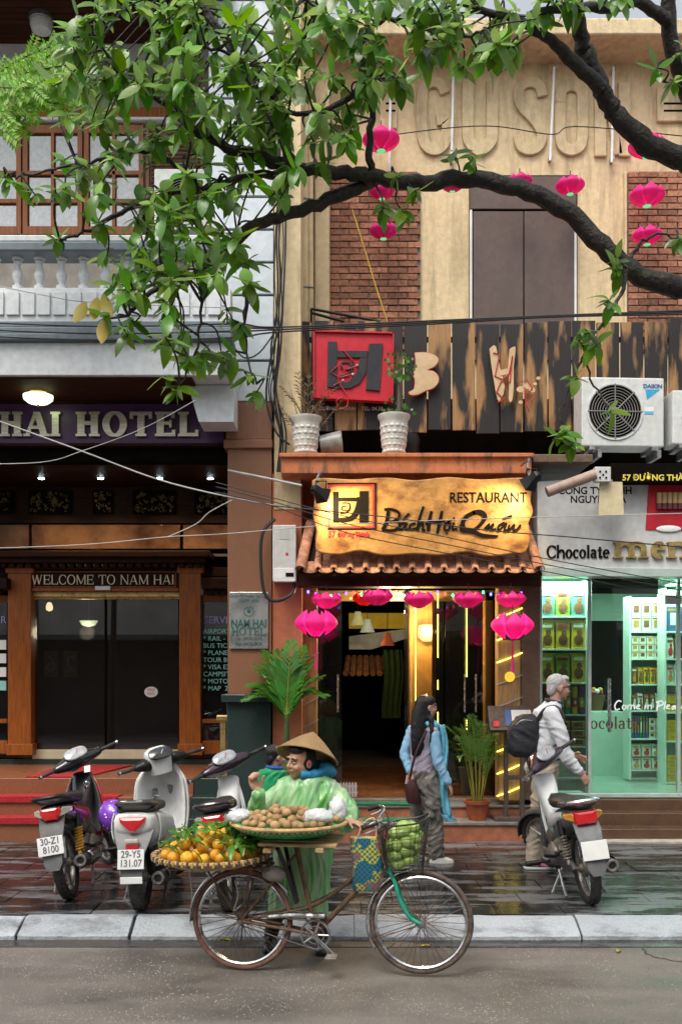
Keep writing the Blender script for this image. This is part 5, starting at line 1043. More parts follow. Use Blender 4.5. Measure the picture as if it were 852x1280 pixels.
# fairy light string
fs = thing('fairy_lights', 'string of tiny coloured fairy lights under the tiled awning', 'string lights', P(520, 745, 10.25)); fo2 = V(fs.location); pts = [P(385+i*9.5, 738+5*abs(sin(i*.55)), 10.25)-fo2 for i in range(29)]; MB().tube(pts, .003, 5).build('wire', m_cable, fs)
ecs = [EMIT('fairy_blue', (.08, .08, 1), 6), EMIT('fairy_green', (.05, 1, .4), 4), EMIT('fairy_red', (1, .05, .03), 4), EMIT('fairy_violet', (.4, .05, 1), 5)]
for i, p in enumerate(pts): MB().ell(p+V((0, 0, -.015)), (.012, .012, .018), nu=6, nv=5).build('bulb', ecs[(i*7) % 4], fs)
# ================================================================ CABLES
def cable(label, pts, d, r=.008, mat=None, n=6):
    c = MB().tube(crom([P(a, b, d+(k[0] if k else 0)) for a, b, *k in pts], n), r, 6).build('overhead_cable', mat or m_cable); return tag(c, label, 'cable')
cable('thick pale cable crossing the hotel sign down towards the pillar', ((-60, 505), (100, 563), (200, 600), (290, 622), (345, 632, .4)), 9.4, .0075, m_cablew)
cable('thin pale cable sloping across the letters of the hotel sign', ((245, 500), (180, 535), (105, 563), (50, 578), (-60, 580)), 9.5, .004, m_cablew)
cable('thin white cable running level above the hotel entrance cornice', ((-60, 687), (100, 681), (210, 671), (285, 667), (420, 656), (620, 648), (920, 640)), 9.35, .0042, m_cablew)
cable('thin loose cable rising from the white cable to the pillar', ((210, 671), (245, 655), (262, 640), (290, 625)), 9.5, .005, m_cablew)
for i, (o_y, lab) in enumerate(((0, 'upper of three dark cables crossing the plank sign'), (9, 'middle of three dark cables crossing the plank sign'), (20, 'lowest of three dark cables crossing the plank sign'))): cable(lab, ((270, 603+o_y*.6), (340, 622+o_y*.5), (430, 645+o_y), (560, 672+o_y), (690, 700+o_y*.8), (920, 742+o_y)), 9.3+.05*i, .0048)
cable('dark cable sagging over the lettering of the plank sign to the shop sign', ((340, 632), (480, 646), (600, 662), (720, 672), (920, 690)), 9.35, .006)
for i, (y, lab) in enumerate(((404, 'upper dark cable along the balcony moulding'), (413, 'middle dark cable along the balcony moulding'), (421, 'lower dark cable along the balcony moulding'))): cable(lab, ((-60, y-3), (120, y+4), (290, y+1), (350, 409+i*3, .6), (560, 400+i*2, .9), (700, 394+i, .9), (920, 386+i*3, .9)), 9.5, .008)
cable('pale cable crossing balcony base panels', ((-60, 345), (60, 370), (120, 378), (290, 385)), 9.45, .005, m_cablew)
rcb = random.Random(12)
for i in range(6):
    x = 346+i*1.6; pts = [(x+rcb.uniform(-3, 3), y) for y in (120, 180, 240, 300, 350, 390)]+[(x-rcb.uniform(0, 10), 440), (x-rcb.uniform(2, 12), 490), (x+rcb.uniform(-2, 6), 540), (x, 590)]
    cable('black cable in the tangled bundle down the corner between hotel and restaurant', pts, 10.3-.01*i, .007+.004*(i % 2))['group'] = 'cable bundle at the corner'
cable('black cable looping from the corner bundle to the salmon wall', ((352, 400), (338, 450), (333, 500), (345, 540), (362, 556)), 10.25, .012); cable('thin drooping cable across the pale siding', ((290, 430), (305, 447), (325, 440), (350, 405)), 10.2, .008)
cable('yellow cord slanting down the left brick panel', ((440, 262), (455, 310), (470, 360), (484, 402)), 11.5, .008, M('yellow_cord', (.6, .4, .05), .6)); cable('slack wire sagging across the relief letters', ((480, 170), (560, 160), (620, 158), (690, 168), (720, 158), (852, 170)), 11.6, .006)
# ================================================================ HOUSE ACROSS THE STREET (seen only as reflection and as shade)
op = thing('opposite_house', 'pale house across the street, mirrored in the hotel door glass', 'building', (0, -5, 0)); 
MB().box(-16, 16, -1, 0, 2.9, 9.0).build('wall', M('opposite_plaster', (.62, .60, .55), .8, var=.2, scale=1), op, 0); MB().box(-16, 16, -4, -.6, 0, 2.9).build('shopfront', M('opposite_shopfront', (.06, .05, .045), .6, var=.5, scale=1), op, 0); MB().box(-16, 16, -1, 1.0, 2.85, 3.0).build('awning', M('opposite_awning', (.12, .14, .15), .7), op, 0)
for i in range(11):
    w_ = MB().box(-14.2+i*2.7, -13+i*2.7, -.02, .06, 4.4, 6.4).build('window', m_wood, op, 0); MB().box(-14.1+i*2.7, -13.1+i*2.7, .05, .07, 4.5, 6.3).build('pane', m_dark, w_, 0)
# ================================================================ TREE OVERHEAD
def leafmat(name, top, under, var=.35, gloss=.3, trans=.28, yellow=None):
    m, t, N, L = nodes(name)
    out = N('ShaderNodeOutputMaterial'); b = N('ShaderNodeBsdfPrincipled'); g = N('ShaderNodeNewGeometry')
    mx = N('ShaderNodeMix'); mx.data_type = 'RGBA'; mx.inputs[6].default_value = (*top, 1); mx.inputs[7].default_value = (*under, 1); L(g.outputs['Backfacing'], mx.inputs[0])
    h = N('ShaderNodeHueSaturation'); r = N('ShaderNodeMapRange'); r.inputs[3].default_value = 1-var; r.inputs[4].default_value = 1+var; L(g.outputs['Random Per Island'], r.inputs[0]); L(r.outputs[0], h.inputs['Value'])
    oi = N('ShaderNodeObjectInfo'); r2 = N('ShaderNodeMapRange'); r2.inputs[3].default_value = .47; r2.inputs[4].default_value = .52; ad = N('ShaderNodeMath'); ad.operation = 'FRACT'; a2 = N('ShaderNodeMath'); a2.operation = 'MULTIPLY_ADD'; L(g.outputs['Random Per Island'], a2.inputs[0]); a2.inputs[1].default_value = 7.3; L(oi.outputs['Random'], a2.inputs[2]); L(a2.outputs[0], ad.inputs[0]); L(ad.outputs[0], r2.inputs[0]); L(r2.outputs[0], h.inputs['Hue'])
    L(mx.outputs[2], h.inputs['Color']); L(h.outputs[0], b.inputs['Base Color']); b.inputs['Roughness'].default_value = gloss; b.inputs['Specular IOR Level'].default_value = .6
    tc = N('ShaderNodeTexCoord'); n = N('ShaderNodeTexNoise'); n.inputs['Scale'].default_value = 30; L(tc.outputs['Object'], n.inputs['Vector']); bp = N('ShaderNodeBump'); bp.inputs['Strength'].default_value = .2; bp.inputs['Distance'].default_value = .01; L(n.outputs[0], bp.inputs['Height']); L(bp.outputs[0], b.inputs['Normal'])
    tr = N('ShaderNodeBsdfTranslucent'); hs2 = N('ShaderNodeHueSaturation'); hs2.inputs['Value'].default_value = 1.8; hs2.inputs['Saturation'].default_value = 1.1; L(h.outputs[0], hs2.inputs['Color']); L(hs2.outputs[0], tr.inputs[0])
    ms = N('ShaderNodeMixShader'); ms.inputs[0].default_value = trans; L(b.outputs[0], ms.inputs[1]); L(tr.outputs[0], ms.inputs[2]); L(ms.outputs[0], out.inputs[0])
    return m
m_leaf = leafmat('tree_leaf', (.092, .215, .018), (.17, .27, .085), .55, .3, .4); m_leafy = leafmat('yellowing_leaf', (.42, .36, .03), (.4, .36, .08))
m_bark = stained('dark_wet_bark', (.035, .028, .022), (.05, .075, .02), .55, s1=6, s2=30, stretch=(1, 1, 1), lo=.6, hi=.75, bump=.8, bscale=35, fine=(.012, .01, .009))
def leaf_geo(Ln, Wd, curl, fold, seg=5):
    vs, fs = [], []
    for i in range(seg+1):
        t = i/seg; w_ = Wd*sin(pi*min(1, t*.96+.03))**.75*(1-.25*t); z = -curl*Ln*t*t; y = Ln*(t-.15*curl*t*t)
        vs += [(-w_/2, y, z+fold*w_/2), (0, y, z), (w_/2, y, z+fold*w_/2)]
    for i in range(seg): a = i*3; fs += [(a, a+1, a+4, a+3), (a+1, a+2, a+5, a+4)]
    return vs, fs
LG = [leaf_geo(.15, .084, .25, .2), leaf_geo(.165, .086, .5, .25), leaf_geo(.135, .08, .1, .15), leaf_geo(.175, .086, -.1, .2)]
LM = []
for vs, fs in LG: LM.append(MB().add(vs, fs).mesh('leaf', m_leaf, 60))
LY = MB().add(*LG[0]).mesh('leaf', m_leafy, 60)
tree = thing('street_tree', 'dark barked street tree whose leafy branches arch over the shop fronts', 'tree', (3.85, 7.75, .1)); tro = V(tree.location)
rt_ = random.Random(21)
def path(pts, d0, d1=None):
    k = len(pts); return [P(a, b, d0+((d1 if d1 else d0)-d0)*i/(k-1)) for i, (a, b) in enumerate(pts)]
TRUNK = [V((3.85, 7.75, .05)), V((3.83, 7.72, 1.2)), V((3.75, 7.65, 2.6)), V((3.65, 7.5, 3.7)), V((3.4, 7.3, 4.4))]
T1 = MB().tube(crom(TRUNK, 4), [.3, .27, .25, .24, .23, .22, .215, .21, .21, .2, .2, .2, .2, .2, .19, .18, .16][:17], 14); T_(T1, tro).build('trunk', m_bark, tree)
brs = []
def branch(pts, r0, r1, nm='limb'):
    c = crom(pts, 5); n_ = len(c); c = [p+V((rt_.uniform(-1, 1), rt_.uniform(-1, 1), rt_.uniform(-1, 1)))*.012 if 0 < i < n_-1 else p for i, p in enumerate(c)]
    rs_ = [(r0+(r1-r0)*i/(n_-1))*(1+.10*noise.noise(p*5)) for i, p in enumerate(c)]
    T_(MB().tube(c, rs_, 10 if r0 > .03 else 6), tro).build(nm, m_bark, tree); brs.append([(p, r) for p, r in zip(c, rs_)]); return c
A = branch([V((3.4, 7.3, 4.4))]+path([(960, 385), (880, 366), (840, 358), (800, 345), (760, 315), (715, 272), (670, 243), (620, 229), (575, 222), (520, 229), (475, 222), (440, 217), (403, 214), (361, 208)], 7.1, 6.4), .082, .038)
Bb = branch([V((3.4, 7.3, 4.4)), P(950, 250, 7.2)]+path([(880, 212), (852, 199), (807, 178), (772, 147), (752, 113), (731, 65), (721, 27), (712, -30)], 7.1, 6.6), .098, .045)
branch(path([(752, 112), (721, 82), (697, 58), (670, 38), (640, 22), (600, 12)], 6.75, 6.3), .05, .02)
branch([P(890, 235, 7.15)]+path([(862, 130), (848, 86), (834, 31), (842, -30)], 7.0, 6.7), .06, .05); branch(path([(832, 25), (800, 4), (760, 10), (700, 10), (660, 20)], 6.75, 6.3), .045, .02)
branch(path([(470, 224), (445, 236), (386, 260), (340, 274), (315, 282), (294, 299), (262, 330), (225, 352), (190, 365), (160, 395)], 6.65, 6.1), .05, .012)
branch(path([(361, 208), (320, 196), (275, 180), (235, 155), (190, 120), (150, 90), (120, 50)], 6.4, 5.9), .042, .01)
branch(path([(403, 214), (350, 218), (300, 222), (250, 238), (205, 244), (150, 268), (105, 290), (75, 300)], 6.5, 6.0), .03, .008)
branch(path([(235, -20), (262, 20), (285, 55), (305, 90), (330, 130), (352, 168), (365, 205)], 6.2, 6.4), .024, .032)
branch(path([(463, 224), (462, 190), (464, 140), (463, 105), (445, 60), (410, 28), (380, -10)], 6.55, 6.2), .026, .014)
branch(path([(463, 110), (420, 132), (370, 142), (320, 110), (290, 70), (250, 60)], 6.3, 6.0), .02, .008)
branch(path([(445, 60), (475, 25), (520, 30), (560, 50), (600, 40)], 6.3, 6.1), .018, .008)
branch(path([(250, 238), (225, 210), (185, 190), (140, 200), (95, 205), (50, 215), (10, 225)], 6.2, 5.9), .016, .006)
branch(path([(262, 330), (255, 370), (248, 420), (240, 450), (225, 480)], 6.2, 6.0), .012, .005); branch(path([(294, 299), (310, 350), (305, 400), (312, 450), (320, 480)], 6.2, 6.1), .012, .005)
branch(path([(780, 333), (778, 362), (765, 386), (742, 417), (731, 441), (738, 472), (762, 513)], 6.75, 6.6), .016, .005, 'twig'); branch(path([(731, 441), (712, 480), (700, 520), (708, 548)], 6.65, 6.6), .009, .004, 'twig'); branch(path([(782, 330), (800, 305), (820, 293), (850, 300)], 6.9, 6.8), .016, .006, 'twig'); branch(path([(846, 70), (820, 85), (835, 105), (870, 110)], 6.9, 6.7), .012, .004, 'twig')
allp = [q for b in brs for q in b]
def inpoly(x, y, pg):
    c = False; j = len(pg)-1
    for i in range(len(pg)):
        if (pg[i][1] > y) != (pg[j][1] > y) and x < (pg[j][0]-pg[i][0])*(y-pg[i][1])/(pg[j][1]-pg[i][1])+pg[i][0]: c = not c
        j = i
    return c
zones = [([(60, 70), (120, -15), (300, -15), (310, 200), (280, 290), (200, 300), (130, 265), (60, 250), (70, 170)], 148), ([(300, -15), (570, -15), (565, 50), (520, 110), (470, 110), (430, 200), (350, 245), (300, 220)], 132),
         ([(560, -15), (700, -15), (690, 30), (640, 75), (570, 100)], 26), ([(100, 270), (280, 285), (335, 330), (315, 440), (255, 480), (190, 435), (120, 380)], 54), ([(700, -15), (850, -15), (850, 10), (780, 14), (700, 8)], 6)]
spots_ = []
for pg, n_ in zones:
    xs2 = [q[0] for q in pg]; ys2 = [q[1] for q in pg]; k = 0
    while k < n_:
        x, y = rt_.uniform(min(xs2), max(xs2)), rt_.uniform(min(ys2), max(ys2))
        if inpoly(x, y, pg): spots_.append((x, y, rt_.uniform(5.6, 6.9), rt_.randint(6, 9))); k += 1
for q in ((235, 445, 6), (205, 470, 6), (218, 490, 6), (310, 470, 6.1), (318, 495, 6.1), (18, 228, 5.9), (5, 222, 5.9), (45, 245, 5.9), (70, 300, 6), (590, 196, 6.6), (567, 190, 6.6), (505, 268, 6.5), (478, 262, 6.5), (855, 62, 6.8), (838, 100, 6.7), (820, 85, 6.7), (848, 300, 6.8), (770, 322, 6.7), (765, 335, 6.75), (735, 415, 6.6), (722, 425, 6.6), (745, 430, 6.6), (705, 540, 6.55), (715, 555, 6.55), (695, 548, 6.55), (762, 515, 6.55), (720, 470, 6.6), (760, 375, 6.65), (130, 395, 6), (140, 355, 6), (160, 420, 6), (520, 240, 6.5), (495, 222, 6.5)): spots_.append((q[0], q[1], q[2]-.05, rt_.randint(5, 7)))
leaves = []; tw = MB()
for x, y, d, n_ in spots_:
    c = P(x, y, d); near = min(allp, key=lambda q: (q[0]-c).length+.15*abs(q[0].y-c.y)); bp_ = near[0]
    if (bp_-c).length > .04:
        mid = (bp_+c)/2+V((rt_.uniform(-.06, .06), rt_.uniform(-.06, .06), rt_.uniform(-.02, .08))); tw.tube(crom([bp_, mid, c], 4), [.008, .0076, .0072, .0066, .006, .0055, .005, .0045, .004], 5, cap=False)
    ax = (c-bp_); ax = ax.normalized() if ax.length > .03 else V((rt_.uniform(-1, 1), -.3, .3)).normalized()
    ax = (ax+V((0, -.15, -.1))).normalized(); a0 = rt_.uniform(0, 6)
    for i in range(n_):
        an = a0+2.4*i; u = ax.orthogonal().normalized(); v_ = ax.cross(u); out_ = u*cos(an)+v_*sin(an)
        dr_ = (ax*rt_.uniform(.1, .8)+out_*1.0+V((0, 0, rt_.uniform(-.9, .05)))).normalized()
        up = (V((0, 0, 1))+V((rt_.uniform(-.5, .5), rt_.uniform(-1.5, .1), 0))); xa_ = dr_.cross(up); xa_ = xa_.normalized() if xa_.length > .05 else dr_.orthogonal().normalized(); za = xa_.cross(dr_)
        R = Matrix((xa_, dr_, za)).transposed().to_4x4(); s = rt_.uniform(.42, 1.05)
        leaves.append((Matrix.Translation(c-ax*.012*i-tro) @ R @ Matrix.Scale(s, 4), d, rt_.randrange(4), s))
    MB
tag(T_(tw, tro).build('twigs', m_bark, tree), kind='stuff')
leaves.sort(key=lambda q: q[1]/q[3])
for Mx, d, k, s in leaves[:300]: o = put('leaf', LM[k], tree); o.matrix_local = Mx
fo_ = MB()
for Mx, d, k, s in leaves[300:]: fo_.add([Mx @ V(v) for v in LG[k][0]], LG[k][1])
me = bpy.data.meshes.new('foliage'); me.from_pydata(fo_.v, [], fo_.f); me.materials.append(m_leaf); me.polygons.foreach_set('use_smooth', [True]*len(me.polygons)); tag(put('foliage', me, tree), kind='stuff')
for x, y, rz in ((122, 372, .2), (129, 368, -.3), (108, 378, .5), (130, 400, .1)): o = put('leaf', LY, tree, P(x, y, 5.95)-tro, (rad(-80), rz, .3))
berr = MB()
for x, y, d, n_ in spots_[::2]:
    for j in range(4): berr.ell(P(x+rt_.uniform(-4, 4), y+rt_.uniform(-3, 4), d)-tro, .006, nu=5, nv=4)
tag(berr.build('berries', M('tiny_buds', (.18, .17, .05), .6), tree), kind='stuff')
# bright feathery young tree at the left edge
m_lime = leafmat('lime_leaflet', (.15, .33, .02), (.2, .36, .05), .4, .45, .4)
yt = thing('young_tree', 'slender young tree with bright lime feathery leaves at upper left', 'tree', (X(-130, 8.6), 8.6, .12)); yo = V(yt.location); MB().tube([(0, 0, 0), (.05, 0, 2.5), (.1, 0, 5.2), (.25, 0, 6.4)], [.06, .05, .035, .02], 8).build('trunk', m_bark, yt)
br_, fm = MB(), MB(); ry = random.Random(2)
for e_ in ((95, 60), (80, 52), (60, 75), (105, 95), (85, 110), (60, 105), (40, 110), (110, 128), (75, 130), (35, 135), (15, 110), (5, 140), (25, 160), (60, 85), (90, 80), (8, 165), (48, 120), (-10, 150), (70, 118), (100, 75)):
    b0 = P(-60, 150, 8.7); e3 = P(e_[0], e_[1], 8.5+ry.uniform(-.4, .4)); c = crom([b0, (b0+e3)/2+V((0, 0, .12)), e3], 6); br_.tube([q-yo for q in c], .006, 5)
    for i in range(3, len(c)):
        for s in (-1, 1):
            dr_ = V((.5, ry.uniform(-.5, .5), s*.5+ry.uniform(-.2, .2))).normalized(); L0 = .22*ry.uniform(.6, 1)
            for j in range(7):
                p = c[i]+dr_*L0*j/7
                for s2 in (-1, 1):
                    q = dr_.cross(V((0, 1, 0))).normalized()*s2; tip = p+(q*.052+dr_*.02+V((0, ry.uniform(-.02, .02), -.008))); sd_ = dr_*.015; fm.add([p-yo, p+q*.02+sd_-yo, tip-yo, p+q*.02-sd_-yo], [(0, 1, 2, 3)])
br_.build('branches', m_bark, yt); me = bpy.data.meshes.new('foliage'); me.from_pydata(fm.v, [], fm.f); me.materials.append(m_lime); tag(put('foliage', me, yt), kind='stuff')
# ================================================================ POTTED PLANTS
m_terrap = M('terracotta_pot', (.30, .075, .03), .5, var=.3, scale=8, bump=.1); m_soil = M('soil', (.03, .02, .015), .9, bump=.6, bscale=80); m_palm = leafmat('palm_leaf', (.06, .17, .02), (.08, .17, .04), .3, .35, .25); m_fan = leafmat('fan_palm_leaf', (.05, .20, .025), (.09, .22, .05), .25, .35, .3); m_stem = M('palm_stem', (.22, .22, .03), .5, var=.3)
def frond(base, tip, arch, nl, ll, parent, mat, stem=m_stem, r=.006, start=.35, lw=.009):
    base, tip = V(base), V(tip); mid = (base+tip)/2+V((0, 0, arch)); c = crom([base, base+(mid-base)*.55+V((0, 0, arch*.3)), mid, tip], 6)
    f_ = MB().tube(c, [r*(1-.8*i/(len(c)-1)) for i in range(len(c))], 5).build('frond', stem, parent); g = MB(); n_ = len(c)
    for i in range(nl):
        t = start+(1-start)*i/nl; k = t*(n_-1); a = int(k); p = c[a]+(c[min(a+1, n_-1)]-c[a])*(k-a); tn = (c[min(a+1, n_-1)]-c[max(a-1, 0)]).normalized(); sd_ = tn.cross(V((0, 0, 1))); sd_ = sd_.normalized() if sd_.length > .1 else V((1, 0, 0))
        for s in (-1, 1):
            L0 = ll*sin(pi*(.15+.8*i/nl))*rt_.uniform(.85, 1.1); dr_ = (tn*.75+sd_*s*.8+V((0, 0, rt_.uniform(.0, .3)))).normalized(); e_ = p+dr_*L0+V((0, 0, -.25*L0)); w_ = tn*lw; m_ = p+dr_*L0*.5
            g.add([p-w_*.3, m_-w_, e_, m_+w_, p+w_*.3], [(0, 1, 3, 4), (1, 2, 3)])
    tag(put('leaflets', g.mesh('leaflets', mat, 0), f_), kind='stuff')
ap = thing('potted_palm', 'leafy green areca palm in terracotta pot beside the menu stand', 'potted plant', (X(596, 10.62), 10.62, .322))
MB().lathe([(.09, 0), (.125, .17), (.14, .175), (.145, .21), (.125, .21), (.118, .17)], 20).build('pot', m_terrap, ap); MB().lathe([(.001, .17), (.12, .17)], 16, cap=False).build('soil', m_soil, ap)
ra_ = random.Random(3)
for i in range(15):
    a = 2*pi*i/15+.3; rr_ = ra_.uniform(.15, .42); h_ = ra_.uniform(.65, 1.12); frond((.04*cos(a), .04*sin(a), .17), (rr_*cos(a)-(.05 if i % 3 == 0 else 0), rr_*sin(a)*.7, h_), ra_.uniform(.16, .3), 16, .2, ap, m_palm)
bp2 = thing('potted_palm', 'smaller palm in a pale pot behind the terracotta potted palm', 'potted plant', (X(583, 11.4), 11.4, .5))
MB().lathe([(.06, 0), (.09, .3), (.1, .31), (.08, .31), (.075, .28)], 16).build('pot', m_offw, bp2); MB().lathe([(.001, .28), (.08, .28)], 12, cap=False).build('soil', m_soil, bp2)
for i in range(6): a = pi*.5+2*pi*i/6; frond((0, 0, .28), (.4*cos(a), .2*sin(a), .5+.1*(i % 2)), .14, 12, .16, bp2, m_palm)
fp = thing('fan_palm', 'bright green pleated fan palm before the salmon wall', 'potted plant', (X(357, 10.2), 10.2, .12)); fz = .12
MB().lathe([(.12, 0), (.17, .34), (.19, .35), (.19, .4), (.16, .4), (.155, .36)], 20).build('pot', m_grang, fp); MB().lathe([(.001, .36), (.158, .36)], 16, cap=False).build('soil', m_soil, fp)
hub = P(358, 893, 10.2)-V(fp.location); MB().tube([(0, 0, .35), (.01, 0, .8), hub], [.05, .04, .025], 10).build('stem', M('green_trunk', (.06, .1, .03), .6, var=.4), fp)
for i, an in enumerate((28, 44, 60, 74, 86, 98, 112, 126, 142, 156)):
    a = rad(an); L0 = .52+.2*sin(a)+ra_.uniform(-.05, .05); frond(hub-V((0, 0, .06)), hub+V((.62*L0*cos(a)*1.25, ra_.uniform(-.2, .2), L0*sin(a)-.1*abs(cos(a)))), .06+.08*abs(cos(a)), 23, .30, fp, m_fan, m_stem, .009, .08, .024)
# white pots on the orange slab
m_wpot = stained('white_glazed_pot', (.72, .70, .64), (.45, .42, .36), .4, s1=5, bump=.1)
def wpot(label, px, w_, h_):
    t = thing('potted_plant', label, 'potted plant', (X(px, 10.24), 10.24, Z(566, 10.06)+.001)); t.location.z = 4.118
    MB().lathe([(w_*.62, 0), (w_*.78, h_*.3), (w_*.86, h_*.75), (w_*.88, h_*.86), (w_, h_*.93), (w_*1.02, h_), (w_*.9, h_), (w_*.82, h_*.85)], 28).build('pot', m_wpot, t)
    MB().lathe([(.001, h_*.86), (w_*.83, h_*.86)], 16, cap=False).build('soil', m_soil, t)
    for j in range(5):
        for i in range(14): a = 2*pi*(i+.5*(j % 2))/14; r0 = w_*(.645+.18*min(1, (j+.6)/4.2)); MB().ell((r0*cos(a), r0*sin(a), h_*(.1+.15*j)), (.012, .03, .02), Matrix.Rotation(a, 3, 'Z'), 8, 5).build('basket_boss', m_wpot, t)
    return t
w1_ = wpot('white basket patterned pot with withered palm at left of slab', 382, .165, .40); w2_ = wpot('white basket patterned pot with staked vine beneath the red board', 492, .165, .42)
m_dead = M('withered_leaf', (.20, .13, .07), .8, var=.4, scale=20)
for i in range(9): a = rad(20+i*17); frond((0, 0, .35), (.38*cos(a)+.02, -.06*(i % 3), .45+.4*sin(a)), .05 if i % 2 else -.12, 10, .13, w1_, m_dead, m_dead, .008, .3)
MB().tube([(.05, 0, .35), (.07, .03, .95)], .028, 8).build('stake', m_dwood, w2_)
g = MB(); rv = random.Random(5)
for i in range(70):
    z = rv.choice((rv.uniform(.42, .6), rv.uniform(.75, 1.05), rv.uniform(.78, 1.0))); p = V((.05+rv.uniform(-.14, .16), rv.uniform(-.08, .04), z)); a = rv.uniform(0, 6.3); dr_ = V((cos(a), rv.uniform(-.6, .2), sin(a)*.6)).normalized(); q = dr_.cross(V((0, 1, .3))).normalized(); s = rv.uniform(.04, .07)
    g.add([p, p+dr_*s*.5+q*s*.4, p+dr_*s, p+dr_*s*.5-q*s*.4], [(0, 1, 2, 3)])
tag(put('vine_leaves', g.mesh('vine_leaves', m_palm, 0), w2_), kind='stuff')
fpot = thing('fallen_pot', 'grey plant pot lying on its side between the white pots', 'pot', (X(412, 10.3), 10.3, 4.118)); MB().lathe([(.09, 0), (.125, .22), (.14, .23), (.12, .23), (.08, .02)], 18, Matrix.Translation((-.1, 0, .135)) @ Matrix.Rotation(pi/2-.1, 4, 'Y')).build('pot_body', m_nose, fpot)
kpot = thing('black_pot', 'round black pot standing behind the right white pot', 'pot', (X(507, 10.45), 10.45, 4.118)); MB().lathe([(.1, 0), (.14, .1), (.15, .22), (.13, .27), (.12, .27), (.13, .2)], 18).build('pot_body', m_black, kpot)
# ================================================================ MOTORBIKES
m_mred = M('wine_red_gloss', (.38, .012, .02), .25, var=.15, coat=.8); m_mblk = M('gloss_black_body', (.012, .012, .014), .22, var=.2, coat=.7); m_mwht = stained('gloss_white_body', (.76, .77, .76), (.42, .39, .34), .3, s1=5, lo=.58, hi=.8, bump=.02); m_mgry = M('grey_body_plastic', (.13, .135, .14), .45, var=.2, scale=15)
m_mdgr = M('dusty_dark_plastic', (.055, .053, .055), .5, var=.3, scale=12); m_seat = M('black_vinyl_seat', (.016, .016, .017), .5, var=.2, bump=.15, bscale=150); m_engine = M('dirty_engine_alloy', (.22, .20, .17), .5, .5, var=.4, scale=20); m_shield = M('inner_cover_grey', (.09, .092, .1), .4, var=.2)
m_tail = M('red_tail_lens', (.42, .008, .012), .12, var=.1, coat=1, emit=(.8, .0, .01), estr=.12); m_clear = M('clear_lens', (.5, .45, .38), .12, var=.1, coat=1); m_amber = M('amber_lens', (.6, .25, .04), .15, coat=1); m_plate = M('number_plate', (.68, .69, .67), .45, var=.08); m_plum = M('dark_plum_gloss', (.035, .014, .03), .22, coat=.7); m_dial = M('speedo_glass', (.35, .37, .38), .08, var=.3, scale=12, coat=1); m_spring = M('yellow_spring', (.5, .25, .02), .4); m_exh = M('dark_exhaust', (.05, .045, .042), .4, .6, var=.3); m_rim = M('alloy_rim', (.36, .34, .31), .4, .7, var=.35, scale=25)
def rrect(hw, hh, n=16, p=.6):
    return [(hw*math.copysign(abs(cos(a))**p, cos(a)), hh*math.copysign(abs(sin(a))**p, sin(a))) for a in [2*pi*(j+.5)/n for j in range(n)]]
def body(rings, n=16, p=.6):
    'rings of (y, zc, half width, half height)'
    return MB().loft([[(x, y, zc+z) for x, z in rrect(hw, hh, n, p)] for y, zc, hw, hh in rings])
def smooth_rings(rings, k=3):
    c = crom([V(q[:3]).to_4d() if False else V((q[0], q[1], q[2])) for q in rings], k); h_ = crom([V((q[3], 0, 0)) for q in rings], k); return [(a.x, a.y, a.z, b.x) for a, b in zip(c, h_)]
def wheel(parent, c, R, r, ax=V((1, 0, 0)), spokes=5, Mx=None, flat=1.1, wire=False, disc=False):
    'tyre with tread blocks, rim, hub and spokes'
    def fin(mb): return mb.xf(Mx) if Mx else mb
    c = V(c); t = MB().torus(c, ax, R-r, r, 40, 12, flat=flat)
    for i in range(44):
        a = 2*pi*i/44
        for s in (-1, 1): t.obox(c+V((s*r*.45*flat, (R-.004)*sin(a+.03*s), (R-.004)*cos(a+.03*s)))-V((0, sin(a), cos(a)))*(.004), (r*.7, .012, .012), Matrix.Rotation(-a, 3, 'X') @ Matrix.Rotation(.5*s, 3, 'Z'))
    w_ = fin(t).build('wheel', m_rubber, parent)
    rm = MB().torus(c, ax, R-2*r+.008, .014, 36, 8, flat=1.6); fin(rm).build('rim', m_rim, w_)
    h = MB().cyl(c-ax*.055, c+ax*.055, .035, n=14); h.cyl(c-ax*.08, c+ax*.08, .012, n=8); h.lathe([(.001, -.03), (.075, -.03), (.075, .0), (.001, .0)], 20, Matrix.Translation(c) @ Matrix.Rotation(pi/2, 4, 'Y')); fin(h).build('hub', m_engine, w_)
    sp = MB()
    for i in range(24 if wire else spokes):
        a = 2*pi*i/(24 if wire else spokes)+.3; e_ = V((0, sin(a), cos(a))); q = V((0, cos(a), -sin(a)))
        if wire: s = .03*(1 if i % 2 else -1); sp.tube([c+ax*s+e_*.03+q*.02*(1 if i % 4 < 2 else -1), c+e_*(R-2*r+.005)], .0022, 4)
        else: sp.tube([c+e_*.03, c+e_*(R-2*r+.01)], [.02, .013], 6)
    tag(fin(sp).build('spokes', m_rim if not wire else m_chrome, w_), kind='stuff' if wire else None)
    if disc: fin(MB().torus(c+ax*.05, ax, .085, .018, 28, 6, flat=.15)).build('brake_disc', m_chrome, w_)
    return w_
def plate(parent, l1, l2, c, tilt, yaw=0, w_=.19, h_=.14):
    R = Euler((-tilt, 0, yaw)).to_matrix(); p = MB().obox(c, (w_, .006, h_), R).build('number_plate', m_plate, parent, 0, .003); mi = M('plate_ink', (.12, .13, .15), .5)
    for s, z in ((l1, h_*.1), (l2, -h_*.36)):
        if s: text(s, .072, mi, p, V(c)+R @ V((0, -.005, z)), rot=(-tilt, 0, yaw), ext=.001, offset=.0008, xs=.82)
    return p
def helmet_dummy(): pass
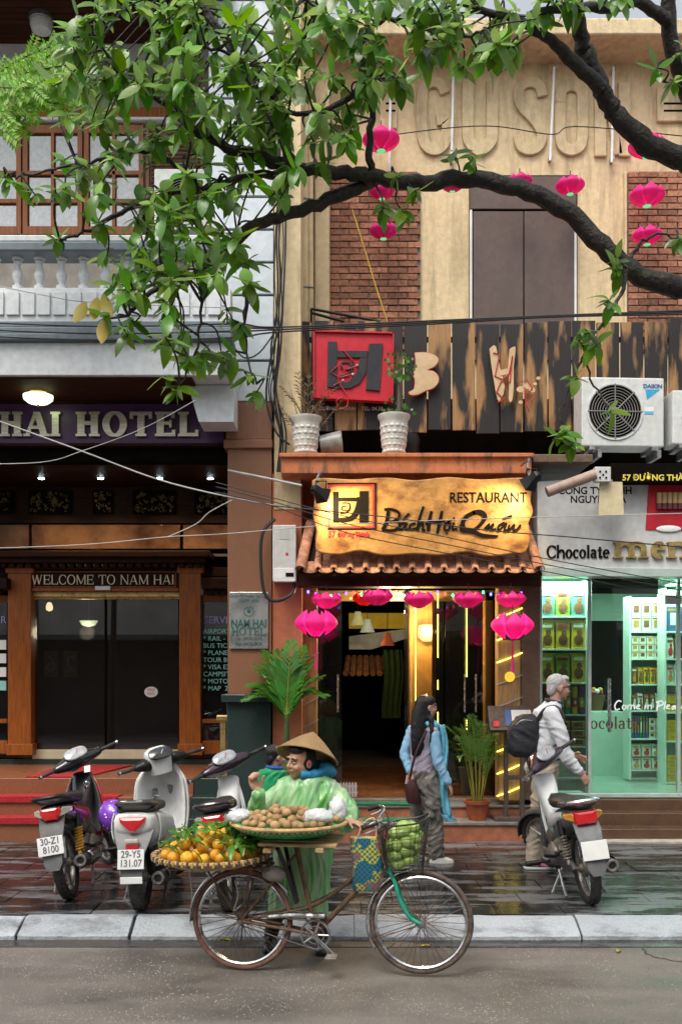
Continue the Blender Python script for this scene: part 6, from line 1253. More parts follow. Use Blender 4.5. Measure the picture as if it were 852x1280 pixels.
def motorbike(label, loc, yaw, lean, steer, sp):
    m = thing('motorbike', label, 'motorbike', loc, 'motorbikes parked on the pavement'); m.rotation_euler = (0, -lean, yaw)
    sc_ = sp['kind'] == 'scooter'; R = .245 if sc_ else .285; r = .047 if sc_ else .037; WB = 1.25 if sc_ else 1.22; sw = sp.get('sw', 1); c1, c2, cu = sp['main'], sp['accent'], sp['under']
    hd = V((0, 1.0, .80)); u = V((0, -sin(rad(26)), cos(rad(26)))); St = Matrix.Translation(hd) @ Matrix.Rotation(steer, 4, u) @ Matrix.Translation(-hd)
    wheel(m, (0, 0, R), R, r, spokes=5, wire=sp.get('wire', False), flat=1.15)
    # rear suspension, swing arm, exhaust, engine
    for s in ((1,) if sc_ else (-1, 1)):
        b_, t_ = V((s*.125, .0, .32)), V((s*.12, .13, .64)); sh = MB().cyl(b_, t_, .016, n=10).build('shock_absorber', sp['spring'], m)
        MB().tube([b_+(t_-b_)*(.12+.55*i/60)+V((.03*cos(i*.85), .03*sin(i*.85), 0)) for i in range(61)], .0065, 5).build('spring', sp['spring'], sh)
        MB().cyl(b_+(t_-b_)*.68, t_, .027, n=10).build('shock_cap', m_black if not sc_ else m_engine, sh)
    sa = MB()
    for s in (-1, 1): sa.tube([(s*.095, -.03, R), (s*.09, .25, R+.01), (s*.07, .5, R+.04)], .018, 8)
    sa.build('swing_arm', m_exh, m)
    ex = MB().tube(crom([(.16, -.16, R+.02), (.165, .1, R-.01), (.155, .36, R-.03), (.13, .5, R-.05), (.09, .66, R-.06), (.06, .8, R+.0)], 3), [.052, .055, .056, .057, .057, .056, .054, .05, .045, .035, .025, .02, .018, .018, .018, .018], 14).build('exhaust', m_exh, m)
    MB().torus((.16, -.162, R+.02), (0, 1, 0), .038, .012, 18, 6).build('exhaust_tip', m_steel, ex); MB().sheet(lambda a, b: (.165+.06*cos(-1+2*a), -.05+.4*b, R+.0+.06*sin(-1+2*a)+.02*(1-b)), 8, 6).build('heat_shield', m_chrome if sp.get('chromeshield') else m_mdgr, ex, solid=.004)
    en = MB().ell((0, .56, R+.03), (.12, .17, .12)); en.ell((.1, .58, R+.02), (.05, .12, .1)); en.ell((-.1, .55, R+.02), (.05, .12, .1)); en.tube([(0, .66, R+.07), (0, .86, R+.12)], [.075, .07], 12)
    for i in range(6): en.tube([(0, .69+i*.03, R+.075+i*.008), (0, .70+i*.03, R+.078+i*.008)], .09, 12)
    en.box(-.05, .05, .4, .5, R+.02, R+.14); en.tube([(.06, .7, R+.1), (.1, .75, R+.02), (.1, .62, R-.06)], .016, 8); en.build('engine', m_engine, m)
    if sc_:
        cv = MB().loft([[(-.1-(.055 if k else 0), .28+.36*cos(a)*(.9 if k else 1), R+.0+.095*sin(a)*(.85 if k else 1)+.03) for a in [2*pi*j/20 for j in range(20)]] for k in (0, 1)]).build('transmission_case', m_engine, m, 40, .012)
        MB().loft([[(-.1-(.06 if k else 0), .08+.15*cos(a), R+.19+.075*sin(a)) for a in [2*pi*j/16 for j in range(16)]] for k in (0, 1)]).build('air_box', m_engine, m, 40, .015)
    else:
        MB().loft([[(-.09-(.035 if k else 0), .22+.32*cos(a), R+.02+.06*sin(a)) for a in [2*pi*j/18 for j in range(18)]] for k in (0, 1)]).build('chain_case', m_mdgr, m, 40, .008)
    fp_ = MB().tube([(-.32, .58, R-.04), (.32, .58, R-.04)], .012, 8)
    for s in (-1, 1): fp_.cyl((s*.22, .58, R-.04), (s*.34, .58, R-.04), .022, n=10); fp_.tube([(s*.1, .3, R+.08), (s*.17, .26, R+.06), (s*.25, .24, R+.08)], .014, 8)
    fp_.build('foot_pegs', m_black, m); MB().tube([(-.06, .46, R-.06), (-.17, .42, .05+.18*lean), (-.215, .40, -.215*math.tan(-lean)*-1+.012-.0), (-.26, .39, .26*math.tan(lean)+.012)] if False else [(-.06, .46, R-.06), (-.2, .40, .02-.2*math.tan(-lean)*0)], .012, 8).build('side_stand', m_steel, m)
    cs = MB().tube([(-.14, .3, R-.06), (-.15, .16, .07), (-.15, .12, .05)], .012, 8); cs.tube([(.14, .3, R-.06), (.15, .16, .07), (.15, .12, .05)], .012, 8); cs.build('centre_stand', m_steel, m)
    # tail, seat, lights, mudguard
    if sc_:
        tail = body(smooth_rings([(-.235, .70, .09, .03), (-.215, .68, .135, .075), (-.1, .64, .165, .12), (.1, .59, .175, .15), (.35, .53, .17, .16), (.52, .46, .15, .14), (.6, .42, .12, .11)])); seat = body(smooth_rings([(-.2, .755, .1, .02), (-.08, .765, .15, .035), (.15, .76, .16, .04), (.4, .735, .13, .04), (.58, .72, .08, .03)]))
    else:
        tail = body(smooth_rings([(-.2, .725, .05, .025), (-.15, .71, .10, .05), (0, .675, .12, .08), (.2, .63, .125, .10), (.4, .57, .11, .12), (.56, .5, .085, .1)])); seat = body(smooth_rings([(-.2, .785, .06, .015), (-.1, .79, .12, .03), (.1, .78, .135, .04), (.3, .755, .13, .045), (.48, .745, .105, .04), (.62, .76, .06, .025)]))
    tail.build('tail_body', c1, m, 60); seat.build('seat', m_seat, m, 60)
    if not sc_:
        for s in (-1, 1): MB().sheet(lambda a, b: (s*(.128-.018*(2*b-1)**2+.004), .02+.5*a, .70-.12*a+(b-.5)*(.05+.08*a)), 8, 5).build('side_panel', c2, m, 60, solid=.006)
    else:
        for s in (-1, 1): MB().sheet(lambda a, b: (s*(.176-.02*(2*b-1)**2+.004), -.12+.6*a, .74-.1*a-.22*b+.05*a*b), 10, 6).build('side_panel', c2, m, 60, solid=.006)
    zT = .70 if not sc_ else .675; yT = -.2 if not sc_ else -.235
    pl_ = sp.get('lens', [(-.07, .045), (.07, .045), (.085, .01), (.05, -.05), (-.05, -.05), (-.085, .01)]); hw = max(q[0] for q in pl_)
    MB().loft([[(x*k, yT+dy, zT+z*k) for x, z in pl_] for k, dy in ((1, .09), (1, .0), (.9, -.02), (.6, -.028))]).build('tail_light', m_tail, m, 25, .006)
    for s in (-1, 1): MB().loft([[(s*(pl_[2][0]*.97+x), yT+dy+x*.9, zT+z) for x, z in ((.004, .04), (.06, .028), (.055, -.012), (-.02, -.035))] for dy in (.09, .012)]).build('rear_indicator', m_clear if not sp.get('amber') else m_amber, m, 25, .008)
    gr = MB().tube(crom([(-.115, .12, .775), (-.135, -.08, .80), (-.1, -.22, .825), (0, -.25, .83), (.1, -.22, .825), (.135, -.08, .80), (.115, .12, .775)], 4), .016 if not sc_ else .02, 8).build('grab_rail', sp['rail'], m)
    if sc_: MB().obox((0, -.235, .842), (.16, .05, .012)).build('rail_plate', m_chrome, gr, 0, .004)
    # under-tail and mudguard
    fg = MB().loft([[(-w_, y, z), (w_, y, z), (w_*.95, y+.03, z+.006), (-w_*.95, y+.03, z+.006)] for y, z, w_ in (((-.17, .67, .1), (-.23, .6, .1), (-.285, .5, .085), (-.315, .4, .075), (-.325, .31, .065)) if not sc_ else ((-.2, .63, .15), (-.24, .56, .13), (-.29, .48, .10), (-.315, .40, .085), (-.32, .29, .08)))]).build('rear_mudguard', cu, m, 40, .006)
    if not sc_: MB().loft([[(-.075, -.327, .42), (.075, -.327, .42), (.075, -.322, .42), (-.075, -.322, .42)], [(-.07, -.338, .34), (.07, -.338, .34), (.07, -.333, .34), (-.07, -.333, .34)], [(-.04, -.342, .285), (.04, -.342, .285), (.04, -.337, .285), (-.04, -.337, .285)]]).build('mud_flap', m_mgry, fg, 40)
    else: MB().box(-.08, .08, -.332, -.325, .26, .31).build('mud_flap_tip', m_white, fg, 0, .006); MB().box(-.05, .05, -.30, -.27, .545, .575).build('plate_light', m_clear, m, 0, .006); MB().box(-.045, .045, -.285, -.27, .50, .535).build('reflector', m_tail, m, 0, .002)
    ty = -.335 if not sc_ else -.325
    plate(m, sp['plate'][0], sp['plate'][1], (0, ty, .475 if not sc_ else .435), rad(14), sp.get('pyaw', 0))
    # front body
    if sc_:
        rows = [(1.02, 1.03, .07), (.97, 1.03, .13), (.88, 1.03, .20), (.75, 1.04, .225), (.58, 1.03, .225), (.4, .98, .20), (.28, .92, .17)]
    else: rows = [(.90, 1.02, .08), (.82, 1.02, .14), (.70, 1.0, .185), (.56, .98, .195), (.43, .93, .175), (.33, .88, .13)]
    MB().sheet(lambda a, b: (lambda q: (sw*q[2]*(2*a-1), q[1]+.05-.16*(2*a-1)**2*(q[2]/.22), q[0]+.0*(2*a-1)**2))(tuple(crom([V(t) for t in rows], 6)[min(int(b*6*(len(rows)-1)), 6*(len(rows)-1))])), 14, 24).build('leg_shield', c2 if not sc_ else c1, m, 60, solid=.016)
    MB().sheet(lambda a, b: (lambda q: (sw*q[2]*.9*(2*a-1), q[1]+.02-.15*(2*a-1)**2*(q[2]/.22), q[0]))(tuple(crom([V(t) for t in rows], 6)[min(int((.12+.8*b)*6*(len(rows)-1)), 6*(len(rows)-1))])), 12, 18).build('inner_cover', sp['inner'], m, 60, solid=.008)
    if sc_: body(smooth_rings([(.4, .36, .16, .05), (.6, .3, .17, .05), (.85, .3, .17, .05), (.98, .42, .12, .08)])).build('floor_board', m_mdgr, m, 60)
    else: body(smooth_rings([(.48, .5, .085, .11), (.66, .52, .07, .10), (.82, .62, .075, .11), (.95, .77, .09, .10), (1.0, .86, .09, .05)])).build('frame_cover', sp.get('frame', c1), m, 60)
    MB().tube([(-.03, .8, .66), (-.05, .74, .72), (-.02, .72, .77), (.02, .73, .76)], .006, 6).build('bag_hook', m_chrome, m)
    # steering assembly
    fax = V((0, WB, R)); wf = wheel(m, fax, R, r*.9, spokes=5, Mx=St, flat=1.0, wire=sp.get('wire', False), disc=True)
    for s in (-1, 1): MB().tube([(s*.085, WB, R), (s*.085, WB-.14, R+.3), (s*.07, 1.0, .8)], [.022, .024, .026], 10).xf(St).build('fork_leg', m_steel, m)
    MB().sheet(lambda a, b: ((2*a-1)*.06, WB+(R+.035-.03*(2*a-1)**2)*cos(.2+2.3*b), R+(R+.035-.03*(2*a-1)**2)*sin(.2+2.3*b)), 6, 14).xf(St).build('front_mudguard', sp['fender'], m, 60, solid=.006)
    hb = sp['hz']; cw = MB()
    for q in [None]: cw.loft([[(x, yc+ry*cos(a), zc+rz*sin(a)) for a in [2*pi*j/14 for j in range(14)]] for x, yc, zc, ry, rz in ((-.22, .87, hb, .025, .025), (-.2, .875, hb, .04, .036), (-.12, .91, hb, .075, .055), (-.06, .935, hb+.005, .11, .075), (0, .945, hb+.01, .125, .08), (.06, .935, hb+.005, .11, .075), (.12, .91, hb, .075, .055), (.2, .875, hb, .04, .036), (.22, .87, hb, .025, .025))])
    cw.xf(St).build('handlebar_cowl', sp['cowl'], m, 60)
    if sc_:
        hc_ = MB().loft([[(x, .90+y_, z) for x, y_ in rrect(w_, dp_, 14, .8)] for z, w_, dp_ in ((hb-.1, .085, .09), (hb, .105, .11), (hb+.06, .115, .11), (hb+.10, .10, .095), (hb+.125, .06, .06))]); hc_.xf(St).build('dash_cowl', c1, m, 60)
        for s in (-1, 1): MB().ell((s*.135, .885, hb+.0), (.06, .055, .05)).xf(St).build('switch_box', m_black, m)
    Rsp = Euler((rad(52), 0, 0)).to_matrix(); sd0 = V((0, .845 if not sc_ else .80, hb+.065 if not sc_ else hb+.07)); MB().loft([[(sd0+Rsp @ V((x*k, z*k, dz))) for x, z in rrect(.105, .06, 20, .8)] for k, dz in ((1, 0), (1, .008), (.9, .014), (.05, .016))]).xf(St).build('speedometer', m_dial if not sc_ else m_mblk, m, 30)
    nd = MB().obox(sd0+Rsp @ V((.015, .005, .018)), (.05, .005, .003), Rsp @ Matrix.Rotation(.9, 3, 'Z')).xf(St).build('dial_needle', m_red if not sc_ else m_clear, m, 0)
    for s in (-1, 1):
        MB().tube([(s*.2, .875, hb), (s*.36, .815, hb+.005)], .0165, 10).xf(St).build('grip', m_rubber, m); MB().cyl((s*.36, .815, hb+.005), (s*.375, .81, hb+.005), .018, n=10).xf(St).build('bar_end', m_chrome, m); MB().ell((s*.205, .872, hb), (.03, .035, .03)).xf(St).build('switch_gear', m_black, m)
        MB().tube([(s*.18, .93, hb-.005), (s*.24, .925, hb-.01), (s*.36, .87, hb-.005)], .007, 6).xf(St).build('brake_lever', m_chrome, m)
    MB().ell((0, 1.06, hb-.03), (.085, .04, .06)).xf(St).build('headlight', m_clear, m)
    if sp.get('dustsheet'): pass
    return m
MD = lambda px, py: (X(px, 1.78*F/(py-840)), 1.78*F/(py-840), .121)
mb1 = motorbike('black and wine red motorbike with purple helmet, leftmost in the row', MD(89, 1123), rad(2), rad(9), rad(34), dict(kind='bone', sw=.85, main=m_mblk, accent=m_mred, under=m_mdgr, spring=m_spring, rail=m_black, plate=('30-Z1', '8100'), inner=m_shield, fender=m_mred, cowl=m_mblk, hz=1.015, pyaw=rad(6), chromeshield=True))
MB().obox((.1, .80, .935), (.05, .006, .06), Euler((-.5, 0, 0)).to_matrix()).build('sticker', m_paperw, mb1, 0); MB().torus((.06, .86, .80), (0, 1, .4), .024, .006, 16, 6).build('badge', m_chrome, mb1)
mb2 = motorbike('white scooter with big red tail light, second from left', MD(177, 1137), rad(0), rad(1.5), rad(30), dict(kind='scooter', lens=[(-.1, .05), (.1, .05), (.095, .02), (.02, -.055), (-.02, -.055), (-.095, .02)], main=m_mwht, accent=m_mwht, under=m_mgry, spring=m_steel, rail=m_mdgr, plate=('29-Y5', '131.07'), inner=m_mwht, fender=m_mwht, cowl=m_black, hz=1.03))
mb3 = motorbike('white and plum motorbike half hidden behind the fruit seller', MD(287, 1138), rad(0), rad(8), rad(32), dict(kind='bone', sw=.6, main=m_mdgr, frame=m_mwht, accent=m_mwht, under=m_mdgr, spring=m_steel, rail=m_mblk, plate=('', ''), inner=m_mwht, fender=m_mwht, cowl=m_plum, hz=1.01, wire=True))
mb4 = motorbike('white and black motorbike with blank plate parked by the shop at right', MD(738, 1130), rad(2), rad(8), rad(42), dict(kind='bone', sw=.42, lens=[(-.085, .05), (.085, .05), (.09, .0), (.075, -.05), (-.075, -.05), (-.09, .0)], main=m_mgry, frame=m_mwht, accent=m_mwht, under=m_mgry, spring=m_engine, rail=m_chrome, plate=('', ''), inner=m_mwht, fender=m_mdgr, cowl=m_plum, hz=1.03, wire=True, amber=True, pyaw=rad(-6)))
tag(MB().ell((0, 0, 0), (.06, .05, .075), nu=10, nv=8).build('plastic_bag', M('mint_plastic_bag', (.35, .7, .55), .3, bump=.6, bscale=25), None, 60, loc=V(mb4.location)+V((-.14, .62, .52))), 'mint green plastic bag hanging on the right motorbike', 'bag')
# purple helmet hung on the leftmost motorbike
hl = thing('helmet', 'purple child helmet with flower print hung on the red motorbike', 'helmet', V(mb1.location)+V((.2, .60, .56))); m_hel = M('purple_helmet_shell', (.22, .06, .55), .25, var=.15, coat=.6)
g = MB()
for i in range(10):
    a0 = -pi*.18+(pi*.68)*i/9; g.v += [(.125*cos(a0)*cos(b), .14*cos(a0)*sin(b), .125*sin(a0)) for b in [2*pi*j/20 for j in range(20)]]
g.f = [[i*20+j, i*20+(j+1) % 20, (i+1)*20+(j+1) % 20, (i+1)*20+j] for i in range(9) for j in range(20)]; g.m = [0]*len(g.f); Rh = Euler((rad(70), rad(-15), rad(20))).to_matrix().to_4x4()
g.xf(Rh).build('shell', m_hel, hl, 60, solid=.012); MB().torus((0, 0, -.068), (0, 0, 1), .118, .01, 24, 6).xf(Rh).build('rim_trim', m_black, hl)
rh = random.Random(3)
for i in range(26):
    b, e_ = rh.uniform(0, 6.28), rh.uniform(0, 1.3); p = V((.126*cos(e_)*cos(b), .141*cos(e_)*sin(b), .126*sin(e_))); MB().ell(p, rh.uniform(.006, .012), nu=6, nv=4).xf(Rh).build('flower_print', [m_paperw, cpu, M('pink_print', (.8, .2, .5), .4)][i % 3], hl)
MB().tube([(.1, 0, -.06), (.05, .02, -.16), (-.05, .02, -.16), (-.1, 0, -.06)], .007, 6).xf(Rh).build('chin_strap', m_black, hl)

# ================================================================ BICYCLE
KB = 1/196.6
bike = thing('bicycle', 'old brown bicycle carrying trays of fruit with green fork, at the kerb', 'bicycle', (X(303, 6.34), 6.34, .003)); bike.rotation_euler = (0, 0, math.atan2(6.2-6.34, X(526, 6.2)-X(303, 6.34)))
def b3(px, py, y=0): return V(((px-303)*KB, y, (1214+(px-303)/223*6.5-py)*KB))
m_btyre = M('bicycle_tyre', (.05, .043, .038), .8, var=.5, scale=20, col2=(.14, .10, .08)); m_wallr = M('reddish_tyre_wall', (.16, .08, .06), .8, var=.4, scale=20)
def bwheel(c, R, wall, nm):
    w_ = MB().torus(c, (0, 1, 0), R-.017, .017, 56, 10).build('wheel', wall, bike); MB().torus(c, (0, 1, 0), R-.042, .011, 56, 8, flat=1.5).build('rim', m_chrome, w_)
    h = MB().cyl(c-V((0, .05, 0)), c+V((0, .05, 0)), .02, n=12); h.cyl(c-V((0, .075, 0)), c+V((0, .075, 0)), .008, n=8); h.torus(c-V((0, .035, 0)), (0, 1, 0), .024, .006, 14, 6); h.torus(c+V((0, .035, 0)), (0, 1, 0), .024, .006, 14, 6); h.build('hub', m_steel, w_)
    for i in range(36):
        a = 2*pi*i/36; s = 1 if i % 2 else -1; b = a+.5*(1 if i % 4 < 2 else -1); MB().tube([c+V((.026*cos(b), s*.034, .026*sin(b))), c+V(((R-.046)*cos(a), 0, (R-.046)*sin(a)))], .0021, 4, cap=False).build('spoke', m_rust, w_, 0)
    return w_
RA, FA = b3(303, 1150), b3(526, 1154); bwheel(RA, .325, m_wallr, 'r'); bwheel(FA, .325, m_btyre, 'f')
BBk, ST, HT0, HT1 = b3(396, 1168), b3(371, 1058), b3(483, 1082), b3(474, 1048)
fr = MB().tube([BBk, HT0+V((-.01, 0, .02))], .018, 10); fr.tube([BBk, ST], .017, 10); fr.tube([HT0, HT1], .021, 10); fr.tube(crom([HT1-V((-.0, 0, .03)), b3(440, 1100), b3(405, 1127), b3(384, 1136)], 4), .014, 10)
for s in (-1, 1): fr.tube([BBk+V((0, s*.03, 0)), RA+V((0, s*.06, 0))], .011, 8); fr.tube([ST-V((0, -s*.02, .06)), RA+V((0, s*.06, 0))], .009, 8); fr.tube([b3(384, 1136, s*.015), RA+V((0, s*.06, 0))], .007, 8)
fr.build('frame', m_rust, bike)
fk = MB(); m_grf = M('green_fork_paint', (.02, .30, .20), .4, var=.3, scale=25)
for s in (-1, 1): fk.tube(crom([b3(487, 1090, s*.03), b3(494, 1102, s*.05), b3(501, 1125, s*.05), b3(512, 1145, s*.048), b3(526, 1154, s*.048)], 4), .012, 8)
fk.tube([b3(487, 1090, -.045), b3(487, 1090, .045)], .016, 8); fk.build('fork', m_grf, bike)
def fender(c, R, a0, a1, nm):
    o = MB().sheet(lambda a, b: (c.x+(R-.012*(2*a-1)**2)*cos(a0+(a1-a0)*b), c.y+(2*a-1)*.03, c.z+(R-.012*(2*a-1)**2)*sin(a0+(a1-a0)*b)), 6, 30).build('mudguard', m_chrome, bike, 60, solid=.003)
    for an in (a0+.15*(a1-a0), a0+.9*(a1-a0)):
        for s in (-1, 1): MB().tube([c+V((0, s*.05, 0)), c+V((R*cos(an), s*.03, R*sin(an)))], .003, 5).build('stay', m_rust, o)
fender(RA, .345, rad(28), rad(185), 'r'); fender(FA, .345, rad(100), rad(212), 'f')
cg = MB().tube([b3(338, 1145, -.045), b3(365, 1143, -.045), b3(408, 1144, -.045)], [.014, .017, .02], 8).build('chain_guard', m_chrome, bike)
cr = MB().torus(BBk-V((0, .04, 0)), (0, 1, 0), .088, .006, 40, 6); cr.torus(BBk-V((0, .04, 0)), (0, 1, 0), .055, .004, 30, 6)
for i in range(44): a = 2*pi*i/44; cr.obox(BBk+V((.096*cos(a), -.04, .096*sin(a))), (.008, .004, .006), Matrix.Rotation(-a, 3, 'Y'))
for i in range(5): a = 2*pi*i/5; cr.tube([BBk-V((0, .04, 0)), BBk+V((.088*cos(a), -.04, .088*sin(a)))], .007, 6)
cr.build('chainring', m_steel, bike); MB().cyl(BBk-V((0, .07, 0)), BBk+V((0, .07, 0)), .02, n=12).build('crank_axle', m_steel, bike)
for pe, y in ((b3(419, 1190), -.075), (b3(374, 1147), .075)):
    ck = MB().tube([BBk+V((0, y, 0)), V((pe.x, y, pe.z))], [.013, .011], 8).build('crank_arm', m_chrome, bike); MB().obox((pe.x, y+(-.06 if y < 0 else .06), pe.z), (.075, .09, .02)).build('pedal', m_steel, ck, 0, .006)
chn = MB()
for z in (-1, 1): chn.tube([RA+V((0, -.045, z*.03)), BBk+V((0, -.045, z*.092))], .005, 5)
chn.build('chain', m_exh, bike)
stem_ = MB().tube([HT1, b3(471, 1030)], .012, 8); stem_.build('stem', m_chrome, bike)
hb_ = MB().tube(crom([b3(462, 1020, .27), b3(470, 1017, .25), b3(478, 1018, .15), b3(472, 1028, .05), b3(472, 1028, -.05), b3(480, 1022, -.15), b3(476, 1023, -.24), b3(460, 1029, -.29)], 4), .011, 8).build('handlebar', m_chrome, bike)
for a, b in ((b3(476, 1024, -.24), b3(459, 1029, -.29)), (b3(470, 1017, .25), b3(456, 1022, .27))): MB().tube([a, b], .0165, 10).build('grip', m_rubber, bike); MB().tube([a+V((.02, 0, -.02)), a+V((.0, 0, -.04)), b+V((.02, 0, -.035))], .005, 6).build('brake_lever', m_chrome, bike)
for i, pts in enumerate(([b3(476, 1024, -.2), b3(486, 1035, -.15), b3(480, 1070, -.03), b3(487, 1090, -.02)], [b3(474, 1020, .2), b3(484, 1030, .1), b3(482, 1075, .03), b3(440, 1105, .01), b3(390, 1130, .0)])): MB().tube(crom(pts, 5), .004, 5).build('brake_cable', m_cable, bike)
sdl = body(smooth_rings([(-.12, 0, .10, .03), (-.05, .01, .11, .035), (.05, .0, .06, .03), (.14, 0, .03, .02)])).xf(Matrix.Translation(ST+V((0, 0, .03))) @ Matrix.Rotation(-pi/2, 4, 'Z')).build('saddle', m_seat, bike, 60)
# wooden carrier slats, rack and struts
for i in range(4): MB().obox(b3(380, 1051, -.2+i*.13), (.48, .09, .018)).build('carrier_slat', M('raw_timber', (.42, .28, .14), .7, var=.3, scale=6, stretch=(1, 8, 8), rand=.15), bike, 0, .003)
for x in (345, 408): MB().obox(b3(x, 1056, 0), (.05, .56, .025)).build('carrier_beam', bpy.data.materials['raw_timber'], bike, 0, .003)
for s in (-1, 1): MB().tube([b3(372, 1130, s*.02), b3(362, 1090, s*.05), b3(352, 1058, s*.12)], .014, 8).build('strut', m_exh, bike)
rk = MB()
for s in (-1, 1): rk.tube([b3(215, 1084, s*.09), b3(340, 1084, s*.09)], .009, 8); rk.tube([RA+V((0, s*.06, 0)), b3(262, 1085, s*.09)], .007, 6); rk.tube([RA+V((0, s*.06, 0)), b3(318, 1085, s*.09)], .007, 6)
for x in (215, 250, 285, 335): rk.tube([b3(x, 1084, -.09), b3(x, 1084, .09)], .007, 6)
rk.build('rear_rack', m_rust, bike); MB().ell(b3(345, 1092, -.04), (.08, .05, .05)).build('cloth_wad', M('dirty_cloth', (.3, .28, .25), .9, bump=.8, bscale=20), bike)
MB().tube(crom([b3(240, 1085, -.1), b3(242, 1110, -.08), b3(241, 1128, -.06)], 4), .003, 5).build('string', m_cablew, bike); MB().tube(crom([b3(298, 1098, -.1), b3(302, 1116, -.1), b3(297, 1135, -.1), b3(306, 1128, -.1)], 4), .004, 5).build('string', m_cablew, bike)
def bw(px, py, y=0): return Matrix.LocRotScale(bike.location, bike.rotation_euler, None) @ b3(px, py, y)
# wire basket in front of the handlebar
wb = thing('wire_basket', 'dark mesh basket of green mangoes on the bicycle front', 'basket', bw(506, 1092)); wb.rotation_euler = bike.rotation_euler; m_mesh = M('dark_wire', (.05, .055, .045), .5, .4)
def bsk(t, a, hw0=.115, hw1=.155, h_=.29):
    hw = hw0+(hw1-hw0)*t; x, y = hw*math.copysign(abs(cos(a))**.5, cos(a)), (hw-.0)*.9*math.copysign(abs(sin(a))**.5, sin(a)); return V((x, y, .02+h_*t+(.05*cos(a)*t if True else 0)))
for i in range(36): a = 2*pi*(i+.5)/36; MB().tube([bsk(t/4, a) for t in range(5)], .0016, 4, cap=False).build('wire', m_mesh, wb, 0)
for j in range(14): MB().tube([bsk(j/13, 2*pi*i/40) for i in range(41)], .0016 if j < 13 else .006, 5, cap=False).build('wire_hoop', m_mesh, wb)
for i in range(9): MB().tube([(-.11+i*.0275, -.1, .02), (-.11+i*.0275, .1, .02)], .0016, 4).build('base_wire', m_mesh, wb, 0)
m_mango = M('green_mango', (.23, .38, .06), .38, var=.25, scale=12, rand=.2, col2=(.36, .5, .14), sub=.05)
me_m = MB().ell((0, 0, 0), (.036, .036, .048), nu=14, nv=10).mesh('green_mango', m_mango, 60); rm_ = random.Random(4); k = 0; W0 = Matrix.LocRotScale(wb.location, wb.rotation_euler, None)
for lay, (n_, rr_, z) in enumerate(((6, .06, .07), (7, .075, .13), (8, .082, .195), (6, .06, .255), (1, .0, .28))):
    for i in range(n_):
        a = 2*pi*i/n_+lay*.5; o = put('green_mango', me_m, None, W0 @ V((rr_*cos(a)+rm_.uniform(-.006, .006), rr_*sin(a), z+rm_.uniform(-.008, .008)+.04*rr_*cos(a)/.1)), (rm_.uniform(0, 3), rm_.uniform(0, 3), rm_.uniform(0, 3)))
        tag(o, 'pale green mango heaped on top of the wire basket' if lay > 2 else 'green mango inside the wire basket, seen through its mesh', 'mango', 'mangoes on top of the basket' if lay > 2 else 'mangoes inside the basket')
# woven bag on the handlebar
wv = thing('woven_bag', 'blue green and yellow woven plastic bag hanging from handlebar', 'bag', bw(459, 1115, .02)); wv.rotation_euler = bike.rotation_euler
def weave():
    m, t, N, L = nodes('woven_plastic'); out = N('ShaderNodeOutputMaterial'); b = N('ShaderNodeBsdfPrincipled'); L(b.outputs[0], out.inputs[0]); tc = N('ShaderNodeTexCoord'); ck = N('ShaderNodeTexChecker'); ck.inputs['Scale'].default_value = 62; ck.inputs[1].default_value = (.02, .17, .15, 1)
    L(tc.outputs['Object'], ck.inputs[0]); n = N('ShaderNodeTexNoise'); n.inputs['Scale'].default_value = 9; L(tc.outputs['Object'], n.inputs[0]); r = N('ShaderNodeValToRGB'); r.color_ramp.interpolation = 'CONSTANT'; e0 = r.color_ramp.elements; e0[0].color = (.02, .06, .2, 1); e0[1].position = .47; e0[1].color = (.55, .42, .03, 1); q = e0.new(.56); q.color = (.4, .06, .1, 1); q = e0.new(.66); q.color = (.03, .25, .2, 1); L(n.outputs[0], r.inputs[0]); L(r.outputs[0], ck.inputs[2]); L(ck.outputs[0], b.inputs['Base Color']); b.inputs['Roughness'].default_value = .35
    bp = N('ShaderNodeBump'); bp.inputs['Strength'].default_value = .6; bp.inputs['Distance'].default_value = .004; L(ck.outputs['Fac'], bp.inputs['Height']); L(bp.outputs[0], b.inputs['Normal']); return m
MB().loft([[(x+.01*sin(z*14), y_, z) for x, y_ in rrect(w_, dp_, 24, .5)] for z, w_, dp_ in ((0, .085, .05), (.02, .095, .06), (.15, .10, .06), (.28, .098, .055), (.33, .095, .05))]).build('bag_body', weave(), wv, 50)
for s in (-1, 1): MB().tube(crom([(-.06, s*.045, .32), (-.02, s*.03, .42), (.04, s*.02, .45), (.06, s*.03, .39), (.06, s*.045, .32)], 5), .0035, 6).build('handle', M('peach_cord', (.6, .35, .2), .6), wv)
# trays
m_bambr = M('bamboo_rim', (.45, .30, .13), .55, var=.35, scale=18, rand=.1); m_gtray = M('green_plastic_tray', (.01, .34, .10), .35, var=.2)
def tray(name, label, c, R, dep, mat, rimm, striped):
    t = thing(name, label, 'tray', c); n_ = 48
    MB().lathe([(.001, 0), (R*.72, 0), (R*.9, dep*.5), (R*.99, dep), (R*.96, dep), (R*.87, dep*.55), (R*.7, .012), (.001, .012)], n_).build('tray_body', mat, t)
    MB().torus((0, 0, dep+.005), (0, 0, 1), R, .013, 56, 8).build('rim', rimm, t)
    for i in range(72 if striped else 60):
        a = 2*pi*i/(72 if striped else 60)
        if striped: MB().obox((R*1.005*cos(a), R*1.005*sin(a), dep+.003), (.034, .014, .034), Matrix.Rotation(a, 3, 'Z')).build('binding', [m_bambr, m_dwood][i % 2], t, 0, .004)
        else:
            for k, (f0, zz) in enumerate(((.955, .8), (.915, .58))): MB().obox((R*f0*cos(a+.05*k), R*f0*sin(a+.05*k), dep*zz), (.006, .016, .011), Matrix.Rotation(a+.05*k, 3, 'Z') @ Matrix.Rotation(-.5, 3, 'Y')).build('slot', m_bambr if k else m_shelf, t, 0)
    return t
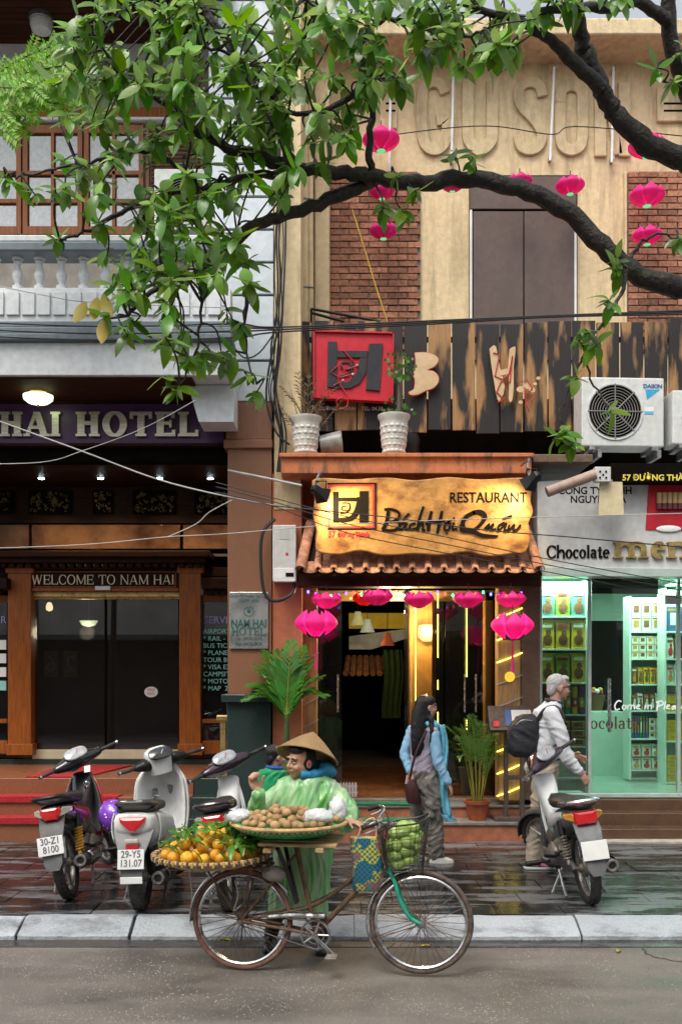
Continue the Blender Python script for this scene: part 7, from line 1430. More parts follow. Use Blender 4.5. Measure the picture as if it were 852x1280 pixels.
TO = bw(263, 1079, 0); TO.y -= .03; ot = tray('orange_tray', 'round woven bamboo tray of oranges on the rear rack', TO, .355, .05, m_bambr, m_bambr, True)
TG = bw(362, 1042, 0); TG.y -= .02; gt_ = tray('green_tray', 'round green tray with bamboo rim holding small brown fruit', TG, .36, .062, m_gtray, m_bambr, False)
m_or = M('orange_peel', (.72, .30, .012), .42, var=.2, scale=10, rand=.15, bump=.25, bscale=260, col2=(.8, .42, .03)); om = MB().lathe([(.001, -.034), (.018, -.033), (.033, -.02), (.039, 0), (.034, .02), (.018, .032), (.006, .033), (.001, .030)], 16).mesh('orange', m_or, 60); ro = random.Random(8)
oc = 0
for lay, (n_, rr_, z) in enumerate(((16, .27, .075), (11, .19, .085), (10, .18, .135), (5, .09, .15), (5, .09, .185), (1, 0, .21))):
    for i in range(n_):
        a = 2*pi*i/n_+lay*.37; s = ro.uniform(.88, 1.15); o = put('orange', om, None, TO+V((rr_*cos(a)+ro.uniform(-.015, .015)-(.05 if lay > 1 else 0)*0, rr_*sin(a)+ro.uniform(-.015, .015), z+ro.uniform(-.008, .01))), (ro.uniform(-1.2, 1.2), ro.uniform(-1.2, 1.2), ro.uniform(0, 6)), (s, s, s))
        tag(o, 'ripe orange heaped with green leaves on the woven tray', 'orange', 'oranges on the bamboo tray')
m_oleaf = leafmat('citrus_leaf', (.06, .20, .02), (.14, .28, .07), .35, .3, .25); ol = MB(); lg2 = leaf_geo(.095, .042, .35, .35)
for i in range(230):
    a, rr_ = ro.uniform(0, 6.28), .33*math.sqrt(ro.random()); 
    if ro.random() < .45: a, rr_ = ro.uniform(-1.0, .9), ro.uniform(.1, .34)
    p = V((rr_*cos(a), rr_*sin(a), .10+.13*(1-(rr_/.36)**2)+ro.uniform(0, .035))); Rm = Euler((ro.uniform(-.7, .9), ro.uniform(-.6, .6), ro.uniform(0, 6.28))).to_matrix().to_4x4(); Mx = Matrix.Translation(TO+p) @ Rm @ Matrix.Scale(ro.uniform(.7, 1.25), 4); ol.add([Mx @ V(v) for v in lg2[0]], lg2[1])
for i in range(16):
    a = ro.uniform(0, 6.28); p = TO+V((.2*cos(a), .2*sin(a), .17)); ol.tube([p, p+V((ro.uniform(-.1, .1), ro.uniform(-.1, .1), .05))], .0025, 4)
me = bpy.data.meshes.new('citrus_leaves'); me.from_pydata(ol.v, [], ol.f); me.materials.append(m_oleaf); me.polygons.foreach_set('use_smooth', [True]*len(me.polygons)); tag(put('citrus_leaves', me), 'fresh green citrus leaves and sprigs among the oranges', 'leaves', kind='stuff')
m_long = M('brown_fruit_skin', (.36, .21, .09), .6, var=.25, scale=12, rand=.2, bump=.15, bscale=200, col2=(.48, .30, .14)); lm_ = MB().ell((0, 0, 0), (.027, .027, .031), nu=12, nv=9).mesh('brown_fruit', m_long, 60)
for lay, (n_, rr_, z) in enumerate(((24, .30, .085), (18, .22, .085), (14, .2, .105), (9, .12, .11), (8, .11, .135), (3, .04, .14))):
    for i in range(n_):
        a = 2*pi*i/n_+lay*.4; s = ro.uniform(.85, 1.15)
        if a % (2*pi) < .5 and lay < 3: continue
        o = put('brown_fruit', lm_, None, TG+V((rr_*cos(a)+ro.uniform(-.012, .012), rr_*sin(a)+ro.uniform(-.012, .012), z+ro.uniform(-.006, .01))), (ro.uniform(0, 3), ro.uniform(0, 3), 0), (s, s, s)); tag(o, 'small round brown fruit piled on the green tray', 'fruit', 'brown fruit on the green tray')
m_pbag = M('white_plastic_film', (.75, .77, .78), .3, var=.08, trans=.25, bump=.7, bscale=30); rpb = random.Random(1)
for i, (dx, dy, sx, sz, lab) in enumerate(((.19, -.18, .09, .05, 'crumpled white plastic bag on the front of the green tray'), (.31, -.02, .06, .08, 'white plastic bag standing at the right rim of the green tray'), (-.3, -.12, .07, .04, 'white plastic scrap at the left rim of the green tray'))):
    g = MB().ell((0, 0, 0), (sx, .06, sz), nu=20, nv=14); g.v = [tuple(V(v)*(1+.28*noise.noise(V(v)*28+V((i*9, 0, 0))))) for v in g.v]; tag(g.build('plastic_bag', m_pbag, None, 60, loc=TG+V((dx, dy, .10+sz*.55))), lab, 'plastic bag')
# fallen leaves and litter on the road
for px, py, mt3, lab in ((150, 1170, m_oleaf, 'green leaf fallen beside the kerb left of the bicycle'), (538, 1184, m_leafy, 'yellow scrap lying on the road inside the front wheel'), (771, 1192, m_leafy, 'small yellow leaf lying on the road at right'), (275, 1176, m_leafy, 'yellowish leaf lying on the road behind the rear wheel')):
    d = 1.9*F/(py-840); o = MB().add(*leaf_geo(.09, .04, .15, .4)).build('fallen_leaf', mt3, None, 60, loc=(X(px, d), d, .012), rot=(.05, .05, random.Random(px).uniform(0, 6))); tag(o, lab, 'leaf')
# ================================================================ PEOPLE
def skinmat(name, c): return M(name, c, .5, var=.12, scale=12, sub=.12, bump=.06, bscale=120)
m_eye = M('eye_white', (.75, .72, .68), .2); m_iris = M('dark_iris', (.02, .013, .01), .15); m_hair = M('black_hair', (.010, .009, .011), .34, var=.4, scale=30, stretch=(5, 5, .5), bump=.4, bscale=60); m_lip = M('lips', (.34, .12, .10), .45); m_brow = M('eyebrow', (.02, .014, .012), .7)
def head_geo(mb, Mx):
    i0 = len(mb.v)
    mb.ell((0, .014, .03), (.073, .092, .095)); mb.ell((0, -.02, -.03), (.060, .072, .075)); mb.ell((0, -.052, -.083), (.028, .028, .024)); mb.ell((0, -.1, -.022), (.014, .018, .013)); mb.tube([(0, -.084, .022), (0, -.104, -.018)], [.007, .011], 8)
    for s in (-1, 1): mb.ell((s*.034, -.066, -.03), (.026, .02, .022)); mb.ell((s*.03, -.078, .032), (.026, .012, .009)); mb.ell((s*.074, .012, -.008), (.011, .022, .033)); mb.ell((s*.012, -.094, -.026), (.008, .01, .008))
    mb.ell((0, -.086, -.053), (.022, .012, .012)); mb.tube([(0, .022, -.05), (0, .034, -.19)], [.05, .054], 12)
    return mb.xf(Mx, i0)
def face(parent, Mx, glasses=False):
    for s in (-1, 1):
        e_ = MB().ell((s*.031, -.0845, .006), (.0135, .008, .0065), nu=10, nv=8).xf(Mx).build('eye', m_eye, parent); MB().ell((s*.031, -.0905, .006), (.0058, .004, .0058), nu=8, nv=6).xf(Mx).build('iris', m_iris, e_)
        MB().tube([(s*.014, -.0915, .013), (s*.03, -.0935, .015), (s*.046, -.083, .011)], .0025, 5).xf(Mx).build('eyelid', m_brow, e_); MB().tube([(s*.013, -.093, .028), (s*.03, -.0945, .033), (s*.05, -.08, .027)], [.003, .0045, .002], 6).xf(Mx).build('eyebrow', m_brow, parent)
    MB().ell((0, -.0975, -.050), (.021, .006, .0045), nu=12, nv=6).xf(Mx).build('lip', m_lip, parent); MB().ell((0, -.0965, -.058), (.017, .006, .005), nu=12, nv=6).xf(Mx).build('lip', m_lip, parent)
def hmat(c, yaw, pitch=0, roll=0, s=1): return Matrix.Translation(V(c)) @ Euler((pitch, roll, yaw), 'XYZ').to_matrix().to_4x4() @ Matrix.Scale(s, 4)
def hand(mb, w_, u, n, curl=.5, side=1, s=1.0):
    u = V(u).normalized(); n = (V(n)-u*u.dot(V(n))).normalized(); t = u.cross(n)*side; R = Matrix((t, u, n)).transposed()
    mb.ell(V(w_)+u*.048*s, (.040*s, .052*s, .018*s), R, 12, 8); mb.tube([V(w_)-u*.03, V(w_)+u*.02], [.026*s, .027*s], 10)
    for i, L0 in enumerate((.066, .076, .07, .054)):
        p = V(w_)+u*.088*s*(1 if i not in (0, 3) else .96)+t*(.030-.020*i)*s; d_ = u.copy(); r = .0095*s; ch = [(p-u*.02, r)]
        for k in range(3): d_ = (d_*cos(curl)+n*sin(curl)).normalized() if k else (u*cos(curl*.6)+n*sin(curl*.6)).normalized(); dn = d_; p = p+dn*L0*s*(.42, .32, .26)[k]; r *= .92; ch.append((p, r)); n2 = (n-dn*dn.dot(n)).normalized() if (n-dn*dn.dot(n)).length > .05 else -u; d_ = dn; n_save = n; n = n2
        n = (V(R.col[2])); limb(mb, ch, 8)
    p = V(w_)+u*.02*s+t*.034*s; d1 = (u*.65+t*.7+n*.3).normalized(); q = p+d1*.036*s; e_ = q+(u*.85+t*.2+n*(.3+curl*.4)).normalized()*.034*s; limb(mb, [(p, .013*s), (q, .011*s), (e_, .009*s)], 8)
def ering(c, rx, ry, yaw=0, n=20): return [V(c)+V((rx*cos(a)*cos(yaw)-ry*sin(a)*sin(yaw), rx*cos(a)*sin(yaw)+ry*sin(a)*cos(yaw), 0)) for a in [2*pi*j/n for j in range(n)]]

# ---------------------------------------------------------------- fruit seller
VD = 6.76
def v3(px, py, dy=0): return P(px, py, VD)+V((0, dy, 0))
vend = thing('person', 'fruit seller in green rain poncho and conical hat behind the bicycle', 'person', (X(375, VD), VD, 0)); vo = V(vend.location)
def L_(o): o.location = -vo; return o
skA = skinmat('seller_skin', (.46, .26, .17)); hM = hmat(v3(376, 951, -.06), rad(-48), rad(2), rad(4), 1.02)
bdy = head_geo(MB(), hM)
bdy.loft([ering(v3(384, y), rx, ry) for y, rx, ry in ((970, .05, .05), (980, .13, .08), (1010, .14, .1), (1040, .125, .09), (1075, .15, .11), (1085, .14, .1))])
shR, elR, wrR = v3(358, 981), v3(320, 1013, -.05), v3(325, 985, -.2); shL, elL, wrL = v3(411, 983), v3(434, 1018, -.06), v3(438, 1022, -.18)
limb(bdy, [(shR, .035), (elR, .028), (wrR, .025)]); limb(bdy, [(shL, .05), (elL, .038), (wrL, .026)])
hand(bdy, wrR, v3(320, 973, -.2)-wrR, (.6, -.5, .1), 1.25, 1, 1.1); hand(bdy, wrL, v3(452, 1024, -.24)-wrL, (.1, -.2, -.9), .85, -1, .95)
for s, kn, ft in ((-1, v3(350, 1125, -.02), V((X(338, 6.85), 6.85, .08))), (1, v3(393, 1128, -.02), V((X(402, 6.8), 6.8, .08)))): limb(bdy, [(v3(380+s*13, 1075), .085), (kn, .055), (ft, .036)])
L_(blob('body', bdy, skA, vend, .0065, 3)); 
n0 = set(bpy.data.objects); face(vend, hM)
for o in set(bpy.data.objects)-n0:
    if o.parent == vend: L_(o)
def poncho():
    m, t, N, L = nodes('green_rain_poncho'); out = N('ShaderNodeOutputMaterial'); b = N('ShaderNodeBsdfPrincipled'); tr = N('ShaderNodeBsdfTranslucent'); ms = N('ShaderNodeMixShader'); ms.inputs[0].default_value = .3
    tc = N('ShaderNodeTexCoord'); mp = N('ShaderNodeMapping'); mp.inputs['Scale'].default_value = (6, 5, 1.2); L(tc.outputs['Object'], mp.inputs[0]); n = N('ShaderNodeTexNoise'); n.inputs['Scale'].default_value = 1.3; n.inputs['Detail'].default_value = 5; n.inputs['Distortion'].default_value = 1.2; L(mp.outputs[0], n.inputs[0])
    r = N('ShaderNodeValToRGB'); e0 = r.color_ramp.elements; e0[0].position = .3; e0[0].color = (.16, .54, .10, 1); e0[1].position = .7; e0[1].color = (.62, .80, .60, 1); q = e0.new(.45); q.color = (.30, .64, .30, 1); q = e0.new(.55); q.color = (.46, .72, .38, 1); L(n.outputs[0], r.inputs[0]); L(r.outputs[0], b.inputs['Base Color']); L(r.outputs[0], tr.inputs[0]); b.inputs['Roughness'].default_value = .28; b.inputs['Coat Weight'].default_value = .3
    bp = N('ShaderNodeBump'); bp.inputs['Strength'].default_value = .5; bp.inputs['Distance'].default_value = .03; L(n.outputs[0], bp.inputs['Height']); L(bp.outputs[0], b.inputs['Normal']); L(b.outputs[0], ms.inputs[1]); L(tr.outputs[0], ms.inputs[2]); L(ms.outputs[0], out.inputs[0]); return m
m_pon = poncho(); g = MB()
g.loft([ering(v3(c, y), w_/185, dp) for c, y, w_, dp in ((386, 966, 13, .065), (385, 971, 27, .10), (384, 979, 36, .13), (383, 995, 36, .15), (382, 1015, 37, .165), (380, 1045, 38, .17), (377, 1080, 37, .165), (374, 1112, 37, .165), (372, 1141, 38, .165))], cap=True)
limb(g, [(v3(360, 983), .075), (v3(338, 1002, -.02), .066), (v3(321, 1014, -.06), .06), (v3(323, 1002, -.14), .052), (v3(325, 988, -.2), .042)]); limb(g, [(v3(404, 986), .09), (v3(420, 1000, -.03), .095), (v3(432, 1014, -.08), .085), (v3(437, 1021, -.15), .05)]); limb(g, [(v3(418, 1010), .09), (v3(432, 1028, -.08), .06)])
L_(blob('poncho', g, m_pon, vend, .0095, 2, .016, 13, wfn=lambda c: .35 if c.z > Z(975, VD) else 1, zs=.16, sw=.5))
Hc = v3(383.5, 946, .0); ax = V((.24, .42, 1)).normalized(); hq = ax.to_track_quat('Z', 'Y').to_matrix().to_4x4()
def hatm():
    m, t, N, L = nodes('palm_leaf_hat'); out = N('ShaderNodeOutputMaterial'); b = N('ShaderNodeBsdfPrincipled'); L(b.outputs[0], out.inputs[0]); tc = N('ShaderNodeTexCoord'); mp = N('ShaderNodeMapping'); L(tc.outputs['Object'], mp.inputs[0]); wv_ = N('ShaderNodeTexWave'); wv_.bands_direction = 'Z'; wv_.inputs['Scale'].default_value = 28; wv_.inputs['Distortion'].default_value = .6; L(mp.outputs[0], wv_.inputs[0]); n = N('ShaderNodeTexNoise'); n.inputs['Scale'].default_value = 14; n.inputs['Detail'].default_value = 6; L(mp.outputs[0], n.inputs[0])
    mx = N('ShaderNodeMix'); mx.data_type = 'RGBA'; mx.inputs[6].default_value = (.30, .17, .07, 1); mx.inputs[7].default_value = (.50, .33, .16, 1); L(n.outputs[0], mx.inputs[0]); h = N('ShaderNodeMix'); h.data_type = 'RGBA'; h.blend_type = 'MULTIPLY'; h.inputs[0].default_value = .45; L(mx.outputs[2], h.inputs[6]); L(wv_.outputs[0], h.inputs[7]); L(h.outputs[2], b.inputs['Base Color']); b.inputs['Roughness'].default_value = .6; bp = N('ShaderNodeBump'); bp.inputs['Strength'].default_value = .35; bp.inputs['Distance'].default_value = .01; L(wv_.outputs[0], bp.inputs['Height']); L(bp.outputs[0], b.inputs['Normal']); return m
hat = MB().lathe([(.215*(1-i/16)+.002, .185*(i/16)**1.0+.012*sin(pi*i/16)) for i in range(17)]+[(.206*(1-i/16)+.001, .178*(i/16)-.006+.012*sin(pi*i/16)) for i in range(16, -1, -1)], 36, cap=False).build('conical_hat', hatm(), vend, 50, loc=Hc-vo, rot=hq.to_euler())
MB().torus((0, 0, 0), (0, 0, 1), .211, .005, 40, 6).build('brim_ring', m_bambr, hat)
for i in range(9): MB().torus((0, 0, .016*i+.004), (0, 0, 1), .2*(1-i/10.5), .0025, 30, 5).build('inner_hoop', m_bambr, hat)
hr = MB(); hr.ell((0, .03, .035), (.079, .085, .09)); hr.ell((0, .06, -.02), (.07, .05, .07)); hr.ell((.05, .02, .01), (.03, .05, .06)); hr.ell((-.05, .02, .01), (.03, .05, .05)); hr.ell((0, -.04, .085), (.066, .05, .035)); hr.xf(hM); L_(blob('hair', hr, m_hair, vend, .008, 2))
sf = MB(); sf.tube(crom([v3(376, 966, -.09), v3(390, 967, -.07), v3(404, 964, -.02), v3(410, 960, .05), v3(396, 958, .1), v3(380, 963, .06)], 5), .036, 10); limb(sf, [(v3(407, 961, 0), .05), (v3(414, 966, .02), .035)]); L_(blob('scarf', sf, M('blue_scarf', (.02, .22, .42), .55, var=.4, scale=12, bump=.3, bscale=30), vend, .009, 2, .008, 16))
eb = MB().ell(hM @ V((.083, .0, -.0)), (.009, .009, .016)).build('ear_cloth', M('pink_cloth', (.6, .03, .18), .6), vend); L_(eb)
m_boot = M('black_rubber_boot', (.018, .018, .02), .3, var=.3, scale=10, coat=.3)
for (x, y), tp in (((338, 6.85), v3(344, 1146, .03)), ((402, 6.8), v3(398, 1148, .02))):
    g = MB(); a = V((X(x, y), y, .08)); limb(g, [(tp, .062), (a, .048)]); limb(g, [(a-V((0, 0, .03)), .045), (a+V((-.01, -.12, -.045)), .038)]); g.box(a.x-.04, a.x+.035, a.y-.16, a.y+.045, .002, .03); L_(blob('boot', g, m_boot, vend, .009, 3))
# ---------------------------------------------------------------- man with backpack
MDp = 9.11
def n3(px, py, dy=0): return P(px, py, MDp)+V((0, dy, 0))
man = thing('person', 'grey haired man in white jacket and khaki trousers facing the shop', 'person', (X(668, MDp), MDp, .12)); mo_ = V(man.location)
skB = skinmat('man_skin', (.50, .28, .20)); hM = hmat(n3(698, 860), rad(100), rad(4), 0, 1.0); bdy = head_geo(MB(), hM)
def Lm(o): o.location = -mo_; return o
bdy.loft([ering(n3(c, y), rx, ry) for c, y, rx, ry in ((691, 880, .06, .07), (684, 890, .1, .17), (681, 920, .11, .16), (679, 945, .12, .15), (678, 960, .12, .15))])
shN, elN, wrN = n3(683, 892, -.2), n3(698, 941, -.22), n3(716, 962, -.24); limb(bdy, [(shN, .055), (elN, .042), (wrN, .028)]); hand(bdy, wrN, n3(724, 972, -.24)-wrN, (-.3, .8, -.3), .5, 1); shF, elF, wrF = n3(688, 892, .2), n3(700, 935, .24), n3(722, 948, .2); limb(bdy, [(shF, .055), (elF, .042), (wrF, .028)]); hand(bdy, wrF, n3(732, 950, .16)-wrF, (-.3, -.8, -.3), .5, -1)
lg = [((679, 958, -.09), (671, 1015, -.09), (665, 1070, -.09)), ((681, 958, .09), (687, 1013, .1), (682, 1066, .12))]
for a, b, c in lg: limb(bdy, [(n3(*a), .085), (n3(*b), .055), (n3(*c), .038)])
Lm(blob('body', bdy, skB, man, .007, 3)); n0 = set(bpy.data.objects); face(man, hM)
for o in set(bpy.data.objects)-n0:
    if o.parent == man: Lm(o)
hr = MB(); hr.ell((0, .03, .045), (.079, .09, .085)); hr.ell((0, .075, -.01), (.062, .035, .065)); hr.ell((0, -.045, .09), (.055, .04, .03)); hr.xf(hM); Lm(blob('hair', hr, M('grey_hair', (.50, .49, .48), .55, var=.3, scale=40, stretch=(1, 1, 3), bump=.5, bscale=80), man, .007, 2, .004, 40))
gs = MB()
for s in (-1, 1): gs.torus((s*.032, -.1, .004), (0, 1, 0), .02, .0025, 18, 5); gs.tube([(s*.052, -.1, .008), (s*.078, -.02, .01), (s*.078, .03, .0)], .003, 5)
gs.tube([(-.012, -.102, .006), (.012, -.102, .006)], .0025, 5); gs.xf(hM); Lm(gs.build('glasses', m_black, man))
m_jack = M('white_jacket', (.66, .67, .70), .7, var=.06, bump=.15, bscale=30); g = MB()
g.loft([ering(n3(c, y), rx, ry) for c, y, rx, ry in ((691, 876, .065, .075), (688, 882, .085, .12), (684, 888, .12, .19), (682, 905, .135, .195), (681, 925, .14, .19), (680, 942, .145, .185), (679, 951, .14, .18))]); limb(g, [(n3(684, 891, -.18), .078), (n3(692, 915, -.23), .072), (n3(699, 942, -.24), .062), (n3(714, 960, -.25), .045)]); limb(g, [(n3(688, 891, .18), .078), (n3(700, 935, .24), .06), (n3(719, 947, .21), .045)])
Lm(blob('jacket', g, m_jack, man, .011, 3, .011, 8)); Lm(MB().torus(n3(691.5, 877), V((.25, 0, 1)), .068, .016, 24, 8).build('collar', M('navy_collar', (.03, .04, .09), .7), man))
m_khak = M('khaki_trousers', (.46, .39, .29), .8, var=.1, bump=.15, bscale=40); g = MB(); g.loft([ering(n3(c, y), rx, ry) for c, y, rx, ry in ((679, 946, .125, .165), (678, 955, .145, .175), (677, 970, .14, .17))])
for (a, b, c) in lg: limb(g, [(n3(*a), .115), (n3(a[0]*.5+b[0]*.5, a[1]*.5+b[1]*.5, a[2]), .105), (n3(*b), .085), (n3(c[0], c[1]-20, c[2]), .075), (n3(c[0], c[1]+2, c[2]), .07)])
Lm(blob('trousers', g, m_khak, man, .011, 3, .012, 8)); Lm(MB().torus(n3(679.5, 948), (0, 0, 1), .158, .01, 24, 6).build('belt', m_black, man))
for a, b, c in lg:
    p = n3(*c); z = .122; sh = MB().loft([ering((p.x+.05+dx, p.y, z+h_), rx, ry) for h_, dx, rx, ry in ((0, 0, .14, .047), (.03, 0, .142, .05), (.06, -.03, .10, .045), (.09, -.055, .06, .04))]).build('shoe', M('navy_trainer', (.03, .035, .07), .6, var=.2), man, 60); Lm(sh); so_ = MB().loft([ering((p.x+.05, p.y, z+h_), .148, .052) for h_ in (-.001, .018)]).build('sole', m_paperw, sh, 60); MB().obox((p.x+.08, p.y-.046, z+.04), (.09, .006, .022), Matrix.Rotation(.2, 3, 'Y')).build('pink_stripe', M('pink_stripe', (.7, .25, .35), .6), sh, 0)
bpk = thing('backpack', 'black backpack worn by the grey haired man', 'backpack', n3(655, 946, -.02)); bo = V(bpk.location); m_bp = M('black_nylon', (.018, .018, .024), .6, var=.3, scale=10, bump=.3, bscale=60); g = MB()
g.loft([[V((n3(c, y).x+x, MDp-.02+y_, n3(c, y).z)) for x, y_ in rrect(w_, dp, 20, .6)] for c, y, w_, dp in ((661, 893, .06, .08), (658, 897, .11, .13), (654, 910, .135, .155), (652, 925, .145, .16), (652, 938, .14, .155), (655, 945, .11, .13))]); limb(g, [(n3(646, 930, -.02), .10), (n3(648, 915, -.02), .08)]); o = blob('pack_body', g, m_bp, bpk, .012, 3, .008, 10); o.location = -bo
for s in (-1, 1):
    o = MB().tube(crom([n3(668, 898, s*.14), n3(676, 886, s*.17), n3(688, 883, s*.19), n3(696, 893, s*.225), n3(694, 915, s*.235), n3(684, 935, s*.235), n3(672, 942, s*.16)], 5), .019, 8).build('shoulder_strap', m_bp, bpk); o.location = -bo
o = MB().tube([n3(672, 940, -.16), n3(675, 946, -.2), n3(672, 951, -.2)], .008, 6).build('strap_end', m_bp, bpk); o.location = -bo; o = MB().tube(crom([n3(640, 905, -.17), n3(648, 899, -.18), n3(660, 900, -.17)], 4), .005, 5).build('zip', m_steel, bpk); o.location = -bo
# ---------------------------------------------------------------- walking woman
WDp = 9.3
def q3(px, py, dy=0): return P(px, py, WDp)+V((0, dy, 0))
wo = thing('person', 'woman with long black hair, pale blue scarf and grey cargo trousers walking', 'person', (X(532, WDp), WDp, .12)); wo_ = V(wo.location)
def Lw(o): o.location = -wo_; return o
hM = hmat(q3(533, 884), rad(112), rad(0), 0, .93); bdy = head_geo(MB(), hM)
bdy.loft([ering(q3(c, y), rx, ry, rad(20)) for c, y, rx, ry in ((530, 905, .06, .06), (529, 912, .14, .09), (529, 935, .12, .09), (528, 958, .11, .09), (528, 975, .14, .11))])
sR, eR, wR = q3(541, 914, -.1), q3(545, 951, -.14), q3(558, 977, -.14); sL, eL, wL = q3(516, 914, .08), q3(505, 945, .02), q3(512, 965, -.08)
limb(bdy, [(sR, .042), (eR, .033), (wR, .022)]); hand(bdy, wR, q3(563, 988, -.14)-wR, (-.7, .3, -.3), .55, 1, .9); limb(bdy, [(sL, .042), (eL, .033), (wL, .022)]); hand(bdy, wL, q3(513, 973, -.1)-wL, (.5, .3, -.2), .7, -1, .9)
wl = [((534, 978, -.05), (541, 1020, -.05), (545, 1068, -.03)), ((525, 978, .06), (526, 1022, .1), (513, 1060, .1))]
for a, b, c in wl: limb(bdy, [(q3(*a), .085), (q3(*b), .05), (q3(*c), .034)])
Lw(blob('body', bdy, skinmat('woman_skin', (.48, .28, .19)), wo, .0068, 3)); n0 = set(bpy.data.objects); face(wo, hM)
for o in set(bpy.data.objects)-n0:
    if o.parent == wo: Lw(o)
hr = MB(); i0 = len(hr.v); hr.ell((0, .035, .035), (.084, .09, .092)); hr.ell((.035, -.02, .065), (.045, .055, .05)); hr.ell((-.035, -.02, .065), (.045, .055, .05)); hr.xf(hM)
hr.loft([ering(q3(c, y, dy), rx, ry, rad(15)) for c, y, dy, rx, ry in ((528, 876, -.02, .07, .07), (526, 890, -.03, .09, .07), (524.5, 905, -.05, .092, .06), (523, 920, -.07, .085, .05), (522, 932, -.08, .072, .04), (521, 941, -.08, .06, .03), (520, 945, -.08, .045, .018))]); limb(hr, [(q3(537, 897, -.1), .03), (q3(538, 912, -.13), .022), (q3(536, 926, -.14), .012)])
Lw(blob('hair', hr, m_hair, wo, .008, 3, .003, 26))
MB_ = MB().tube([hM @ V((-.06, .03, .10)), hM @ V((0, -.0, .125)), hM @ V((.06, .03, .10))], .012, 8).build('hair_clip', M('tan_clip', (.6, .35, .15), .4), wo); Lw(MB_)
g = MB(); g.loft([ering(q3(c, y), rx, ry, rad(20)) for c, y, rx, ry in ((531, 902, .05, .055), (530, 907, .10, .08), (529, 913, .145, .10), (529, 935, .125, .10), (528, 952, .12, .10), (528, 966, .14, .115))]); limb(g, [(q3(540, 913, -.09), .055), (q3(542, 922, -.1), .052)]); Lw(blob('top', g, M('lilac_knit_top', (.44, .38, .46), .85, var=.08, bump=.2, bscale=80), wo, .01, 3, .008, 12))
g = MB(); limb(g, [(q3(541, 918, -.1), .057), (q3(545, 950, -.14), .05), (q3(557, 975, -.145), .040)]); Lw(blob('sleeve', g, M('pale_blue_knit', (.26, .48, .66), .85, var=.1, bump=.2, bscale=80), wo, .009, 3, .006, 14)); g = MB(); limb(g, [(q3(515, 913, .07), .05), (q3(505, 943, .02), .045), (q3(511, 962, -.07), .036)]); Lw(blob('sleeve', g, bpy.data.materials['pale_blue_knit'], wo, .009, 3, .006, 14))
m_carg = M('grey_cargo_trousers', (.19, .175, .15), .85, var=.3, scale=9, bump=.4, bscale=22); g = MB(); g.loft([ering(q3(c, y), rx, ry, rad(20)) for c, y, rx, ry in ((528, 962, .135, .115), (529, 972, .155, .135), (529, 985, .15, .13))])
for a, b, c in wl: limb(g, [(q3(*a), .105), (q3((a[0]+b[0])/2, (a[1]+b[1])/2, (a[2]+b[2])/2), .1), (q3(*b), .085), (q3((b[0]+c[0])/2, (b[1]+c[1])/2, (b[2]+c[2])/2), .075), (q3(c[0], c[1]-2, c[2]), .066)])
limb(g, [(q3(536, 1003, -.14), .05), (q3(537, 1014, -.14), .05)]); Lw(blob('trousers', g, m_carg, wo, .01, 2, .02, 11))
for a, b, c in wl:
    p = q3(*c); z = .122; Lw(MB().loft([ering((p.x+.045, p.y, z+h_), rx, .04) for h_, rx in ((0, .115), (.022, .115), (.035, .10), (.05, .06))]).build('sandal', M('white_sandal', (.62, .6, .56), .5), wo, 60))
sc_m = M('sky_blue_scarf', (.16, .50, .66), .85, var=.2, scale=20, bump=.4, bscale=60); g = MB().sheet(lambda u, v: q3(546+u*(8+4*v)+4*v+2.5*sin(v*7), 905+v*113, -.06-.09*sin(u*3.2)+.025*sin(v*11+u*9)), 10, 24); sfo = Lw(g.build('scarf', sc_m, wo, 60, solid=.008)); MB().tube(crom([q3(520, 905, .07), q3(535, 904, -.1), q3(546, 907, -.06), q3(541, 903, .08), q3(525, 903, .1)], 5), .025, 8).build('scarf_wrap', sc_m, sfo)
for i in range(11): u = i/10; p = q3(550+u*12+2*sin(5), 1016, -.06-.09*sin(u*3.2)); MB().tube([p, p+V((.01+.03*u, -.01, -.035)), p+V((.02+.06*u, 0, -.065))], [.006, .006, .003], 5).build('fringe', sc_m, sfo)
hb2 = thing('shoulder_bag', 'dark red leather shoulder bag at the walking woman hip', 'bag', q3(513.5, 1001, -.14)); h0 = V(hb2.location); m_leath = M('dark_red_leather', (.05, .014, .014), .4, var=.3, scale=8, bump=.2, bscale=60)
o = MB().loft([[V((q3(c, y).x+x, WDp-.12+y_, q3(c, y).z)) for x, y_ in rrect(w_, dp, 16, .5)] for c, y, w_, dp in ((515, 1001, .055, .09), (514.5, 996, .065, .10), (512.5, 980, .058, .09), (511.5, 972, .045, .07))]).build('bag_body', m_leath, hb2, 60); o.location = -h0; o = MB().tube(crom([q3(511, 973, -.1), q3(514, 955, -.13), q3(519, 938, -.14), q3(531, 912, -.12)], 4), .012, 6).build('strap', m_leath, hb2); o.location = -h0
for i in range(3): o = MB().tube([q3(507, 966, -.18), q3(505+i*1.4, 977, -.19)], .006, 5).build('tassel', M('tassel_pale', (.5, .3, .3), .7), hb2); o.location = -h0
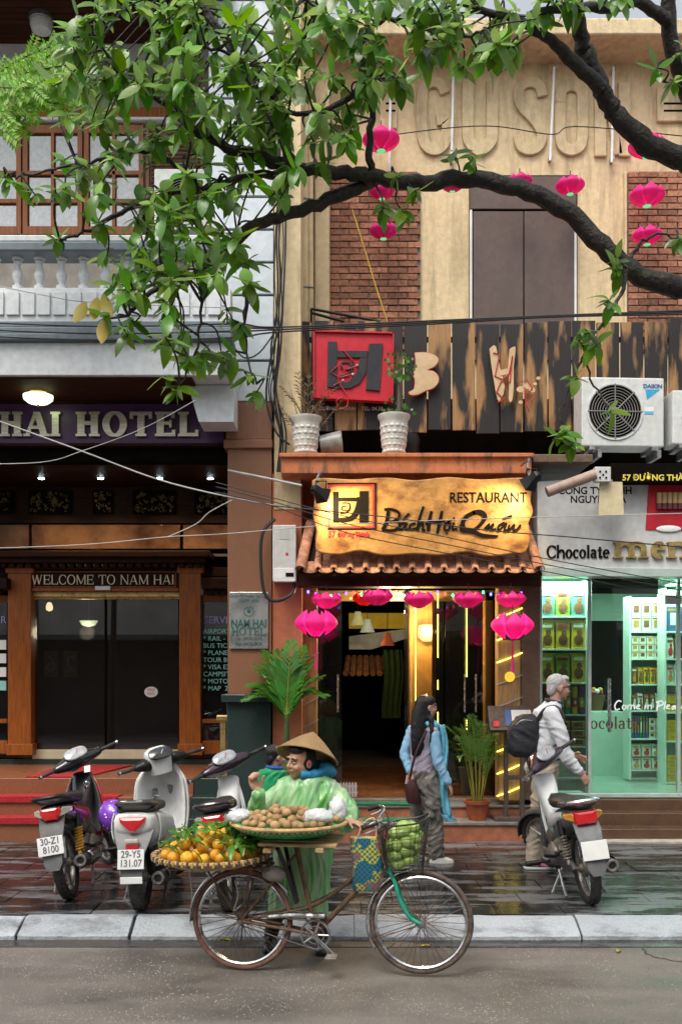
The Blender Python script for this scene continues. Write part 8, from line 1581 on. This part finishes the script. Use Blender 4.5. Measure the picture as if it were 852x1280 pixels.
# ---------------------------------------------------------------- child
CDp = 9.35
def c3(px, py, dy=0): return P(px, py, CDp)+V((0, dy, 0))
chd = thing('person', 'small child in green jacket behind the fruit seller', 'person', (X(342, CDp), CDp, .12)); co_ = V(chd.location); hM = hmat(c3(345, 946), rad(125), rad(5), 0, .9); bdy = head_geo(MB(), hM); bdy.loft([ering(c3(c, y), rx, ry) for c, y, rx, ry in ((343, 960, .05, .05), (341, 968, .11, .08), (340, 1000, .11, .08), (340, 1015, .11, .08))])
for s in (-1, 1): limb(bdy, [(c3(340+s*6, 1010), .07), (c3(340+s*7, 1045), .05), (c3(340+s*7, 1072), .035)]); limb(bdy, [(c3(340+s*13, 971), .04), (c3(340+s*17, 995), .032), (c3(340+s*15, 1012, -.06), .024)]); hand(bdy, c3(340+s*15, 1012, -.06), (0, -.2, -1), (-s, 0, 0), .5, s, .75)
def Lc(o): o.location = -co_; return o
Lc(blob('body', bdy, skinmat('child_skin', (.48, .28, .2)), chd, .008, 3)); hr = MB(); hr.ell((0, .03, .045), (.084, .095, .09)); hr.ell((0, .08, -.02), (.07, .035, .07)); hr.xf(hM); Lc(blob('hair', hr, m_hair, chd, .008, 2))
n0 = set(bpy.data.objects); face(chd, hM)
for o in set(bpy.data.objects)-n0:
    if o.parent == chd: Lc(o)
g = MB(); g.loft([ering(c3(c, y), rx, ry) for c, y, rx, ry in ((343, 958, .06, .06), (341, 965, .13, .09), (340, 985, .135, .10), (340, 1013, .14, .11))])
for s in (-1, 1): limb(g, [(c3(340+s*12, 969), .055), (c3(340+s*17, 995), .048), (c3(340+s*15, 1009, -.05), .04)])
Lc(blob('jacket', g, M('child_green_jacket', (.01, .28, .10), .6, var=.15), chd, .01, 3, .008, 12)); Lc(MB().torus(c3(343, 959), (.1, 0, 1), .065, .02, 20, 8).build('collar', M('child_blue_collar', (.02, .10, .35), .6), chd)); g = MB()
for s in (-1, 1): limb(g, [(c3(340+s*6, 1008), .085), (c3(340+s*7, 1045), .065), (c3(340+s*7, 1070), .055)])
Lc(blob('trousers', g, M('child_navy_trousers', (.03, .035, .06), .8), chd, .012, 3))
for s in (-1, 1): p = c3(340+s*7, 1072); Lc(MB().loft([ering((p.x, p.y-.03, .122+h_), .035, rx) for h_, rx in ((0, .085), (.03, .085), (.06, .05))]).build('shoe', m_black, chd, 60))
